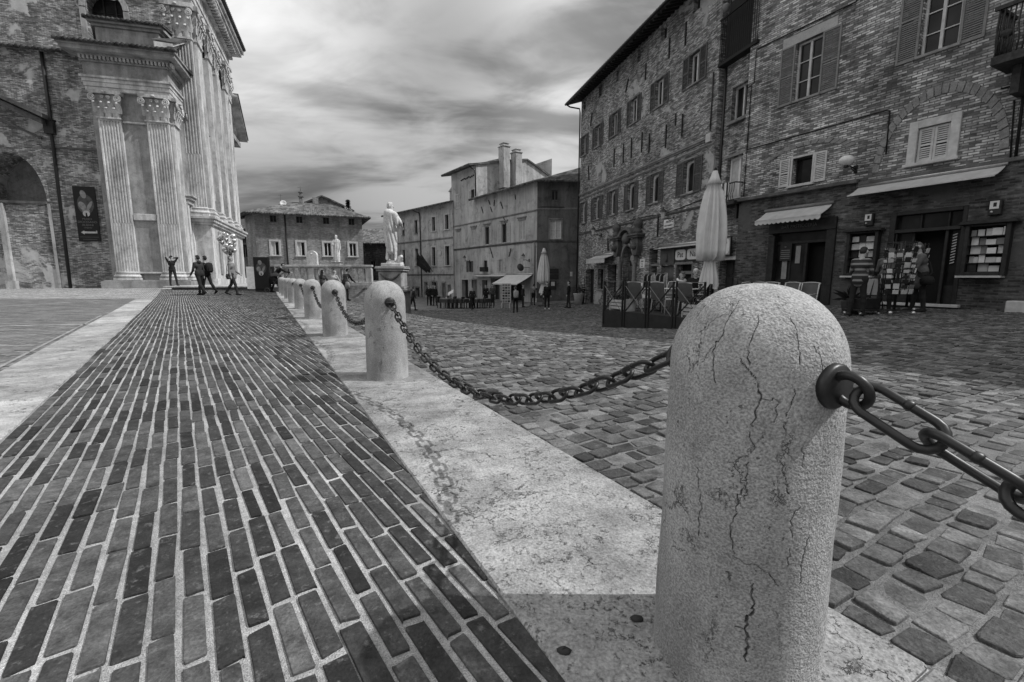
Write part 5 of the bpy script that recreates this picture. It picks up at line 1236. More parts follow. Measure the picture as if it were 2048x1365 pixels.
# half pediment over the bay's front
def rake(L0, z0, L1_, z1, e, name):
    c0 = Vector((X1, 0.14)) + RD * L0; c1 = Vector((X1, 0.14)) + RD * L1_; m = MB()
    for (ee, dz, h) in ((e, 0.0, 0.16), (e * 0.6, -0.3, 0.296), (e * 0.3, -0.5, 0.195)):
        vs = []
        for c, z in ((c0, z0), (c1, z1)):
            for q, zz in ((-0.2, z + dz), (ee, z + dz), (ee, z + dz + h), (-0.2, z + dz + h)): vs.append((c.x + RN.x * q, c.y + RN.y * q, zz))
        m.add(vs, [(0, 1, 2, 3), (7, 6, 5, 4), (0, 4, 5, 1), (1, 5, 6, 2), (2, 6, 7, 3), (3, 7, 4, 0)])
    m.build(name, STONE_W, P)
    m = MB(); vs = []
    for c, z in ((c0, z0), (c1, z1)):
        for q, zz in ((-0.3, z + 0.163), (e + 0.08, z + 0.163), (e + 0.08, z + 0.25), (-0.3, z + 0.25)): vs.append((c.x + RN.x * q, c.y + RN.y * q, zz))
    m.add(vs, [(0, 1, 2, 3), (7, 6, 5, 4), (0, 4, 5, 1), (1, 5, 6, 2), (2, 6, 7, 3), (3, 7, 4, 0)]); m.build('raking_tiles', TILE_D, P)
rake(-0.8, 13.75, 2.5, 15.4, 0.7, 'raking_cornice')
c0 = Vector((X1, 0.2)); c1 = e1
m = MB(); m.add([(c0.x, c0.y, 13.4), (c1.x, c1.y, 13.4), (c1.x, c1.y, 15.3), (c0.x, c0.y, 13.7)], [(0, 1, 2, 3)]); m.build('tympanum', STONE_P, P)
# portal of the bay
def on_side(L, q, z): c = Vector((X1, 0.14)) + RD * L + RN * q; return (c.x, c.y, z)
m = MB()
for L in (1.25, 2.05): m.bar(on_side(L, 0.12, 0.6), on_side(L, 0.12, 5.4), 0.22, 0.24, up=(0, 1, 0))
m.bar(on_side(1.1, 0.14, 5.5), on_side(2.2, 0.14, 5.5), 0.34, 0.25); m.bar(on_side(1.05, 0.2, 5.72), on_side(2.25, 0.2, 5.72), 0.5, 0.16); m.bar(on_side(1.0, 0.26, 5.86), on_side(2.3, 0.26, 5.86), 0.6, 0.1)
pt = m.build('portal', STONE_W, P, bevel=0.01)
m = MB(); m.bar(on_side(1.65, 0.03, 0.6), on_side(1.65, 0.03, 5.36), 0.58, 0.08, up=(RN.x, RN.y, 0)); m.build('door', m_plain('church_door', 0.05, 0.6, 0, 0.4, 5), pt)
# --- nave front: taller, further out
N0 = Vector((5.15, 2.35)); NL = 11.2; NX0 = 3.6
n1 = N0 + RD * NL
mb = MB(); mb.add([(NX0, N0.y, -0.5), (N0.x, N0.y, -0.5), (N0.x, N0.y, 21), (NX0, N0.y, 21), (n1.x, n1.y, -0.5), (n1.x, n1.y, 21), (n1.x - 3, n1.y, -0.5), (n1.x - 3, n1.y, 21)], [(0, 1, 2, 3), (1, 4, 5, 2), (4, 6, 7, 5)])
mb.build('nave_wall', STONE_P, P)
def nbelt(name, prof, mat):
    m = MB()
    for (e, z0, z1) in prof:
        f = n1; vs = []
        for z in (z0, z1):
            vs += [(NX0, N0.y - e, z), (N0.x + e, N0.y - e, z), (f.x + e * RN.x, f.y + e * RN.y + e, z), (f.x - 2, f.y + e, z), (N0.x - 1.2, N0.y + 0.5, z), (NX0, N0.y + 0.5, z)]
        n = 6; m.add(vs, [tuple(range(n - 1, -1, -1)), tuple(range(n, 2 * n))] + [(i, (i + 1) % n, n + (i + 1) % n, n + i) for i in range(n)])
    return m.build(name, mat, P, bevel=0.012)
nbelt('pedestal', [(0.3, -0.5, 0.7), (0.14, 0.702, 4.2), (0.3, 4.203, 4.36), (0.42, 4.363, 4.56), (0.52, 4.563, 4.72)], STONE_W)
pilaster(4.5, N0.y, 0, 1.25, 4.72, 5.3, 15.4, 17.4)
for L in (0.75, 2.9, 5.6, 8.3, 10.5):
    c = N0 + RD * L; pilaster(c.x, c.y, RA, 1.25 if L in (0.75, 10.5) else 1.1, 4.72, 5.3, 15.4, 17.4, pr=0.3 if L in (2.9, 8.3) else 0.16)
m = MB()
for L in (1.8, 4.25, 7.0, 9.4):
    c = N0 + RD * L; 
    for (z0, z1, q, w_) in ((1.0, 3.9, 0.17, 0.7), (6, 9.5, 0.06, 0.7), (10.3, 14.2, 0.06, 0.7)):
        a = c + RN * q; m.bar((a.x, a.y, z0), (a.x, a.y, z1), w_, 0.08, up=(RN.x, RN.y, 0))
m.build('wall_panels', STONE_P, P)
# curved corner brackets where the steps end
nbelt('entablature', [(0.2, 17.42, 17.7), (0.27, 17.703, 18.05), (0.34, 18.053, 18.3), (0.22, 18.303, 19.1), (0.45, 19.103, 19.3), (1.0, 19.62, 19.9), (1.15, 19.903, 20.2)], STONE_W)
m = MB()
for k in range(26):
    c = N0 + RD * (0.1 + k * 0.43) + RN * 0.2; d_ = c + RN * 0.7; m.bar((c.x, c.y, 19.46), (d_.x, d_.y, 19.46), 0.2, 0.3)
for k in range(4): m.box(NX0 + 0.1 + k * 0.43, NX0 + 0.3 + k * 0.43, N0.y - 0.9, N0.y, 19.31, 19.61)
m.build('modillions', STONE_W, P)
mb = MB(); f = n1 + RN * 1.3; s_ = N0 + RN * 1.3
tiles(mb, (s_.x, s_.y - 1.3, 20.25), (f.x, f.y + 1, 20.25), (f.x - 6, f.y + 1, 22.5), (s_.x - 6, s_.y - 1.3, 22.5), n=50); mb.build('nave_roof', TILE_D, P)
# --- the matching bay at the far end, its half pediment seen in profile
F0 = n1 - RN * 0.85; F1 = F0 + RD * 3.4
mb = MB(); mb.add([(F0.x, F0.y, -0.5), (F1.x, F1.y, -0.5), (F1.x, F1.y, 13.5), (F0.x, F0.y, 13.5), (F1.x - 3, F1.y, -0.5), (F1.x - 3, F1.y, 13.5)], [(0, 1, 2, 3), (1, 4, 5, 2)]); mb.build('far_bay_wall', STONE_P, P)
c = F0 + RD * 2.7; pilaster(c.x, c.y, RA, 1.0, 0.62, 1.12, 9.75, 11.2)
m = MB()
for (e, z0, z1) in ((0.25, 11.2, 12.0), (0.2, 12.003, 12.7), (0.9, 12.9, 13.3)):
    vs = []
    for z in (z0, z1):
        for (q, L) in ((-0.3, 0), (e, 0), (e, 3.4 + e), (-0.3, 3.4 + e)): a = F0 + RD * L + RN * q; vs.append((a.x, a.y, z))
    m.add(vs, [(3, 2, 1, 0), (4, 5, 6, 7), (0, 1, 5, 4), (1, 2, 6, 5), (2, 3, 7, 6), (3, 0, 4, 7)])
m.build('far_bay_entablature', STONE_P, P)
Lb = NL + 0.6
rake(NL + 2.5, 16.2, NL + 6.6, 13.5, 0.9 + 0.85, 'raking_cornice')

# ------------------------------------------------------------------ terrace in front of the church, steps, balustrade
TZ = 0.30
ty = 24.9
mb = MB(); tx0 = at(338, 578, ty).x; tx1 = at(572, 578, ty).x
poly = [(tx0, ty + 0.2), (tx1, ty), (tx1 + 0.2, ty), (at(742, 560, 25.4).x, 25.3), (-9.0, 30), (-16, 60), (-24, 60), (tx0 - 1.5, 27.5)]
n = len(poly); vs = [(x, y, -2.5) for x, y in poly] + [(x, y, TZ) for x, y in poly]
mb.add(vs, [tuple(range(n, 2 * n))] + [(i, (i + 1) % n, n + (i + 1) % n, n + i) for i in range(n)])
tag(mb.build('church_terrace', m_stone('terrace_stone', 0.34, 0.3, 1.2, 40, 0.01, 0, grime=0.3), bevel=0.02), kind='structure')
mb = MB(); mb.prism([(tx0 - 0.2, 0.235), (tx1 + 0.1, 0.235), (tx1 + 0.1, 0.31), (tx0 - 0.2, 0.31)], ty - 0.14, ty + 0.4); 
tag(mb.build('step_edge', STONE_W, bevel=0.01), kind='structure')

bl = Vector(at(556, 560, 25.2)).xy; br_ = Vector(at(744, 560, 25.5)).xy; BLEN = (br_ - bl).length
hb = (br_ - bl).normalized()
B = empty('balustrade', (bl.x, bl.y, 0), math.atan2(hb.y, hb.x), 'pale stone balustrade with turned balusters behind the far bollards', 'balustrade')
m = MB(); m.box(-0.1, BLEN + 0.05, -0.16, 0.22, 1.36, 1.47); m.box(-0.05, BLEN, -0.1, 0.16, 1.27, 1.357); m.build('rail', STONE_W, B, bevel=0.012)
m = MB(); m.box(-0.1, BLEN + 0.05, -0.16, 0.22, TZ - 0.02, 0.52); m.build('bottom_rail', STONE_W, B, bevel=0.012)
me_b = MB().lathe([(0.085, 0.0), (0.085, 0.06), (0.05, 0.08), (0.06, 0.14), (0.10, 0.24), (0.095, 0.32), (0.05, 0.5), (0.045, 0.58), (0.065, 0.61), (0.05, 0.64), (0.08, 0.68), (0.08, 0.75)], 12).mesh('baluster', STONE_W)
posts = [0.2, BLEN * 0.36, BLEN * 0.64, BLEN - 0.15]
for q in posts: m = MB(); m.box(q - 0.17, q + 0.17, -0.13, 0.19, 0.522, 1.268); m.build('post', STONE_W, B, bevel=0.012)
for i in range(len(posts) - 1):
    a, b = posts[i] + 0.3, posts[i + 1] - 0.3; k = int((b - a) / 0.29)
    for j in range(k + 1): o = link('baluster', me_b, B, loc=(a + (b - a) * j / k, 0.03, 0.521))
# retaining wall that turns away below it
mb = MB(); pts = [(bl.x + 0.6, bl.y - 0.3), (br_.x - 1.6, br_.y - 0.45), (br_.x - 0.3, br_.y - 0.35), (br_.x + 0.25, br_.y + 0.2), (br_.x + 0.2, br_.y + 1.2), (br_.x - 0.8, br_.y + 4)]
mb.grid([[(x, y, z) for z in (-2.5, 0.0, TZ + 0.02)] for x, y in pts]); 
mb.grid([[(x, y, TZ + 0.02), (x - 0.3 * (1 if i > 2 else 0), y + 0.5, TZ + 0.021)] for i, (x, y) in enumerate(pts)])
mb.grid([[(x, y - 0.06, TZ - 0.12), (x, y - 0.08, TZ + 0.05)] for x, y in pts]); 
tag(mb.build('retaining_wall', BRK_H), 'low curved brick retaining wall below the stone balustrade', 'wall')
# ================================================================== figures: one smooth skin grown round a posed skeleton
def smin(a, b, k):
    h = np.clip(0.5 + 0.5 * (b - a) / k, 0, 1); return b + (a - b) * h - k * h * (1 - h)
def seg_d(P, a, b, ra, rb):
    ba = b - a; L = max(float(ba @ ba), 1e-9); t = np.clip(((P - a) @ ba) / L, 0, 1)
    return np.linalg.norm(P - a - t[..., None] * ba, axis=-1) - (ra + (rb - ra) * t)
def skin(caps, h, k=0.03, disp=None):
    """caps: (tag, a, b, ra, rb[, k]) -> verts, quads, tag per face"""
    A = np.array([c[1] for c in caps] + [c[2] for c in caps], float); r = max(max(c[3], c[4]) for c in caps)
    lo = A.min(0) - r - 4 * h; hi = A.max(0) + r + 4 * h
    n = np.ceil((hi - lo) / h).astype(int) + 1
    ax = [lo[i] + np.arange(n[i]) * h for i in range(3)]
    F = np.full(n, 0.5)
    for c in caps:
        a, b = np.array(c[1], float), np.array(c[2], float); rr = max(c[3], c[4]); kk = c[5] if len(c) > 5 else k; m = rr + kk * 1.5 + 3 * h
        i0 = np.maximum(((np.minimum(a, b) - m - lo) / h).astype(int), 0); i1 = np.minimum(((np.maximum(a, b) + m - lo) / h).astype(int) + 2, n)
        sl = tuple(slice(i0[i], i1[i]) for i in range(3))
        G = np.stack(np.meshgrid(*(ax[i][sl[i]] for i in range(3)), indexing='ij'), -1)
        F[sl] = smin(F[sl], seg_d(G, a, b, c[3], c[4]), kk)
    if disp is not None:
        G = np.stack(np.meshgrid(*ax, indexing='ij'), -1); F = F + disp(G) * (np.abs(F) < 0.12)
    S = F < 0; cells = np.array(n) - 1
    acc = np.zeros(tuple(cells) + (3,)); cnt = np.zeros(tuple(cells))
    cor = [(i, j, l) for i in (0, 1) for j in (0, 1) for l in (0, 1)]
    sub = lambda X, c: X[c[0]:c[0] + cells[0], c[1]:c[1] + cells[1], c[2]:c[2] + cells[2]]
    for p in cor:
        for d in range(3):
            if p[d]: continue
            q = list(p); q[d] = 1
            fa, fb = sub(F, p), sub(F, q); x = (fa < 0) != (fb < 0)
            t = np.where(x, fa / np.where(x, fa - fb, 1), 0)
            for e in range(3): acc[..., e] += x * (p[e] + (t if e == d else 0))
            cnt += x
    on = cnt > 0; idx = np.full(tuple(cells), -1); idx[on] = np.arange(on.sum())
    cell = np.argwhere(on); V = lo + (cell + acc[on] / cnt[on][:, None]) * h
    Q = []
    for d in range(3):
        e1, e2 = [(1, 2), (2, 0), (0, 1)][d]
        s0 = [slice(1, -1)] * 3; s0[d] = slice(0, -1); s1 = [slice(1, -1)] * 3; s1[d] = slice(1, None)
        # edges along d at interior node (>=1 in the other axes)
        A0 = S[tuple(s0)]; A1 = S[tuple(s1)]; w = np.argwhere(A0 != A1); flip = A0[tuple(w.T)]
        off = np.ones(3, int); off[d] = 0; c = w + off
        def at_(de1, de2):
            z = c.copy(); z[:, e1] -= de1; z[:, e2] -= de2; return idx[tuple(z.T)]
        q = np.stack([at_(1, 1), at_(0, 1), at_(0, 0), at_(1, 0)], 1); q[~flip] = q[~flip][:, ::-1]; Q.append(q)
    Q = np.concatenate(Q); Q = Q[(Q >= 0).all(1)]
    C_ = V[Q].mean(1); D = np.stack([seg_d(C_, np.array(c[1], float), np.array(c[2], float), c[3], c[4]) for c in caps], 1)
    return V, Q, [caps[i][0] for i in D.argmin(1)]
def rot(v, ax, a): return Matrix.Rotation(a, 3, ax) @ Vector(v)
def skeleton(Ht=1.72, lean=0, legs=((0, 0, 3), (0, 0, 3)), arms=((5, 8, 12, 0), (5, 8, 12, 0)), head=(0, 0), sit=False, coat=0.0, hair='short', bulk=1.0, skirt=False, fingers=True, hood=False):
    """legs/arms: (swing forward, bend, out[, turn in]) in degrees for the right then the left; faces local +y"""
    k = Ht / 1.75; caps = []; A = lambda t, a, b, ra, rb, *r: caps.append((t, tuple(a), tuple(b), ra, rb, *r))
    pel = Vector((0, 0, 0.0)); u = Vector((0, math.sin(R(lean)), math.cos(R(lean)))); side = Vector((1, 0, 0)); fw = Vector((0, math.cos(R(lean)), -math.sin(R(lean))))
    chest = pel + u * 0.36 * k; neck = pel + u * 0.53 * k
    b = bulk
    A('legs', pel + side * -0.075 * k, pel + side * 0.075 * k, 0.115 * k * b, 0.115 * k * b); A('top', pel + u * 0.1 * k + side * -0.06 * k, pel + u * 0.1 * k + side * 0.06 * k, 0.112 * k * b, 0.112 * k * b)
    A('top', pel + u * 0.14 * k, chest, 0.118 * k * b, 0.125 * k * b); A('top', chest + side * -0.085 * k, chest + side * 0.085 * k, 0.108 * k * b, 0.108 * k * b)
    A('top', neck - u * 0.06 * k + side * -0.13 * k, neck - u * 0.06 * k + side * 0.13 * k, 0.06 * k * b, 0.06 * k * b)
    if coat: A('top', pel + u * 0.1 * k, pel - Vector((0, 0, coat)) + fw * 0.01, 0.135 * k * b, 0.16 * k * b, 0.05)
    hd = rot((0, math.sin(R(lean * 0.4 + head[0])), math.cos(R(lean * 0.4 + head[0]))), 'X', 0); hf = Vector((math.sin(R(head[1])) * 1.0, math.cos(R(head[1])) * math.cos(R(head[0])), -math.sin(R(head[0]))))
    hs = hf.cross(hd).normalized()
    A('skin', neck - u * 0.03 * k, neck + hd * 0.09 * k, 0.056 * k, 0.052 * k)
    c = neck + hd * 0.17 * k
    A('skin', c - hd * 0.055 * k + hf * 0.022 * k, c + hd * 0.03 * k - hf * 0.006 * k, 0.062 * k, 0.086 * k); A('skin', c - hd * 0.085 * k + hf * 0.055 * k, c - hd * 0.07 * k + hf * 0.05 * k, 0.03 * k, 0.034 * k, 0.02)
    A('skin', c + hf * 0.082 * k + hd * 0.012 * k, c + hf * 0.104 * k - hd * 0.022 * k, 0.011 * k, 0.015 * k, 0.012)
    for s_ in (-1, 1):
        A('skin', c + hs * 0.083 * k * s_ - hd * 0.02 * k, c + hs * 0.088 * k * s_ + hd * 0.015 * k, 0.014 * k, 0.018 * k, 0.008)
        A('dark', c + hs * 0.032 * k * s_ + hf * 0.079 * k + hd * 0.012 * k, c + hs * 0.034 * k * s_ + hf * 0.08 * k + hd * 0.012 * k, 0.011 * k, 0.011 * k, 0.004)
    A('dark', c + hf * 0.083 * k - hd * 0.05 * k - hs * 0.018 * k, c + hf * 0.083 * k - hd * 0.05 * k + hs * 0.018 * k, 0.007 * k, 0.007 * k, 0.004)
    if hair != 'bald':
        A('hair', c + hd * 0.055 * k - hf * 0.02 * k, c + hd * 0.01 * k - hf * 0.042 * k, 0.082 * k, 0.075 * k, 0.012); A('hair', c + hd * 0.075 * k + hf * 0.025 * k, c + hd * 0.06 * k - hf * 0.03 * k, 0.055 * k, 0.065 * k, 0.012)
    if hair == 'long': A('hair', c - hf * 0.04 * k, neck - u * 0.16 * k - hf * 0.10 * k, 0.078 * k, 0.07 * k, 0.02)
    if hair == 'bob': A('hair', c - hf * 0.03 * k + hs * 0.06 * k, c - hf * 0.03 * k - hd * 0.09 * k + hs * 0.06 * k, 0.05 * k, 0.04 * k, 0.02); A('hair', c - hf * 0.03 * k - hs * 0.06 * k, c - hf * 0.03 * k - hd * 0.09 * k - hs * 0.06 * k, 0.05 * k, 0.04 * k, 0.02)
    if hood: A('top', neck + u * 0.0 - hf * 0.09 * k, neck + u * 0.02 * k - hf * 0.06 * k, 0.075 * k, 0.06 * k)
    lowest = 0.0; hands = []
    for i, s_ in ((0, 1), (1, -1)):
        a, bd, out = legs[i][:3]
        hip = pel + side * s_ * 0.085 * k - Vector((0, 0, 0.02 * k))
        d1 = Vector((s_ * math.sin(R(out)), math.sin(R(a)) * math.cos(R(out)), -math.cos(R(a)) * math.cos(R(out))))
        kn = hip + d1 * 0.42 * k; a2 = a - bd
        d2 = Vector((s_ * math.sin(R(out)) * 0.5, math.sin(R(a2)), -math.cos(R(a2)))).normalized()
        an = kn + d2 * 0.42 * k
        A('legs', hip, kn, 0.092 * k * b, 0.06 * k); A('legs', kn, kn + d2 * 0.14 * k, 0.058 * k, 0.06 * k); A('legs', kn + d2 * 0.14 * k, an, 0.06 * k, 0.047 * k)
        ft = Vector((s_ * 0.12, math.cos(R(min(0, a2 + 12) * 0.9)), math.sin(R(min(0, a2 + 12) * 0.9)))).normalized()
        heel = an - Vector((0, 0, 0.045 * k)) - ft * 0.04 * k; toe = an - Vector((0, 0, 0.055 * k)) + ft * 0.155 * k
        A('shoe', heel, an - Vector((0, 0, 0.03 * k)) + ft * 0.03 * k, 0.038 * k, 0.046 * k, 0.02); A('shoe', an - Vector((0, 0, 0.05 * k)) + ft * 0.03 * k, toe, 0.042 * k, 0.036 * k, 0.02)
        lowest = min(lowest, heel.z - 0.038 * k, toe.z - 0.036 * k)
    for i, s_ in ((0, 1), (1, -1)):
        a, out, bd, turn = arms[i]
        sh = neck - u * 0.07 * k + side * s_ * 0.175 * k
        a0 = a - lean * 0.0
        d1 = Vector((s_ * math.sin(R(out)), math.sin(R(a0)) * math.cos(R(out)), -math.cos(R(a0)) * math.cos(R(out))))
        el = sh + d1 * 0.29 * k; a2 = a0 + bd
        d2 = Vector((s_ * (math.sin(R(out)) * 0.6 - math.sin(R(turn))), math.sin(R(a2)) * math.cos(R(turn)), -math.cos(R(a2)) * math.cos(R(turn)))).normalized()
        wr = el + d2 * 0.25 * k
        A('top', sh, el, 0.058 * k * b, 0.047 * k * b); A('top', el, wr - d2 * 0.02 * k, 0.046 * k * b, 0.036 * k)
        A('skin', wr - d2 * 0.02 * k, wr + d2 * 0.02 * k, 0.027 * k, 0.026 * k, 0.01)
        pn = d2.cross(Vector((0, 0, 1)) if abs(d2.z) < 0.9 else Vector((0, 1, 0))).normalized(); pw = pn.cross(d2).normalized()   # palm normal-ish / width
        A('skin', wr + d2 * 0.02 * k, wr + d2 * 0.075 * k, 0.026 * k, 0.03 * k, 0.012)
        hands.append(wr + d2 * 0.08 * k)
        if fingers:
            for f in range(4):
                o = (f - 1.5) * 0.019 * k; L = (0.062, 0.075, 0.07, 0.055)[f] * k; p = wr + d2 * 0.09 * k + pw * o; m_ = p + d2 * L * 0.55; e = m_ + (d2 * 0.6 + pn * 0.55 * s_).normalized() * L * 0.5
                A('skin', p, m_, 0.0092 * k, 0.0085 * k, 0.004); A('skin', m_, e, 0.0085 * k, 0.007 * k, 0.004)
            t0 = wr + d2 * 0.035 * k + pw * 0.025 * k; t1 = t0 + (d2 * 0.6 + pw * 0.75).normalized() * 0.04 * k
            A('skin', t0, t1, 0.011 * k, 0.0095 * k, 0.006); A('skin', t1, t1 + d2 * 0.03 * k, 0.0095 * k, 0.008 * k, 0.004)
        else: A('skin', wr + d2 * 0.08 * k, wr + d2 * 0.13 * k, 0.024 * k, 0.014 * k, 0.01)
    return caps, lowest, hands
SKIN_L = m_plain('skin', 0.34, 0.6, 0, 0.1, 20); 
_cl = {}
def cloth(v):
    v = round(v, 3)
    if v not in _cl: _cl[v] = m_plain('cloth_%d' % int(v * 1000), v, 0.9, 0, 0.25, 7, 0.006)
    return _cl[v]
def stripes_mat(name, v0, v1, per, axis=2):
    g = NT(name); z = g.n('ShaderNodeSeparateXYZ', {0: g.co()}).outputs[axis]
    f = g.math('GREATER_THAN', g.math('FRACT', g.math('DIVIDE', z, per)), 0.62)
    return g.out(g.mix(f, v0, v1), 0.9)
def person(label, pos, face, top=0.03, legs_v=0.02, shoe=0.02, hair_v=0.02, vox=0.016, group=None, seat=None, name='person', cat='person', topmat=None, **kw):
    """face: heading of the look direction, degrees clockwise from the view direction (180 faces the camera)"""
    kw.setdefault('fingers', vox < 0.0125)
    caps, low, hands = skeleton(**kw)
    V, Q, tg = skin(caps, vox, 0.028)
    names = ['skin', 'hair', 'top', 'legs', 'shoe', 'dark']; mats = [SKIN_L, cloth(hair_v), topmat or cloth(top), cloth(legs_v), cloth(shoe), DARK]
    me = np_mesh(name, V, Q, mats, None, True, np.array([names.index(t) for t in tg]))
    o = link(name, me); z0 = -low if seat is None else seat
    o.location = (pos[0], pos[1], pos[2] + z0); o.rotation_euler = (0, 0, -R(face))
    tag(o, label, cat, group)
    M = Matrix.Translation(o.location) @ Matrix.Rotation(-R(face), 4, 'Z')
    return o, M, hands

# ---- walkers and idlers on the church side
walk = lambda s=1: dict(legs=((17 * s, 6 if s > 0 else 22, 2), (-14 * s, 22 if s > 0 else 5, 2)), arms=((-10 * s, 6, 15, 0), (12 * s, 6, 22, 0)), lean=3)
pA = foot(349, 25.6); pA.z = 0.31
person('person facing the church wall with both hands behind the head', pA, -12, 0.012, 0.02, 0.015, vox=0.013, Ht=1.66, legs=((4, 0, 8), (-2, 0, 6)), arms=((158, 26, 118, 48), (158, 26, 118, 48)), head=(8, 0))
pB = foot(402, 20.2); person('person in dark jacket walking ahead of the one with a backpack', pB, -75, 0.03, 0.016, 0.012, vox=0.013, Ht=1.76, hood=True, **walk(1))
pC = foot(416, 20.6); oC, MC, hC = person('person with a dark backpack walking behind a companion', pC, -72, 0.028, 0.012, 0.012, vox=0.013, Ht=1.74, **walk(-1))
def pack(M, label, w=0.32, h=0.46, d=0.2, v=0.015, back=0.20, up=0.3):
    m = MB(); m.lathe([(0.0, -h / 2), (w * 0.36, -h / 2), (w * 0.5, -h * 0.3), (w * 0.5, h * 0.2), (w * 0.4, h * 0.42), (0.0, h * 0.5)], 14)
    m.v = [(x, y * d / w, z) for x, y, z in m.v]
    m.tube([(-0.1, 0.03, 0.14), (-0.12, 0.2, 0.2), (-0.12, 0.3, 0.1), (-0.1, 0.24, -0.15)], 0.016, 6); m.tube([(0.1, 0.03, 0.14), (0.12, 0.2, 0.2), (0.12, 0.3, 0.1), (0.1, 0.24, -0.15)], 0.016, 6)
    m.box(-w * 0.3, w * 0.3, -d * 0.56, -d * 0.4, -h * 0.35, 0.0)
    o = m.build('backpack', cloth(v)); o.matrix_world = M @ Matrix.Translation((0, -back - d * 0.1, up)); return tag(o, label, 'backpack')
pack(MC, 'dark backpack on the walker near the church steps')
pD = foot(467, 20.3); oD, MD, hD = person('person in a pale jacket walking right below the bunch of balloons', pD, 80, 0.16, 0.022, 0.02, 0.12, vox=0.013, Ht=1.74, coat=0.1, legs=((19, 10, 2), (-13, 22, 2)), arms=((-6, 6, 20, 0), (10, 6, 40, 0)))
m = MB(); m.lathe([(0.0, -0.13), (0.13, -0.13), (0.17, 0.0), (0.14, 0.1), (0.0, 0.12)], 14); m.v = [(x * 0.5, y * 1.15, z) for x, y, z in m.v]; m.tube([(0, -0.17, 0.05), (0, -0.1, 0.45), (0, 0.0, 0.72), (0, 0.1, 0.45), (0, 0.17, 0.05)], 0.012, 6)
o = m.build('shoulder_bag', cloth(0.06)); o.matrix_world = MD @ Matrix.Translation((-0.2, -0.16, -0.08)); tag(o, 'soft shoulder bag hanging at the pale jacket walker\'s back', 'bag')
# balloons: foil, tied together above the walker
bx = at(462, 515, 20.9); BU = empty('balloon_bunch', bx, 0, 'bunch of shiny balloons on dark strings in front of the church pedestal', 'balloons')
rb = random.Random(4); FOIL = m_plain('foil', 0.5, 0.25, 0.6, 0.5, 6)
mm = MB(); mm.lathe([(0.0, -0.17), (0.03, -0.165), (0.1, -0.11), (0.15, 0.0), (0.12, 0.1), (0.06, 0.14), (0.0, 0.15)], 14); me_bal = mm.mesh('balloon', FOIL)
SM = MB()
for i in range(16):
    x = rb.uniform(-0.5, 0.3) * (0.45 + i / 22); z = 0.25 + 0.85 * i / 16; q = Vector((x, rb.uniform(-0.15, 0.15), z))
    o = link('balloon', me_bal, BU, loc=q); o.rotation_euler = (rb.uniform(-.5, .5), rb.uniform(-.5, .5), rb.uniform(0, 6)); sc = rb.uniform(0.55, 0.95); o.scale = (sc, sc, sc)
    SM.tube([(0, 0, 0), q * 0.5 + Vector((0.02, 0, -0.02)), q - Vector((0, 0, 0.13))], 0.008, 5)
SM.tube([(0, 0, 0.02), (0.03, -0.3, -0.25)], 0.008, 5)
SM.build('strings', IRON, BU)
# someone bent over a pushchair at the end of the terrace
pE = foot(547, 23.6); person('person in black bending over a pushchair beside the last bollard', pE + Vector((-0.05, 0.35, 0)), 60, 0.01, 0.012, 0.01, vox=0.014, Ht=1.66, lean=38, legs=((18, 12, 6), (-8, 10, 6)), arms=((55, 10, 25, 10), (55, 10, 25, 10)), head=(25, 0), hair='short')
PC = empty('pushchair', (pE.x + 0.05, pE.y, pE.z), R(20), 'black pushchair with a folded hood beside the last bollard', 'pushchair')
for (x, y) in ((-0.3, -0.22), (-0.3, 0.22), (0.34, -0.2), (0.34, 0.2)):
    m = MB(); m.tube([(x + 0.11 * math.cos(a), y, 0.12 + 0.11 * math.sin(a)) for a in np.linspace(0, 2 * math.pi, 16, endpoint=False)], 0.022, 6, closed=True); m.tube([(x, y - 0.02, 0.12), (x, y + 0.02, 0.12)], 0.03, 8); m.build('wheel', RUBBER, PC)
m = MB()
for y in (-0.22, 0.22): m.tube([(-0.3, y, 0.12), (0.1, y, 0.55), (0.45, y, 1.0), (0.52, y, 1.02)], 0.015, 6); m.tube([(0.34, y, 0.12), (0.0, y, 0.6)], 0.015, 6)
m.tube([(0.52, -0.22, 1.02), (0.52, 0.22, 1.02)], 0.02, 6); m.build('frame', IRON, PC)
m = MB(); m.grid([[(0.3 - 0.05 * i, y, z) for y, z in ((-0.22, 0.62 + 0.03 * i), (-0.2, 0.42), (0.2, 0.42), (0.22, 0.62 + 0.03 * i))] for i in range(10)]); m.grid([[(0.3 + 0.1 * i, -0.2, 0.42 + 0.12 * i), (0.3 + 0.1 * i, 0.2, 0.42 + 0.12 * i)] for i in range(5)]); m.build('seat', cloth(0.015), PC)
m = MB(); m.grid([[(0.1 + 0.33 * math.cos(a) * 0.9, 0.25 * math.cos(b_), 0.72 + 0.3 * math.sin(a) * (0.4 + 0.6 * math.sin(b_))) for b_ in np.linspace(0, math.pi, 9)] for a in np.linspace(0.2, 2.2, 9)]); m.build('hood', cloth(0.02), PC)
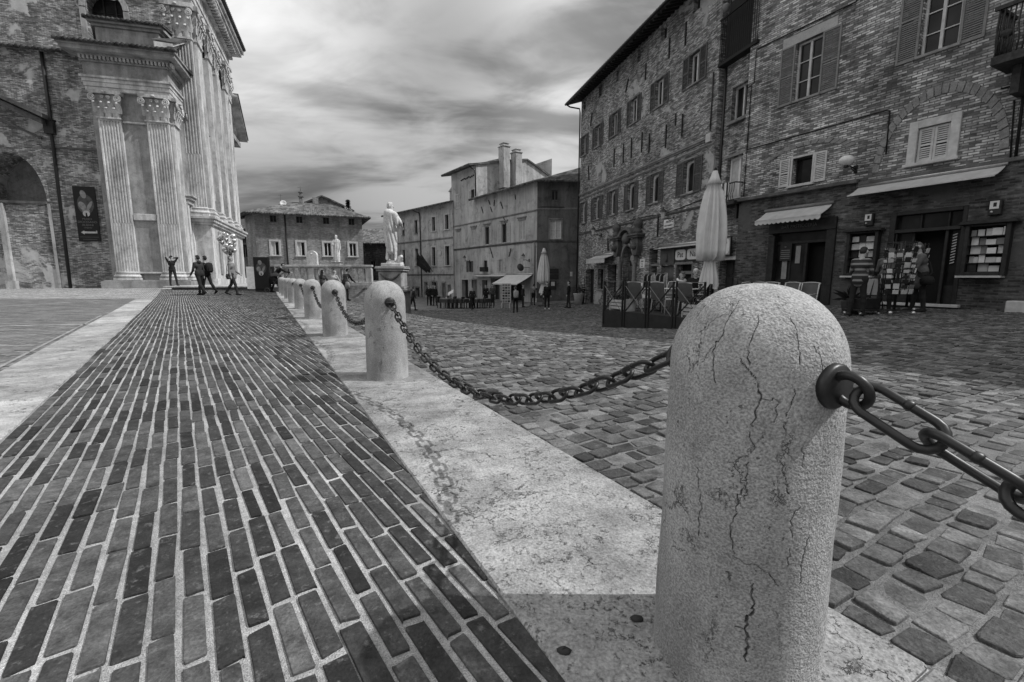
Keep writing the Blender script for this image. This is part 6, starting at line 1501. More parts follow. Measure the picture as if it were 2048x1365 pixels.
# sitters on the terrace edge
pos = at(642, 562, 24.4); person('person with long dark hair sitting on the terrace edge by the balustrade', (pos.x, 24.55, 0.0), 10, 0.06, 0.02, 0.02, 0.012, vox=0.015, seat=0.42, Ht=1.65, lean=6, hair='long', legs=((85, 85, 6), (85, 85, 6)), arms=((25, 10, 40, 15), (25, 10, 40, 15)))
pos = at(665, 562, 24.4); person('person in a pale padded jacket sitting on the terrace edge', (pos.x, 24.55, 0.0), 15, 0.34, 0.03, 0.02, 0.2, vox=0.015, seat=0.42, Ht=1.6, bulk=1.12, lean=10, legs=((85, 85, 6), (85, 85, 6)), arms=((25, 10, 50, 15), (25, 10, 50, 15)), head=(10, 40))
pos = foot(690, 23.6); o, M, h = person('person in dark clothes stooping beside the retaining wall with a bag', pos, 25, 0.018, 0.012, 0.012, 0.015, vox=0.014, Ht=1.7, lean=22, legs=((8, 10, 5), (-8, 4, 5)), arms=((30, 6, 30, 5), (32, 8, 25, 10)), head=(18, 20))
m = MB(); m.lathe([(0.0, -0.2), (0.15, -0.2), (0.17, 0.0), (0.12, 0.16), (0.0, 0.18)], 12); m.v = [(x, y * 0.5, z) for x, y, z in m.v]; m.tube([(-0.08, 0, 0.15), (-0.04, 0, 0.42), (0.04, 0, 0.42), (0.08, 0, 0.15)], 0.012, 6); o = m.build('shoulder_bag', cloth(0.2)); o.matrix_world = M @ Matrix.Translation((0.2, -0.02, -0.1)); tag(o, 'pale bag at the hip of the stooping person', 'bag')

# ================================================================== statues
def statue_obj(name, caps, h, parent=None, disp=None, k=0.04):
    V, Q, tg = skin(caps, h, k, disp); return link(name, np_mesh(name, V, Q, STATUE, None, True), parent)
pS = at(786, 553, 24.0); zt = 1.36
ST = empty('statue', (pS.x, pS.y, zt), 0, 'large white marble statue in a long cloak on a festooned pedestal', 'statue')
caps, low, hands = skeleton(Ht=2.95, lean=-2, legs=((0, 4, 4), (10, 26, 5)), arms=((-8, 34, 65, 30), (12, 12, 35, 0)), head=(4, 82), fingers=False, hair='short')
caps = [c for c in caps]
k3 = 2.95 / 1.75
# the cloak: broad from the shoulders, falling to the calf
for (x0, x1, z0, z1, r0, r1) in ((-0.10, -0.12, 0.85, 0.0, 0.20, 0.22), (-0.16, -0.14, 0.5, -0.75, 0.16, 0.17), (0.08, 0.02, 0.8, 0.1, 0.20, 0.2), (0.12, 0.06, 0.35, -0.85, 0.13, 0.11), (-0.05, -0.04, 0.1, -1.05, 0.2, 0.17), (0.26, 0.42, 0.78, 0.3, 0.12, 0.1)):
    caps.append(('cloak', (x0, -0.13, z0), (x1, -0.10, z1), r0, r1, 0.08))
dsp = lambda G: np.where(G[..., 2] < 0.75, 0.022 * np.sin(G[..., 0] * 46 + G[..., 2] * 3.5 + 2.0 * np.sin(G[..., 2] * 2)) * np.clip((0.75 - G[..., 2]) * 2, 0, 1) * (G[..., 1] < 0.05), 0)
o = statue_obj('figure', caps, 0.026, ST, dsp); o.location = (0, 0, -low + 0.26); o.rotation_euler = (0, 0, R(-12))
rocks = [('r', (-0.1, 0.0, 0.1), (0.1, 0, 0.12), 0.22, 0.2), ('r', (0.25, 0.05, 0.2), (0.4, 0.0, 0.36), 0.17, 0.13), ('r', (0.42, -0.05, 0.42), (0.5, -0.1, 0.5), 0.12, 0.09), ('r', (0.3, 0.1, 0.1), (0.42, 0.1, 0.1), 0.16, 0.14), ('r', (-0.3, 0.05, 0.08), (-0.2, 0, 0.14), 0.13, 0.14)]
o = statue_obj('rocky_base', rocks, 0.024, ST, lambda G: 0.02 * np.sin(G[..., 0] * 21) * np.sin(G[..., 2] * 25 + G[..., 1] * 19)); o.location = (0, 0, 0.0)
m = MB(); m.box(-0.5, 0.52, -0.42, 0.42, -0.0, 0.16); m.build('base_slab', STONE_W, ST, bevel=0.02)
PE = empty('statue_pedestal', (pS.x, pS.y, 0), 0, 'pale stone pedestal with a carved festoon under the large statue', 'pedestal')
m = MB(); m.box(-0.76, 0.76, -0.7, 0.7, 1.22, 1.30); m.box(-0.7, 0.7, -0.64, 0.64, 1.10, 1.217); m.box(-0.74, 0.74, -0.68, 0.68, 1.303, 1.357); m.build('cornice', STONE_P, PE, bevel=0.02)
m = MB(); N = 12
P_ = [(-0.62, -0.5), (-0.56, -0.58), (0.56, -0.58), (0.62, -0.5), (0.62, 0.5), (0.56, 0.58), (-0.56, 0.58), (-0.62, 0.5)]
m.add([(x, y, 0.32) for x, y in P_] + [(x, y, 1.097) for x, y in P_], [tuple(range(7, -1, -1)), tuple(range(8, 16))] + [(i, (i + 1) % 8, 8 + (i + 1) % 8, 8 + i) for i in range(8)]); m.build('dado', STONE_P, PE, bevel=0.02)
m = MB(); m.tube([(-0.5 + t * 1.0, -0.61, 0.98 - 0.30 * math.sin(math.pi * t)) for t in np.linspace(0, 1, 16)], [0.03 + 0.03 * math.sin(math.pi * t) for t in np.linspace(0, 1, 16)], 8); m.tube([(-0.66, -0.35 + t * 0.7, 0.98 - 0.25 * math.sin(math.pi * t)) for t in np.linspace(0, 1, 12)], 0.045, 8); m.build('festoon', STONE_D, PE)
m = MB(); m.box(-0.72, 0.72, -0.68, 0.68, 0.2, 0.317); m.box(-0.85, 0.85, -0.8, 0.8, 0.06, 0.197); m.box(-0.74, 0.74, -0.7, 0.7, -1.6, 0.057); m.build('plinth', STONE_G, PE, bevel=0.02)
p2 = at(676, 553, 33.0)
S2 = empty('statue', (p2.x, p2.y, 1.78), 0, 'smaller white statue rising behind the balustrade, farther off', 'statue')
caps, low, hands = skeleton(Ht=1.9, legs=((0, 2, 2), (6, 14, 3)), arms=((20, 10, 70, 20), (5, 8, 20, 0)), head=(0, 20), fingers=False)
for (x0, x1, z0, z1, r0, r1) in ((-0.04, -0.03, 0.5, -0.85, 0.15, 0.17), (0.05, 0.06, 0.4, -0.85, 0.13, 0.16)): caps.append(('c', (x0, -0.02, z0), (x1, 0.0, z1), r0, r1, 0.05))
o = statue_obj('figure', caps, 0.028, S2, lambda G: 0.014 * np.sin(G[..., 0] * 60 + G[..., 2] * 3)); o.location = (0, 0, -low + 0.05); o.rotation_euler = (0, 0, R(200))
m = MB(); m.box(-0.3, 0.3, -0.3, 0.3, -2.0, -0.25); m.build('base', BRK_H, S2); m = MB(); m.box(-0.3, 0.3, -0.3, 0.3, -0.248, 0.04); m.box(-0.36, 0.36, -0.36, 0.36, 0.042, 0.1); m.build('pedestal', STONE_P, S2, bevel=0.02)
p3 = at(627, 553, 31.0); m = MB(); m.prism([(-0.36, -0.2), (0.36, -0.2), (0.36, 0.5)] + [(0.36 * math.cos(a), 0.5 + 0.34 * math.sin(a)) for a in np.linspace(0.15, math.pi - 0.15, 12)] + [(-0.36, 0.5)], -0.12, 0.12)
m.lathe([(0.0, -0.06), (0.07, -0.03), (0.08, 0.02), (0.0, 0.08)], 10, 0, (0, -0.13, 0.62)); o = m.build('stone_stele', STATUE, None, 0.015, (p3.x, p3.y, 1.72)); b_ = MB(); b_.box(-0.3, 0.3, -0.2, 0.2, -1.45, -0.202); b_.build('base', BRK_H, o); tag(o, 'white round-topped stone tablet standing behind the balustrade', 'stone tablet')
# ================================================================== awnings, lamps and signs
def awning(face, u0, u1, v, out, drop, name_label, mat=None, val=0.16, scallop=True, y0=0.0, arms=True):
    r = face.thing('awning', (u0 + u1) / 2, y0, v, name_label, 'awning'); w = (u1 - u0) / 2
    m = MB(); n = max(8, int(w * 2 / 0.25)); ts_ = [i / n for i in range(n + 1)]
    m.grid([[(-w + 2 * w * t, -out * s - 0.02, -drop * s - 0.03 * math.sin(math.pi * s)) for s in (0, 0.25, 0.5, 0.75, 1)] for t in ts_])
    m.grid([[(-w + 2 * w * t, -out * s - 0.02, -drop * s - 0.03 * math.sin(math.pi * s) - 0.012) for s in (1, 0.75, 0.5, 0.25, 0)] for t in ts_])
    m.build('canvas', mat or CANVAS_G, r)
    if val:
        k = int(2 * w / 0.16); P = []
        for i in range(k * 4 + 1):
            x = -w + 2 * w * i / (k * 4); d = val * (1 - (0.28 * (1 - abs(math.sin(math.pi * i / 4))) if scallop else 0))
            P.append([(x, -out - 0.02, -drop), (x, -out - 0.03, -drop - d)])
        m = MB(); m.grid(P); m.grid([[(a[0], a[1] - 0.006, a[2]), (b[0], b[1] - 0.006, b[2])] for a, b in P][::-1]); m.build('valance', mat or CANVAS_G, r)
    m = MB(); m.tube([(-w - 0.04, -0.06, 0.03), (w + 0.04, -0.06, 0.03)], 0.055, 8); m.build('roller', STEEL if not scallop else GREY, r)
    if arms:
        for s in (-1, 1):
            m = MB(); x = s * (w - 0.1); m.bar((x, -0.05, -0.12), (x - s * 0.25, -out * 0.5, -drop * 0.6 - 0.1), 0.035); m.bar((x - s * 0.25, -out * 0.5, -drop * 0.6 - 0.1), (x, -out, -drop - 0.02), 0.035); m.build('arm', GREY, r)
    m = MB(); m.bar((-w, -out - 0.02, -drop - 0.01), (w, -out - 0.02, -drop - 0.01), 0.035); m.build('front_bar', PAINT_L, r)
    return r
awning(B1, 1.05, 3.3, 3.18, 0.62, 0.36, 'pale scalloped awning over the dark timber door of the left shop', val=0.17)
awning(B1, 4.0, 7.2, 3.56, 0.6, 0.30, 'long pale half-rolled awning above the wide door of the right shop', val=0.0, scallop=False)
awning(B2, 3.15, 5.95, 2.22, 0.7, 0.26, 'short pale awning on the palazzo, left of the carved portal', val=0.28, scallop=False, arms=False)
r = awning(B2, 10.9, 14.4, 2.32, 0.35, 0.10, 'rolled-up awning cassette above the bar sign behind the tall parasol', PAINT_L, 0.0, False)
awning(CF, -9.5, -4.2, 0.98, 0.7, 0.12, 'long flat retracted awning on the plastered corner house', CANVAS, 0.0, False)
awning(CF, -4.3, -0.5, 1.0, 1.5, 0.75, 'sloping pale awning over the stall of the plastered corner house', CANVAS, 0.08, False)
def wall_lamp(face, u, v, label, style='lantern', proj=0.6, y0=0.0):
    r = face.thing('wall_lamp', u, y0, v, label, 'lamp'); m = MB()
    m.bar((0, 0.02, -0.12), (0, -0.03, 0.12), 0.1, 0.05); m.tube([(0, 0, 0.0), (0, -proj * 0.6, 0.06), (0, -proj, 0.02)], 0.02, 6); m.tube([(0, 0, -0.1), (0, -proj * 0.5, 0.0)], 0.014, 6)
    if style == 'globe':
        m.lathe([(0.0, -0.02), (0.07, 0.0), (0.05, 0.06)], 10, 0, (0, -proj, 0.0)); m.build('bracket', IRON, r)
        g = MB(); g.lathe([(0.0, 0.0), (0.11, 0.02), (0.2, 0.12), (0.2, 0.2), (0.12, 0.28), (0.0, 0.3)], 16, 0, (0, -proj, 0.05)); g.build('lamp_shade', PAINT_W, r)
    else:
        m.build('bracket', IRON, r)
        g = MB(); g.lathe([(0.06, 0.0), (0.13, 0.3)], 6, 0, (0, -proj, 0.04), False); g.build('lantern_glass', PAINT_L, r)
        t = MB(); t.lathe([(0.0, 0.0), (0.17, 0.0), (0.09, 0.12), (0.03, 0.16), (0.03, 0.22), (0.0, 0.24)], 6, 0, (0, -proj, 0.342), False); t.build('lantern_cap', IRON, r)
    return r
LG = 'wall lamps on the houses round the square'
wall_lamp(B1, 3.85, 4.12, 'white globe lamp on a dark bracket between the two shops', 'globe', 0.55)
wall_lamp(B2, 11.95, 3.55, 'iron lantern beside the small white plaque on the palazzo'); wall_lamp(B2, 3.9, 3.5, 'iron lantern above the short awning on the palazzo')
wall_lamp(CF, -1.0, 2.1, 'iron lantern near the right corner of the plastered house'); wall_lamp(CF, -10.9, 2.3, 'iron lantern at the left end of the plastered house')
def board(face, u0, u1, v0, v1, label, mats, lines, y=0.0, thick=0.05, size=None, mat_t=None, frame=None, cat='sign', curved=False, name='sign'):
    r = face.thing(name, (u0 + u1) / 2, y, (v0 + v1) / 2, label, cat); w, h = (u1 - u0) / 2, (v1 - v0) / 2
    m = MB(); m.box(-w, w, -thick, 0.0, -h, h); m.build('panel', mats, r, bevel=0.006)
    if frame:
        m = MB()
        for a, b, c, d in ((-w - 0.04, w + 0.04, h, h + 0.04), (-w - 0.04, w + 0.04, -h - 0.04, -h), (-w - 0.04, -w, -h, h), (w, w + 0.04, -h, h)): m.box(a, b, -thick - 0.015, 0.0, c, d)
        m.build('frame', frame, r)
    for (t, x, z, s) in lines: text(r, t, x, z, -thick - 0.006, s, mat_t or INK)
    return r
# framed white sign by the narrow house, bar sign over the shop behind the parasol
r = board(LK, 0.42, 1.32, 1.72, 2.4, 'square white framed sign right of the tall parasol', m_plain('sign_grey', 0.3, 0.7), [('Locanda', 0, 0.16, 0.15), ('Da', 0, 0.0, 0.12), ('Albert', 0, -0.17, 0.15)], 0.05, frame=WOOD_D)
m = MB(); N = 28; m.prism([(0.4 * math.copysign(abs(math.cos(a)) ** 0.45, math.cos(a)), 0.31 * math.copysign(abs(math.sin(a)) ** 0.45, math.sin(a))) for a in np.linspace(0, 2 * math.pi, N, endpoint=False)], -0.054, -0.045); m.build('white_field', PAPER, r)
r = board(B2, 12.25, 14.2, 1.58, 2.12, 'long bar sign with pale letters under the rolled awning', m_plain('sign_dark', 0.05, 0.6), [], 0.0, frame=WOOD_D)
for x, w_, t in ((-0.52, 0.4, 'Pat'), (0.42, 0.44, 'Na')):
    m = MB(); m.prism([(x + w_ * math.copysign(abs(math.cos(a)) ** 0.4, math.cos(a)), 0.24 * math.copysign(abs(math.sin(a)) ** 0.4, math.sin(a))) for a in np.linspace(0, 2 * math.pi, 24, endpoint=False)], -0.058, -0.045); m.build('white_field', PAPER, r); text(r, t, x, 0.0, -0.064, 0.36, INK)
r = board(B2, 11.15, 12.0, 3.2, 3.62, 'small white marble plaque under the lantern on the palazzo', PAINT_W, [('PIAZZA', 0, 0.09, 0.12), ('DUCA FEDERICO', 0, -0.09, 0.09)], cat='plaque', name='plaque', thick=0.04)
r = board(B2, 8.95, 9.45, 1.3, 1.78, 'square pale notice right of the carved portal', PAINT_W, [('ORARI', 0, 0.12, 0.09), ('9-13', 0, -0.03, 0.08), ('16-20', 0, -0.15, 0.08)], cat='notice', thick=0.03)
r = board(B2, 8.95, 9.65, -0.25, 0.5, 'framed poster with dark figures low beside the portal', PAPER, [], cat='poster', name='poster', thick=0.03)
m = MB()
for i in range(5):
    x = -0.25 + i * 0.12; m.tube([(x, -0.036, -0.22), (x + 0.03, -0.036, 0.0), (x - 0.01, -0.036, 0.2)], [0.02, 0.035, 0.02], 6)
m.build('print', INK, r)
# glass-fronted lamps or alarm boxes beside the right shop
for u0, u1, v0, v1, l in ((4.3, 4.52, 2.36, 2.72, 'small white and black box on the wall left of the wide shop door'), (7.02, 7.26, 2.36, 2.72, 'small white and black box on the wall right of the wide shop door')):
    r = B1.thing('wall_box', (u0 + u1) / 2, -0.03, v0, l, 'wall box'); m = MB(); m.box(-0.12, 0.12, -0.12, 0, 0, 0.36); m.build('case', WOOD_D, r, bevel=0.015)
    m = MB(); m.box(-0.095, 0.075, -0.128, -0.122, 0.15, 0.34); m.box(-0.03, 0.03, -0.131, -0.126, 0.2, 0.3, 1); m.lathe([(0.0, 0), (0.03, 0.0), (0.0, 0.012)], 10, 0, M=Matrix.Translation((-0.05, -0.122, 0.08)) @ Matrix.Rotation(R(90), 4, 'X')); m.build('face_plate', [PAPER, INK], r)
# round sign on the corner house
r = CF.thing('round_sign', -0.95, 0.0, 1.55, 'dark round hanging sign at the right corner of the plastered house', 'sign'); m = MB(); m.tube([(0, 0, 0.0), (0, -0.9, 0.02)], 0.02, 6); m.build('bracket', IRON, r); m = MB(); m.lathe([(0.0, -0.03), (0.3, -0.03), (0.3, 0.03), (0.0, 0.03)], 24, 0, M=Matrix.Translation((0.0, -0.9, -0.0)) @ Matrix.Rotation(R(70), 4, 'Y')); m.build('disc', m_plain('disc_grey', 0.05), r)
# exhibition banner on the church flank and a matching stand
BAN = m_plain('banner_black', 0.012, 0.7); FIG1 = m_plain('banner_pale', 0.22, 0.8, 0, 0.4, 5); FIG2 = m_plain('banner_mid', 0.07, 0.8, 0, 0.5, 6)
def banner(r, w, h, txt=True):
    m = MB(); m.box(-w, w, -0.04, 0.0, -h, h); m.build('panel', BAN, r)
    def blob(x, z, rx, rz, rot_, mat, y=-0.046):
        m = MB(); n = 20; m.prism([(x + rx * math.cos(a) * math.cos(rot_) - rz * math.sin(a) * math.sin(rot_), z + rx * math.cos(a) * math.sin(rot_) + rz * math.sin(a) * math.cos(rot_)) for a in np.linspace(0, 2 * math.pi, n, endpoint=False)], y, -0.035); return m.build('print', mat, r)
    blob(0.02 * w, 0.36 * h, 0.75 * w, 0.36 * h, 0, FIG2, -0.043); blob(-0.1 * w, 0.72 * h, 0.26 * w, 0.15 * h, 0.25, FIG1); blob(-0.3 * w, 0.3 * h, 0.3 * w, 0.16 * h, 0.4, FIG1); blob(0.35 * w, 0.3 * h, 0.16 * w, 0.2 * h, -0.5, FIG1, -0.048); blob(0.0, 0.12 * h, 0.35 * w, 0.06 * h, 0.1, FIG1, -0.05)
    m = MB(); m.prism([(0.0 + 0.32 * w * math.cos(a), 0.02 * h + 0.32 * w * math.sin(a)) for a in np.linspace(0, 2 * math.pi, 18, endpoint=False)], -0.052, -0.03); m.prism([(-0.1 * w, -0.1 * h), (0.1 * w, -0.1 * h), (0.06 * w, 0.05 * h), (-0.06 * w, 0.05 * h)], -0.055, -0.03, 1); m.build('emblem', [PAINT_L, BAN], r)
    if txt:
        g_ = m_plain('banner_letters', 0.14, 0.7)
        for t, z, s in (('MUSEO', -0.18, 0.15), ('DIOCESANO', -0.29, 0.17), ('ALBANI', -0.40, 0.17), ('URBINO', -0.5, 0.11)): text(r, t, 0, z * h, -0.05, s * h * 0.62, g_)
        m = MB(); m.prism([(-0.72 * w, -0.67 * h), (-0.4 * w, -0.6 * h), (-0.4 * w, -0.635 * h), (0.68 * w, -0.635 * h), (0.68 * w, -0.6 * h), (0.78 * w, -0.6 * h), (0.78 * w, -0.7 * h), (-0.4 * w, -0.705 * h), (-0.4 * w, -0.745 * h)], -0.052, -0.03); m.build('arrow', PAINT_L, r)
        m = MB(); m.box(-0.85 * w, 0.85 * w, -0.046, -0.03, -0.845 * h, -0.835 * h); m.box(-0.6 * w, 0.7 * w, -0.046, -0.03, -0.93 * h, -0.92 * h); m.build('small_print', g_, r)
r = CH.thing('banner', -0.62, 0.62, 4.47, 'tall black banner with a pale figure and an arrow on the church flank', 'banner'); banner(r, 0.54, 1.57)
q = at(526, 580, 23.9); r = empty('info_stand', (q.x, q.y, tz(q.x, q.y) + 0.95), R(-2), 'upright dark poster stand between the walkers and the balustrade', 'poster stand'); banner(r, 0.38, 0.80, False)
m = MB(); m.box(-0.42, 0.42, -0.06, 0.04, -1.0, 0.86); m.v = [(x, y + 0.07, z) for x, y, z in m.v]; m.build('frame', WOOD_D, r, bevel=0.01)
q = at(513, 580, 24.2); r = empty('poster_board', (q.x - 0.3, q.y + 0.3, tz(q.x, q.y)), R(25), 'pale blank-sided display board just left of the dark poster stand', 'display board'); m = MB(); m.box(-0.3, 0.3, -0.03, 0.03, 0.12, 1.3); m.build('panel', PAINT_L, r); m = MB(); m.box(-0.3, -0.25, -0.04, 0.04, 0, 0.117); m.build('foot', IRON, r); m = MB(); m.box(0.25, 0.3, -0.04, 0.04, 0, 0.117); m.build('foot', IRON, r)
q = at(536, 580, 24.8); r = empty('poster_board', (q.x + 0.02, q.y + 0.3, tz(q.x, q.y)), R(-15), 'smaller dark display board between the poster stand and the pushchair', 'display board'); m = MB(); m.box(-0.28, 0.28, -0.03, 0.03, 0.45, 1.35); m.box(-0.2, 0.2, -0.04, -0.031, 0.75, 1.2, 1); m.build('panel', [WOOD_D, FIG2], r); m = MB(); m.tube([(0, 0, 0), (0, 0, 0.45)], 0.03, 6); m.box(-0.2, 0.2, -0.15, 0.15, 0, 0.03); m.build('foot', IRON, r)

# ================================================================== café terrace
TE = Vector((0.454, -0.891)); TG = Vector((0.891, 0.454)); TO = Vector((3.04, 15.1)); FZ = -0.27; TRZ = math.atan2(TE.y, TE.x)
tp = lambda e, g_: TO + TE * e + TG * g_
D = empty('terrace_platform', (TO.x, TO.y, FZ), TRZ, 'dark raised timber platform of the café terrace behind the nearest bollard', 'platform')
m = MB()
for i in range(29): m.box(0.0, 6.4, 0.03 + i * 0.142, 0.03 + i * 0.142 + 0.136, -0.04, 0.0)
m.build('deck', m_plain('deck_boards', 0.035, 0.6, 0, 0.4, 8, 0.004), D)
m = MB(); m.box(-0.02, 6.42, 0.0, 0.028, -0.9, 0.02); m.box(-0.02, 0.008, 0.03, 4.15, -0.9, 0.02); m.build('fascia', m_plain('fascia_dark', 0.02, 0.5, 0, 0.3, 4, 0.002), D)
fence_label = ['leftmost', 'second', 'third', 'fourth', 'fifth', 'sixth']
for i in range(4):
    x0, x1 = 0.04 + i * 1.03, 0.04 + i * 1.03 + 0.92
    q = tp(x0, 0.06)
    f = empty('fence_panel', (q.x, q.y, FZ), TRZ, ['cross-braced iron fence panel at the left end of the café terrace', 'cross-braced fence panel in front of the leftmost canvas chair', 'cross-braced fence panel in front of the middle canvas chair', 'cross-braced fence panel partly behind the nearest bollard', 'cross-braced fence panel hidden behind the nearest bollard'][i], 'fence', 'cross-braced fence panels round the café terrace')
    for a in (0.0, 0.92): m = MB(); m.bar((a, -0.06, -0.45), (a, -0.06, 0.98), 0.045); m.build('post', IRON, f)
    m = MB(); m.tube([(0, -0.06, 0.96), (0.92, -0.06, 0.96)], 0.008, 6); m.build('wire', GREY, f)
    m = MB(); m.bar((0.03, -0.055, 0.04), (0.89, -0.055, 0.88), 0.03); m.build('brace', IRON, f); m = MB(); m.bar((0.03, -0.07, 0.82), (0.89, -0.07, 0.02), 0.016); m.build('brace', GREY, f)
for i, g0 in enumerate((0.1, 1.15, 2.2)):
    q = tp(0.0, g0); f = empty('fence_panel', (q.x, q.y, FZ), TRZ + R(90), ['end fence panel of the café terrace nearest the square', 'middle fence panel on the far side of the café terrace', 'end fence panel of the café terrace nearest the palazzo'][i], 'fence', 'cross-braced fence panels round the café terrace')
    for a in (0.0, 0.95): m = MB(); m.bar((a, 0.02, -0.1), (a, 0.02, 0.98), 0.045); m.build('post', IRON, f)
    m = MB(); m.bar((0.03, 0.02, 0.04), (0.92, 0.02, 0.88), 0.025); m.build('brace', IRON, f); m = MB(); m.bar((0.03, 0.035, 0.84), (0.92, 0.035, 0.04), 0.018); m.build('brace', GREY, f)
# planter boxes
for e, g_, l in ((0.48, 0.4, 'low white slatted planter at the left end of the café terrace'), (3.45, 0.5, 'low white slatted planter beside the third canvas chair')):
    q = tp(e, g_); r = empty('planter_box', (q.x, q.y, FZ), TRZ, l, 'planter'); m = MB()
    for k in range(3): m.box(-0.36, 0.36, -0.2, -0.17, 0.06 + k * 0.11, 0.14 + k * 0.11); m.box(-0.36, 0.36, 0.17, 0.2, 0.06 + k * 0.11, 0.14 + k * 0.11)
    for x in (-0.38, 0.34): m.box(x, x + 0.04, -0.21, 0.21, 0, 0.4)
    m.build('box', PAINT_L, r)
    fm = MB(); rr = random.Random(5)
    for k in range(260):
        c = Vector((rr.uniform(-0.34, 0.34), rr.uniform(-0.16, 0.16), 0.36 + rr.uniform(0, 0.24) ** 1.0)); d = Vector((rr.uniform(-1, 1), rr.uniform(-1, 1), rr.uniform(0, 1))).normalized() * 0.06; s = d.cross(Vector((0.3, 0.2, 1))).normalized() * 0.018
        fm.add([c - d, c + s, c + d, c - s], [(0, 1, 2, 3)])
    fm.build('foliage', m_plain('dark_leaves', 0.035, 0.6), r)
# chairs: canvas seat in a pale frame
def make_chair(label):
    r = empty('cafe_chair', (0, 0, 0), 0, label, 'chair', 'canvas chairs on the café terrace')
    for s in (-1, 1):
        m = MB(); m.tube([(s * 0.25, 0.26, 0), (s * 0.25, 0.22, 0.62), (s * 0.25, -0.2, 0.62)], 0.016, 6); m.build('leg', PAINT_L, r)
        m = MB(); m.tube([(s * 0.25, -0.28, 0), (s * 0.23, -0.24, 0.45), (s * 0.22, -0.36, 0.92)], 0.016, 6); m.build('leg', PAINT_L, r)
    m = MB(); m.box(-0.24, 0.24, -0.24, 0.24, 0.41, 0.45); m.build('seat', PAINT_L, r, bevel=0.01)
    m = MB(); P = [[(x * (0.23 + 0.02 * t), -0.25 - 0.12 * t - 0.03 * (1 - x * x), 0.42 + 0.50 * t + 0.025 * (1 - x * x) * (t == 1)) for t in (0, 0.33, 0.66, 1)] for x in np.linspace(-1, 1, 9)]
    m.grid(P); m.grid([[(a, b - 0.012, c) for a, b, c in row] for row in P][::-1]); m.build('backrest', m_plain('chair_canvas', 0.10, 0.9, 0, 0.15, 5), r)
    m = MB(); P2 = [(x * 0.25, -0.37 - 0.03 * (1 - x * x), 0.92 + 0.025 * (1 - x * x)) for x in np.linspace(-1, 1, 9)]; m.tube(P2, 0.016, 6); m.build('top_rail', PAINT_L, r)
    return r
ch0 = make_chair('x'); light = None
spots = [(0.95, 0.75, 12, 'leftmost canvas chair of the café terrace, its back to the square'), (1.98, 0.72, 8, 'canvas chair with its back to the square, second from the left'), (3.0, 0.75, 5, 'canvas chair with its back to the square, closest to the bollard'),
         (0.88, 1.75, 165, 'pale canvas chair facing the square, left of the white-haired person'), (0.33, 1.6, 195, 'pale canvas chair facing the square near the far left of the terrace'), (2.9, 2.6, 100, 'canvas chair sideways just right of the parasol pole'), (3.5, 2.5, 170, 'pale canvas chair right of the parasol pole, back row'),
         (3.7, 2.9, 190, 'canvas chair in the back row seen just above the bollard top'), (4.0, 3.3, 175, 'canvas chair above the right half of the bollard top'), (4.45, 3.5, 185, 'rightmost canvas chair peeking above the bollard')]
for i, (e, g_, a, l) in enumerate(spots):
    o = ch0 if i == 0 else copy_tree(ch0); q = tp(e, g_); o.location = (q.x, q.y, FZ + 0.003); o.rotation_euler = (0, 0, TRZ + R(a)); o['label'] = l
for e, g_, l in ((1.3, 1.3, 'white café table between the left pair of canvas chairs'), (1.95, 1.85, 'white café table in front of the seated couple'), (4.0, 1.6, 'white café table near the parasol pole')):
    q = tp(e, g_); r = empty('cafe_table', (q.x, q.y, FZ), TRZ, l, 'table', 'white café tables on the terrace'); m = MB(); m.box(-0.42, 0.42, -0.35, 0.35, 0.715, 0.745); m.build('table_top', PAINT_W, r, bevel=0.01)
    m = MB(); m.tube([(0, 0, 0), (0, 0, 0.715)], 0.03, 8); m.build('column', IRON, r); m = MB(); m.box(-0.25, 0.25, -0.03, 0.03, 0, 0.03); m.box(-0.03, 0.03, -0.25, 0.25, 0.031, 0.05); m.build('foot', IRON, r)
for e, g_, v, l in ((1.34, 1.22, 0, 'white cup on the left café table'), (1.9, 1.7, 0, 'white cup on the table before the seated couple'), (3.85, 1.5, 1, 'dark bottle on the table near the parasol'), (2.15, 1.75, 1, 'dark bottle on the table before the seated couple')):
    q = tp(e, g_); m = MB(); m.lathe([(0.025, 0), (0.04, 0.03), (0.045, 0.1), (0.035, 0.1), (0.0, 0.02)] if not v else [(0.04, 0), (0.04, 0.16), (0.015, 0.2), (0.014, 0.27), (0.0, 0.27)], 12); o = m.build('cup' if not v else 'bottle', PAINT_W if not v else DARK, None, 0, (q.x, q.y, FZ + 0.746)); tag(o, l, 'cup' if not v else 'bottle')
q = tp(1.55, 2.75); 
person('person with a pale scarf sitting at a café table, chin on hand', (tp(1.07, 2.33).x, tp(1.07, 2.33).y, FZ), 172, 0.10, 0.05, 0.02, 0.09, vox=0.012, seat=0.50, Ht=1.66, lean=12, hair='bob', legs=((86, 88, 6), (86, 88, 6)), arms=((48, 6, 92, 25), (35, 8, 60, 30)), head=(12, 15))
q = tp(1.07, 2.33); m = MB(); s = [(0.13 * math.sin(a) * (1 + 0.0 * a), 0.11 * math.cos(a) + 0.10, 1.0 - 0.05 * math.cos(a) ) for a in np.linspace(-2.6, 2.6, 14)]; m.tube(s + [(0.09, 0.2, 0.8)], 0.035, 8); m.tube([s[0], (-0.09, 0.21, 0.78)], 0.033, 8); o = m.build('scarf', PAINT_W, None, 0, (q.x, q.y, FZ), -R(172)); tag(o, 'pale scarf round the neck of the person at the café table', 'scarf')
q = tp(1.56, 2.5); person('white-haired person in a dark jacket sitting at a café table', (q.x, q.y, FZ), 195, 0.012, 0.03, 0.015, 0.5, vox=0.012, seat=0.52, Ht=1.8, bulk=1.12, lean=4, legs=((84, 84, 8), (84, 84, 8)), arms=((38, 16, 55, 35), (42, 16, 50, 30)), head=(6, -8))
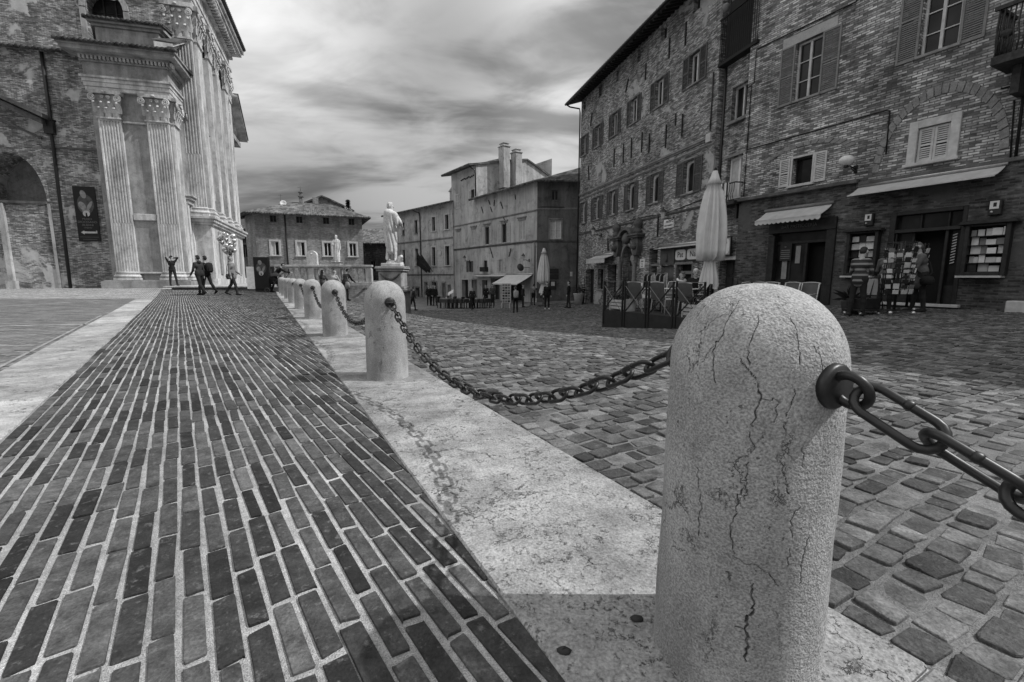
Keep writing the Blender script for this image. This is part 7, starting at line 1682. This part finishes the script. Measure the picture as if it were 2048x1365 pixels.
for e, g_, a, l in ((1.05, 2.42, 180, 'canvas chair under the person with the pale scarf'), (1.55, 2.6, 190, 'canvas chair under the white-haired person')):
    o = copy_tree(ch0); q = tp(e, g_); o.location = (q.x, q.y, FZ + 0.003); o.rotation_euler = (0, 0, TRZ + R(a)); o['label'] = l
# closed parasols
def parasol(pos, H, wid, label, skirt=0.55, seed=1):
    r = empty('parasol', pos, 0, label, 'parasol'); rr = random.Random(seed); n = 96; rows = []
    zs = [0.30, 0.33, 0.36, 0.42, 0.5, 0.58, 0.66, 0.74, 0.82, 0.88, 0.93, 0.97, 1.0]; rad = [0.62, 0.7, 0.62, 0.50, 0.86, 0.98, 1.0, 0.95, 0.82, 0.66, 0.46, 0.30, 0.12]
    zs = [0.20, 0.27, 0.34, 0.37, 0.385, 0.40, 0.46, 0.56, 0.66, 0.76, 0.85, 0.91, 0.912, 0.95, 1.0]; rad = [0.70, 0.62, 0.46, 0.40, 0.42, 0.98, 1.0, 1.0, 0.92, 0.78, 0.6, 0.44, 0.56, 0.36, 0.18]
    ph = [rr.uniform(0, 6.28) for _ in range(4)]
    for k in range(n + 1):
        a = 2 * math.pi * k / n; row = []
        for z, q in zip(zs, rad):
            fold = 0.24 * math.sin(8 * a + ph[0] + 1.6 * z) * (0.6 + 0.4 * math.sin(3 * a + ph[3])) + 0.12 * math.sin(13 * a + ph[1] - 3 * z) + 0.03 * math.sin(29 * a + ph[2])
            f = q * (1 + fold * (1.1 if z < 0.9 else 0.25)) * wid / 2; sag = 0.02 * math.sin(5 * a + ph[3]) if z in (0.20, 0.40) else 0
            row.append((f * math.cos(a), f * math.sin(a), H * (z + sag)))
        rows.append(row)
    m = MB(); m.grid(rows); m.build('canopy', CANVAS, r)
    m = MB(); m.tube([(0, 0, 0), (0, 0, H * 0.99)], 0.035, 10); m.lathe([(0.0, 0), (0.05, 0.0), (0.03, 0.08), (0.0, 0.1)], 10, 0, (0, 0, H)); m.build('pole', WOOD_D, r)
    m = MB(); m.box(-0.4, 0.4, -0.4, 0.4, 0, 0.08); m.lathe([(0.1, 0.08), (0.06, 0.4)], 10); m.build('base', STONE_D, r, bevel=0.015)
    m = MB(); m.tube([(0.48 * wid / 2 * math.cos(a), 0.48 * wid / 2 * math.sin(a), H * 0.386) for a in np.linspace(0, 2 * math.pi, 18, endpoint=False)], 0.022, 6, closed=True); m.build('strap', CANVAS_G, r)
    return r
q = tp(2.72, 1.72); parasol((q.x, q.y, FZ), 4.1, 0.70, 'tall closed pale parasol rising from the café terrace', seed=3)
pu = foot(1087, 33.2, 600); parasol((pu.x, pu.y, pu.z), 4.15, 0.72, 'closed pale parasol far off by the corner of the plastered house', seed=8)

# ================================================================== outside the right-hand shop
def rack(pos, rz, H, label, seed):
    r = empty('postcard_rack', pos, rz, label, 'rack', 'revolving racks outside the shops'); rr = random.Random(seed)
    m = MB(); m.tube([(0, 0, 0.1), (0, 0, H)], 0.03, 8)
    for a in range(4): m.bar((0, 0, 0.1), (0.36 * math.cos(a * math.pi / 2 + .4), 0.36 * math.sin(a * math.pi / 2 + .4), 0.09), 0.04)
    for z in (0.5, 0.75, 1.0, 1.25, 1.5, H - 0.03):
        m.tube([(0.28 * math.cos(a), 0.28 * math.sin(a), z) for a in np.linspace(0, 2 * math.pi, 12, endpoint=False)], 0.01, 5, closed=True)
    for a in np.linspace(0, 2 * math.pi, 8, endpoint=False): m.tube([(0.28 * math.cos(a), 0.28 * math.sin(a), 0.45), (0.28 * math.cos(a), 0.28 * math.sin(a), H)], 0.01, 5)
    m.build('frame', IRON, r)
    for a in range(4):
        m = MB(); m.lathe([(0.0, -0.05), (0.04, -0.035), (0.05, 0.0), (0.04, 0.035), (0.0, 0.05)], 10, 0, (0.36 * math.cos(a * math.pi / 2 + .4), 0.36 * math.sin(a * math.pi / 2 + .4), 0.052)); m.build('wheel', STEEL, r)
    m = MB()
    for lvl in range(9):
        for a in np.linspace(0, 2 * math.pi, 12, endpoint=False):
            if rr.random() < 0.18: continue
            z = 0.5 + lvl * (H - 0.62) / 9; M = Matrix.Translation((0.29 * math.cos(a), 0.29 * math.sin(a), z)) @ Matrix.Rotation(a, 4, 'Z') @ Matrix.Rotation(R(12), 4, 'Y')
            m.box(-0.006, 0.012, -0.055, 0.055, 0, rr.uniform(0.06, 0.12), rr.choice([0, 1, 1, 2, 2, 3, 3]), M)
    m.build('postcards', [PAPER, PAINT_L, GREY, WOOD_D], r); return r
q = foot(1788, 10.9, 620); rack((q.x, q.y, q.z), 0.3, 1.72, 'dark revolving postcard rack outside the wide shop door', 2)
q = foot(1812, 11.6, 620); rack((q.x, q.y, q.z), 0.9, 1.68, 'second revolving rack just behind the person in the pale coat', 4)
q = foot(1712, 11.1, 625); person('person in a striped jumper standing by the left show-case', q, 60, 0.05, 0.015, 0.02, 0.03, vox=0.012, Ht=1.66, topmat=stripes_mat('striped_jumper', 0.028, 0.2, 0.13), legs=((4, 2, 4), (-4, 4, 4)), arms=((18, 8, 70, 25), (18, 8, 75, 25)), head=(22, 0), coat=0.04)
q = foot(1833, 11.2, 620); oP, MP, hP = person('person in a pale coat with a strap, browsing the rack', q, -70, 0.11, 0.02, 0.02, 0.1, vox=0.012, Ht=1.68, coat=0.18, bulk=1.1, lean=8, legs=((6, 4, 3), (-4, 4, 3)), arms=((30, 6, 60, 20), (28, 6, 50, 15)), head=(15, 0))
m = MB(); m.tube([(0.17, -0.02, 0.46), (0.05, -0.16, 0.3), (-0.12, -0.17, 0.05), (-0.2, -0.06, -0.05), (-0.14, 0.13, 0.08), (0.02, 0.15, 0.32), (0.16, 0.04, 0.47)], 0.018, 6); m.lathe([(0.0, -0.13), (0.12, -0.12), (0.14, 0.0), (0.1, 0.08), (0.0, 0.09)], 12, 0, (-0.25, -0.03, -0.12)); o = m.build('shoulder_bag', cloth(0.015)); o.matrix_world = MP; tag(o, 'dark cross-body bag on the person in the pale coat', 'bag')
q = foot(1766, 11.5, 620); person('person in a pale jacket half hidden behind the postcard rack', q, 40, 0.09, 0.02, 0.02, 0.03, vox=0.014, Ht=1.6, coat=0.12, arms=((15, 8, 60, 20), (15, 8, 60, 20)), lean=6)
# easel sign, planter and pram-like trolley by the left show-case
q = foot(1748, 12.0, 610); r = empty('easel_sign', (q.x, q.y, q.z), R(-8), 'small white board on a dark easel beside the striped person', 'sign'); m = MB(); m.box(-0.22, 0.22, -0.02, 0.02, 0.4, 0.82); m.build('board', PAPER, r); m = MB(); m.tube([(-0.2, -0.05, 0), (-0.05, 0, 0.9)], 0.015, 6); m.tube([(0.2, -0.05, 0), (0.05, 0, 0.9)], 0.015, 6); m.tube([(0, 0.3, 0), (0, 0.02, 0.88)], 0.015, 6); m.build('legs', IRON, r)
q = foot(1700, 11.6, 620); r = empty('potted_plant', (q.x, q.y, q.z), 0, 'dark spiky potted plant left of the striped person', 'plant'); m = MB(); m.lathe([(0.0, 0), (0.16, 0.0), (0.22, 0.32), (0.24, 0.34), (0.2, 0.34), (0.0, 0.3)], 16); m.build('pot', STONE_D, r)
fm = MB(); rr = random.Random(11)
for k in range(46):
    a = rr.uniform(0, 6.28); el_ = rr.uniform(0.2, 1.3); L = rr.uniform(0.35, 0.62); d = Vector((math.cos(a) * math.cos(el_), math.sin(a) * math.cos(el_), math.sin(el_))); s = d.cross(Vector((0, 0, 1))).normalized() * 0.025; p = Vector((0, 0, 0.3))
    fm.add([p - s * 0.5, p + s * 0.5, p + d * L * 0.6 + s, p + d * L - Vector((0, 0, 0.12)), p + d * L * 0.6 - s], [(0, 1, 2, 3, 4)])
fm.build('leaves', m_plain('dark_leaves2', 0.025, 0.5), r)
q = foot(1722, 11.0, 625); r = empty('shop_trolley', (q.x + 0.25, q.y + 0.3, q.z), R(15), 'low dark wheeled stand at the feet of the striped person', 'trolley'); m = MB(); m.box(-0.35, 0.35, -0.25, 0.25, 0.12, 0.17); m.box(-0.3, 0.3, -0.2, 0.2, 0.173, 0.42); m.build('body', WOOD_D, r, bevel=0.01)
for x in (-0.28, 0.28):
    for y in (-0.2, 0.2): m = MB(); m.lathe([(0.0, -0.05), (0.045, -0.03), (0.055, 0.0), (0.045, 0.03), (0.0, 0.05)], 10, 0, (x, y, 0.057)); m.build('wheel', STEEL, r)

# ================================================================== the far side of the square
def far(x, Y, y=605): return foot(x, Y, y)
q = far(1031, 29.5, 628); o, M, h = person('person seen from behind with a pale backpack standing alone on the cobbles', q, -8, 0.012, 0.01, 0.01, 0.05, vox=0.018, Ht=1.7, legs=((3, 2, 3), (-2, 2, 3)), arms=((40, 10, 70, 20), (30, 10, 60, 20))); pack(M, 'pale backpack on the person standing alone on the cobbles', 0.34, 0.5, 0.2, 0.3)
q = far(1094, 30.5); person('person in black with white shoes beside the far parasol', q, 175, 0.01, 0.01, 0.5, 0.015, vox=0.018, Ht=1.82, bulk=1.1)
q = far(1137, 30.0); person('person in a dark jacket looking left near the palazzo corner', q, -80, 0.012, 0.02, 0.012, 0.02, vox=0.018, Ht=1.76, legs=((8, 2, 3), (-6, 4, 3)))
q = far(1166, 32.0); person('person in a striped shirt behind the big planter', q, -100, 0.1, 0.015, 0.012, 0.02, vox=0.018, Ht=1.72, topmat=stripes_mat('striped_shirt', 0.02, 0.3, 0.16))
q = far(1157, 31.6); r = empty('planter_pot', (q.x, q.y, q.z), 0, 'big pale tapered plant pot at the palazzo corner', 'planter'); m = MB(); m.lathe([(0.0, 0), (0.24, 0.0), (0.36, 0.72), (0.39, 0.76), (0.33, 0.76), (0.0, 0.7)], 20); m.build('pot', PAINT_L, r)
fm = MB(); rr = random.Random(21)
for k in range(300):
    c = Vector((rr.gauss(0, 0.17), rr.gauss(0, 0.17), 0.78 + abs(rr.gauss(0, 0.22)))); d = Vector((rr.uniform(-1, 1), rr.uniform(-1, 1), rr.uniform(-.3, 1))).normalized() * 0.07; s = d.cross(Vector((0.3, 0.2, 1))).normalized() * 0.025
    fm.add([c - d, c + s, c + d, c - s], [(0, 1, 2, 3)])
fm.build('foliage', bpy.data.materials['dark_leaves'], r)
for x, Y, fc, l, tv in ((858, 38.5, 170, 'leftmost of three dark figures standing by the civic building door', 0.01), (865, 38.7, 200, 'middle of three dark figures standing by the civic building door', 0.012), (870, 38.2, 150, 'rightmost of three dark figures standing by the civic building door', 0.01)):
    person(l, far(x, Y), fc, tv, 0.012, 0.01, 0.03, vox=0.022, Ht=1.72)
q = far(945, 33.5, 618); person('dark waiter-like figure walking in front of the far tables', q, 160, 0.02, 0.008, 0.01, 0.02, vox=0.02, Ht=1.7, **walk(1))
q = far(985, 36.5); person('grey figure standing by the menu between far house doors', q, 190, 0.05, 0.02, 0.02, 0.03, vox=0.02, Ht=1.74)
q = far(972, 37.2); person('dark figure in the doorway behind the far tables', q, 170, 0.012, 0.012, 0.01, 0.02, vox=0.022, Ht=1.7)
q = far(826, 33.0, 618); person('dark figure just right of the statue pedestal', q, 60, 0.02, 0.012, 0.01, 0.02, vox=0.02, Ht=1.72, lean=10, legs=((14, 10, 4), (-14, 14, 4)))
q = far(1046, 33.5); person('dark figure under the sloping awning at the stall', q, 100, 0.02, 0.012, 0.01, 0.03, vox=0.02, Ht=1.66)
q = far(1066, 34.2); person('figure in a pale top bent at the stall under the awning', q, 30, 0.22, 0.02, 0.02, 0.03, vox=0.02, Ht=1.6, lean=18, arms=((40, 8, 30, 0), (40, 8, 30, 0)))
tl = ['leftmost of the cloth-covered tables outside the far house', 'second cloth-covered table outside the far house, below the slanted menu stand', 'third cloth-covered table outside the far house', 'fourth cloth-covered table outside the far house', 'rightmost of the cloth-covered tables outside the far house']
fc0 = None
for i, x in enumerate((893, 909, 926, 952, 967)):
    q = far(x, 35.2, 610); r = empty('far_table', (q.x, q.y, q.z), R(-30), tl[i], 'table', 'cloth-covered tables outside the far house'); m = MB(); m.box(-0.4, 0.4, -0.4, 0.4, 0.72, 0.75); m.box(-0.405, 0.405, -0.405, 0.405, 0.45, 0.715, 1); m.build('table_top', [GREY, cloth(0.05)], r)
    for a in (-0.34, 0.34):
        for b in (-0.34, 0.34): m = MB(); m.bar((a, b, 0), (a, b, 0.45), 0.05); m.build('leg', WOOD_D, r)
    m = MB(); m.lathe([(0.0, 0), (0.05, 0.0), (0.06, 0.12), (0.0, 0.14)], 8); o = m.build('table_lamp', PAINT_W, None, 0, (q.x, q.y, q.z + 0.752)); tag(o, 'small white lamp on the ' + tl[i].split(' of the')[0].split(' cloth')[0] + ' far table', 'lamp')
    for j, (dx, dy, a) in enumerate(((0.55, -0.3, 60), (-0.5, 0.35, 240))):
        if fc0 is None:
            fc0 = empty('far_chair', (0, 0, 0), 0, 'x', 'chair', 'wooden chairs outside the far house'); m = MB(); m.box(-0.2, 0.2, -0.2, 0.2, 0.42, 0.46); m.build('seat', WOOD_D, fc0); m = MB(); m.box(-0.2, 0.2, -0.2, -0.17, 0.46, 0.9); m.build('backrest', WOOD_D, fc0)
            for a_ in (-0.18, 0.18):
                for b_ in (-0.18, 0.18): m = MB(); m.bar((a_, b_, 0), (a_, b_, 0.42), 0.035); m.build('leg', WOOD_D, fc0)
            c = fc0
        else: c = copy_tree(fc0)
        c.location = (q.x + dx, q.y + dy, tz(q.x + dx, q.y + dy)); c.rotation_euler = (0, 0, R(a)); c['label'] = 'wooden chair beside the ' + ['leftmost', 'second', 'third', 'fourth', 'rightmost'][i] + ' far table, ' + ['on its near right', 'on its far left'][j]
q = far(902, 34.9, 605); r = empty('menu_stand', (q.x, q.y, q.z), R(-20), 'slanted white menu on a thin stand among the far tables', 'menu stand'); m = MB(); m.tube([(0, 0, 0), (0, 0, 1.15)], 0.025, 6); m.lathe([(0.0, 0), (0.2, 0.0), (0.03, 0.05)], 10); m.build('stand', IRON, r); m = MB(); m.box(-0.26, 0.26, -0.18, 0.18, 0, 0.02, 0, Matrix.Translation((0, 0, 1.22)) @ Matrix.Rotation(R(-28), 4, 'Y') @ Matrix.Rotation(R(45), 4, 'X')); m.build('menu_sheet', PAPER, r)
q = far(1013, 34.2, 612); r = empty('postcard_rack', (q.x, q.y, q.z), R(-15), 'pale flat postcard rack left of the far stall', 'rack', 'revolving racks outside the shops'); m = MB(); m.box(-0.35, 0.35, -0.03, 0.03, 0.4, 1.85); m.box(-0.32, -0.27, -0.25, 0.25, 0, 0.4); m.box(0.27, 0.32, -0.25, 0.25, 0, 0.4); m.build('panel', PAINT_L, r)
m = MB(); rr = random.Random(3)
for i in range(7):
    for j in range(3): m.box(-0.3 + j * 0.21, -0.14 + j * 0.21, -0.06, -0.032, 0.45 + i * 0.2, 0.58 + i * 0.2, rr.choice([0, 1]))
m.build('postcards', [GREY, WOOD_D], r)
q = far(1074, 33.6, 612); r = empty('clothes_rail', (q.x, q.y, q.z), R(-10), 'clothes rail with striped shirts beside the far parasol', 'clothes rail'); m = MB(); m.tube([(-0.5, 0, 0), (-0.5, 0, 1.3), (0.5, 0, 1.3), (0.5, 0, 0)], 0.02, 6); m.bar((-0.5, -0.2, 0.03), (-0.5, 0.2, 0.03), 0.05); m.bar((0.5, -0.2, 0.03), (0.5, 0.2, 0.03), 0.05); m.build('frame', IRON, r)
m = MB()
for i in range(10):
    x = -0.42 + i * 0.093; m.grid([[(x + 0.02 * math.sin(k), y, z) for y in (-0.2, 0, 0.2)] for k, z in enumerate((1.27, 1.0, 0.75, 0.55))], i % 3)
m.build('shirts', [cloth(0.3), cloth(0.02), cloth(0.05)], r)
for u, l, v in ((9.95, 'rail of dark garments hanging in the palazzo shop opening', 0.012), (11.1, 'rail of dark jackets hanging before the grey shop panel', 0.015)):
    r = B2.thing('garment_rail', u, -0.25, -0.75, l, 'clothes rail'); m = MB(); m.tube([(0, 0, 0), (0, 0, 1.75), (0.9, 0, 1.75), (0.9, 0, 0)], 0.018, 6); m.build('frame', STEEL, r); m = MB()
    for i in range(9):
        x = 0.06 + i * 0.095; m.lathe([(0.0, -0.7), (0.05, -0.68), (0.045, -0.1), (0.02, 0.0), (0.0, 0.0)], 8, 0 if i % 4 else 1, (x, 0, 1.7))
    m.v = [(x, y * 3.2, z) for x, y, z in m.v]; m.build('garments', [cloth(v), cloth(0.3)], r)
# a small conifer behind the hipped house, a step stone at the right edge
q = at(703, 553, 60.0); r = empty('conifer_tree', (q.x, q.y, -1), 0, 'small dark pointed conifer showing above the hipped roof', 'tree'); m = MB(); m.tube([(0, 0, 0), (0, 0, 6), (0.05, 0, 11.3)], [0.2, 0.14, 0.03], 8); m.build('trunk', WOOD_D, r)
fm = MB(); rr = random.Random(9)
for k in range(2600):
    z = rr.uniform(5.0, 11.6); rad = (12.0 - z) * 0.46 * rr.random() ** 0.5 * (0.75 + 0.35 * math.sin(z * 5)); a = rr.uniform(0, 6.28); c = Vector((rad * math.cos(a), rad * math.sin(a), z - rad * 0.25)); d = Vector((math.cos(a), math.sin(a), rr.uniform(-0.5, 0.1))).normalized() * 0.18; s = Vector((-math.sin(a), math.cos(a), rr.uniform(-.4, .4))) * 0.07
    fm.add([c - d, c + s, c + d, c - s], [(0, 1, 2, 3)])
fm.build('crown', m_plain('conifer_needles', 0.03, 0.8, 0, 0.5, 3), r)
r = B1.thing('stone_block', 7.95, -0.2, 0.0, 'pale stone block against the wall at the right edge', 'stone block'); m = MB(); m.box(-0.3, 0.9, -0.2, 0.18, -0.1, 0.26); m.build('block', PAINT_L, r, bevel=0.02)

for x, y, l in ((1128, 1303, 'dark pebble lying on the kerb left of the nearest bollard'), (1274, 1239, 'dark half-round pebble on the kerb beside the nearest bollard')):
    q = gnd(x, y, 0.012); m = MB(); m.lathe([(0.0, -0.004), (0.014, -0.003), (0.017, 0.002), (0.010, 0.007), (0.0, 0.008)], 9); rr = random.Random(x)
    m.v = [(a * 1.0 + rr.uniform(-.002, .002), b_ * 0.7 + rr.uniform(-.002, .002), c_) for a, b_, c_ in m.v]; o = m.build('pebble', m_plain('pebble_dark%d' % x, 0.03, 0.8), None, 0, q); tag(o, l, 'pebble')
# ------------------------------------------------------------------ sky, sun, camera
SUN_EL = R(47); SUN_AZ = R(91)                                       # azimuth clockwise from the view direction
w = bpy.data.worlds.new('World'); SC.world = w; w.use_nodes = True
nt = w.node_tree; nt.nodes.clear()
class WN(NT):
    def __init__(s, t): s.t = t
g = WN(nt)
sky = g.n('ShaderNodeTexSky', sky_type='NISHITA', sun_disc=False, sun_elevation=SUN_EL, sun_rotation=SUN_AZ)
skyv = g.n('ShaderNodeRGBToBW', {0: sky.outputs[0]}).outputs[0]
d = g.co('Generated'); sp = g.n('ShaderNodeSeparateXYZ', {0: d})
zz = g.math('ADD', g.math('MAXIMUM', sp.outputs[2], 0.0), 0.16)
px_ = g.math('DIVIDE', sp.outputs[0], zz); py_ = g.math('DIVIDE', sp.outputs[1], zz)
plane = g.n('ShaderNodeCombineXYZ', {0: px_, 1: py_, 2: 0.0}).outputs[0]
rotp = g.n('ShaderNodeMapping', {'Vector': plane, 'Rotation': (0, 0, R(17)), 'Scale': (0.72, 1.2, 1.0), 'Location': (3.1, 0.35, 0)}).outputs[0]
n1 = g.noise(rotp, 0.85, 5, 0.52, 0.8)
n2 = g.noise(rotp, 2.6, 6, 0.56, 0.6)
cl_ = g.math('ADD', g.math('MULTIPLY', n1, 0.7), g.math('MULTIPLY', n2, 0.3))
cl_ = g.mapr(cl_, 0.40, 0.60, 0.0, 1.0, True)
# the layer is thin and bright high up, thick and dark towards the horizon
el = g.mapr(sp.outputs[2], 0.03, 0.52, 0.0, 1.0)
lo = g.mapr(el, 0, 1, 0.06, 0.21); hi = g.mapr(el, 0, 1, 0.34, 0.74)
def lobe(vec, k, a):
    v = Vector(vec).normalized()
    dt = g.n('ShaderNodeVectorMath', {0: d, 1: tuple(v)}, operation='DOT_PRODUCT').outputs['Value']
    return g.math('MULTIPLY', g.math('POWER', g.math('MAXIMUM', dt, 0.0), k), a)
val = g.mix(cl_, lo, hi)
val = g.math('ADD', val, lobe(ray(500, 170), 60, 0.34))
val = g.math('ADD', val, lobe(ray(1085, 190), 110, 0.16))
val = g.math('MULTIPLY', val, g.math('SUBTRACT', 1.0, g.math('ADD', lobe(ray(560, 400), 60, 0.5), lobe(ray(900, 90), 70, 0.45))))
val = g.math('ADD', val, g.mapr(sp.outputs[2], 0.58, 0.95, 0.0, 0.4, True))     # unseen sky overhead brightened to raise the fill light
val = g.math('ADD', val, g.math('MULTIPLY', g.mapr(sp.outputs[0], -0.5, -0.95, 0.0, 0.7, True), g.mapr(sp.outputs[2], 0.05, 0.35, 0.0, 1.0, True)))   # and a glow added on the left, mostly hidden, to light the right-hand facades
val = g.math('ADD', val, g.math('MULTIPLY', skyv, 0.004))
bg = g.n('ShaderNodeBackground', {'Color': g.n('ShaderNodeCombineColor', {0: val, 1: val, 2: val}).outputs[0], 'Strength': 1.15})
out = g.n('ShaderNodeOutputWorld', {0: bg.outputs[0]})

ld = bpy.data.lights.new('sun', 'SUN'); ld.energy = 3.9; ld.angle = R(0.6); ld.color = (1, 1, 1)
so = bpy.data.objects.new('sun', ld); COL.objects.link(so)
sd = Vector((math.sin(SUN_AZ) * math.cos(SUN_EL), math.cos(SUN_AZ) * math.cos(SUN_EL), math.sin(SUN_EL)))
so.rotation_euler = (-sd).to_track_quat('-Z', 'Y').to_euler(); so.location = (30, 0, 40)

cd = bpy.data.cameras.new('camera'); cam = bpy.data.objects.new('camera', cd); COL.objects.link(cam)
cam.location = (0, 0, EYE); cam.rotation_euler = (math.pi / 2 - PITCH, 0, 0)
cd.sensor_width = 36.0; cd.lens = FOC / 2048 * 36.0; cd.clip_start = 0.05; cd.clip_end = 1500
SC.camera = cam
SC.view_settings.view_transform = 'Standard'; SC.view_settings.look = 'None'; SC.view_settings.exposure = 0.0; SC.view_settings.gamma = 1.0
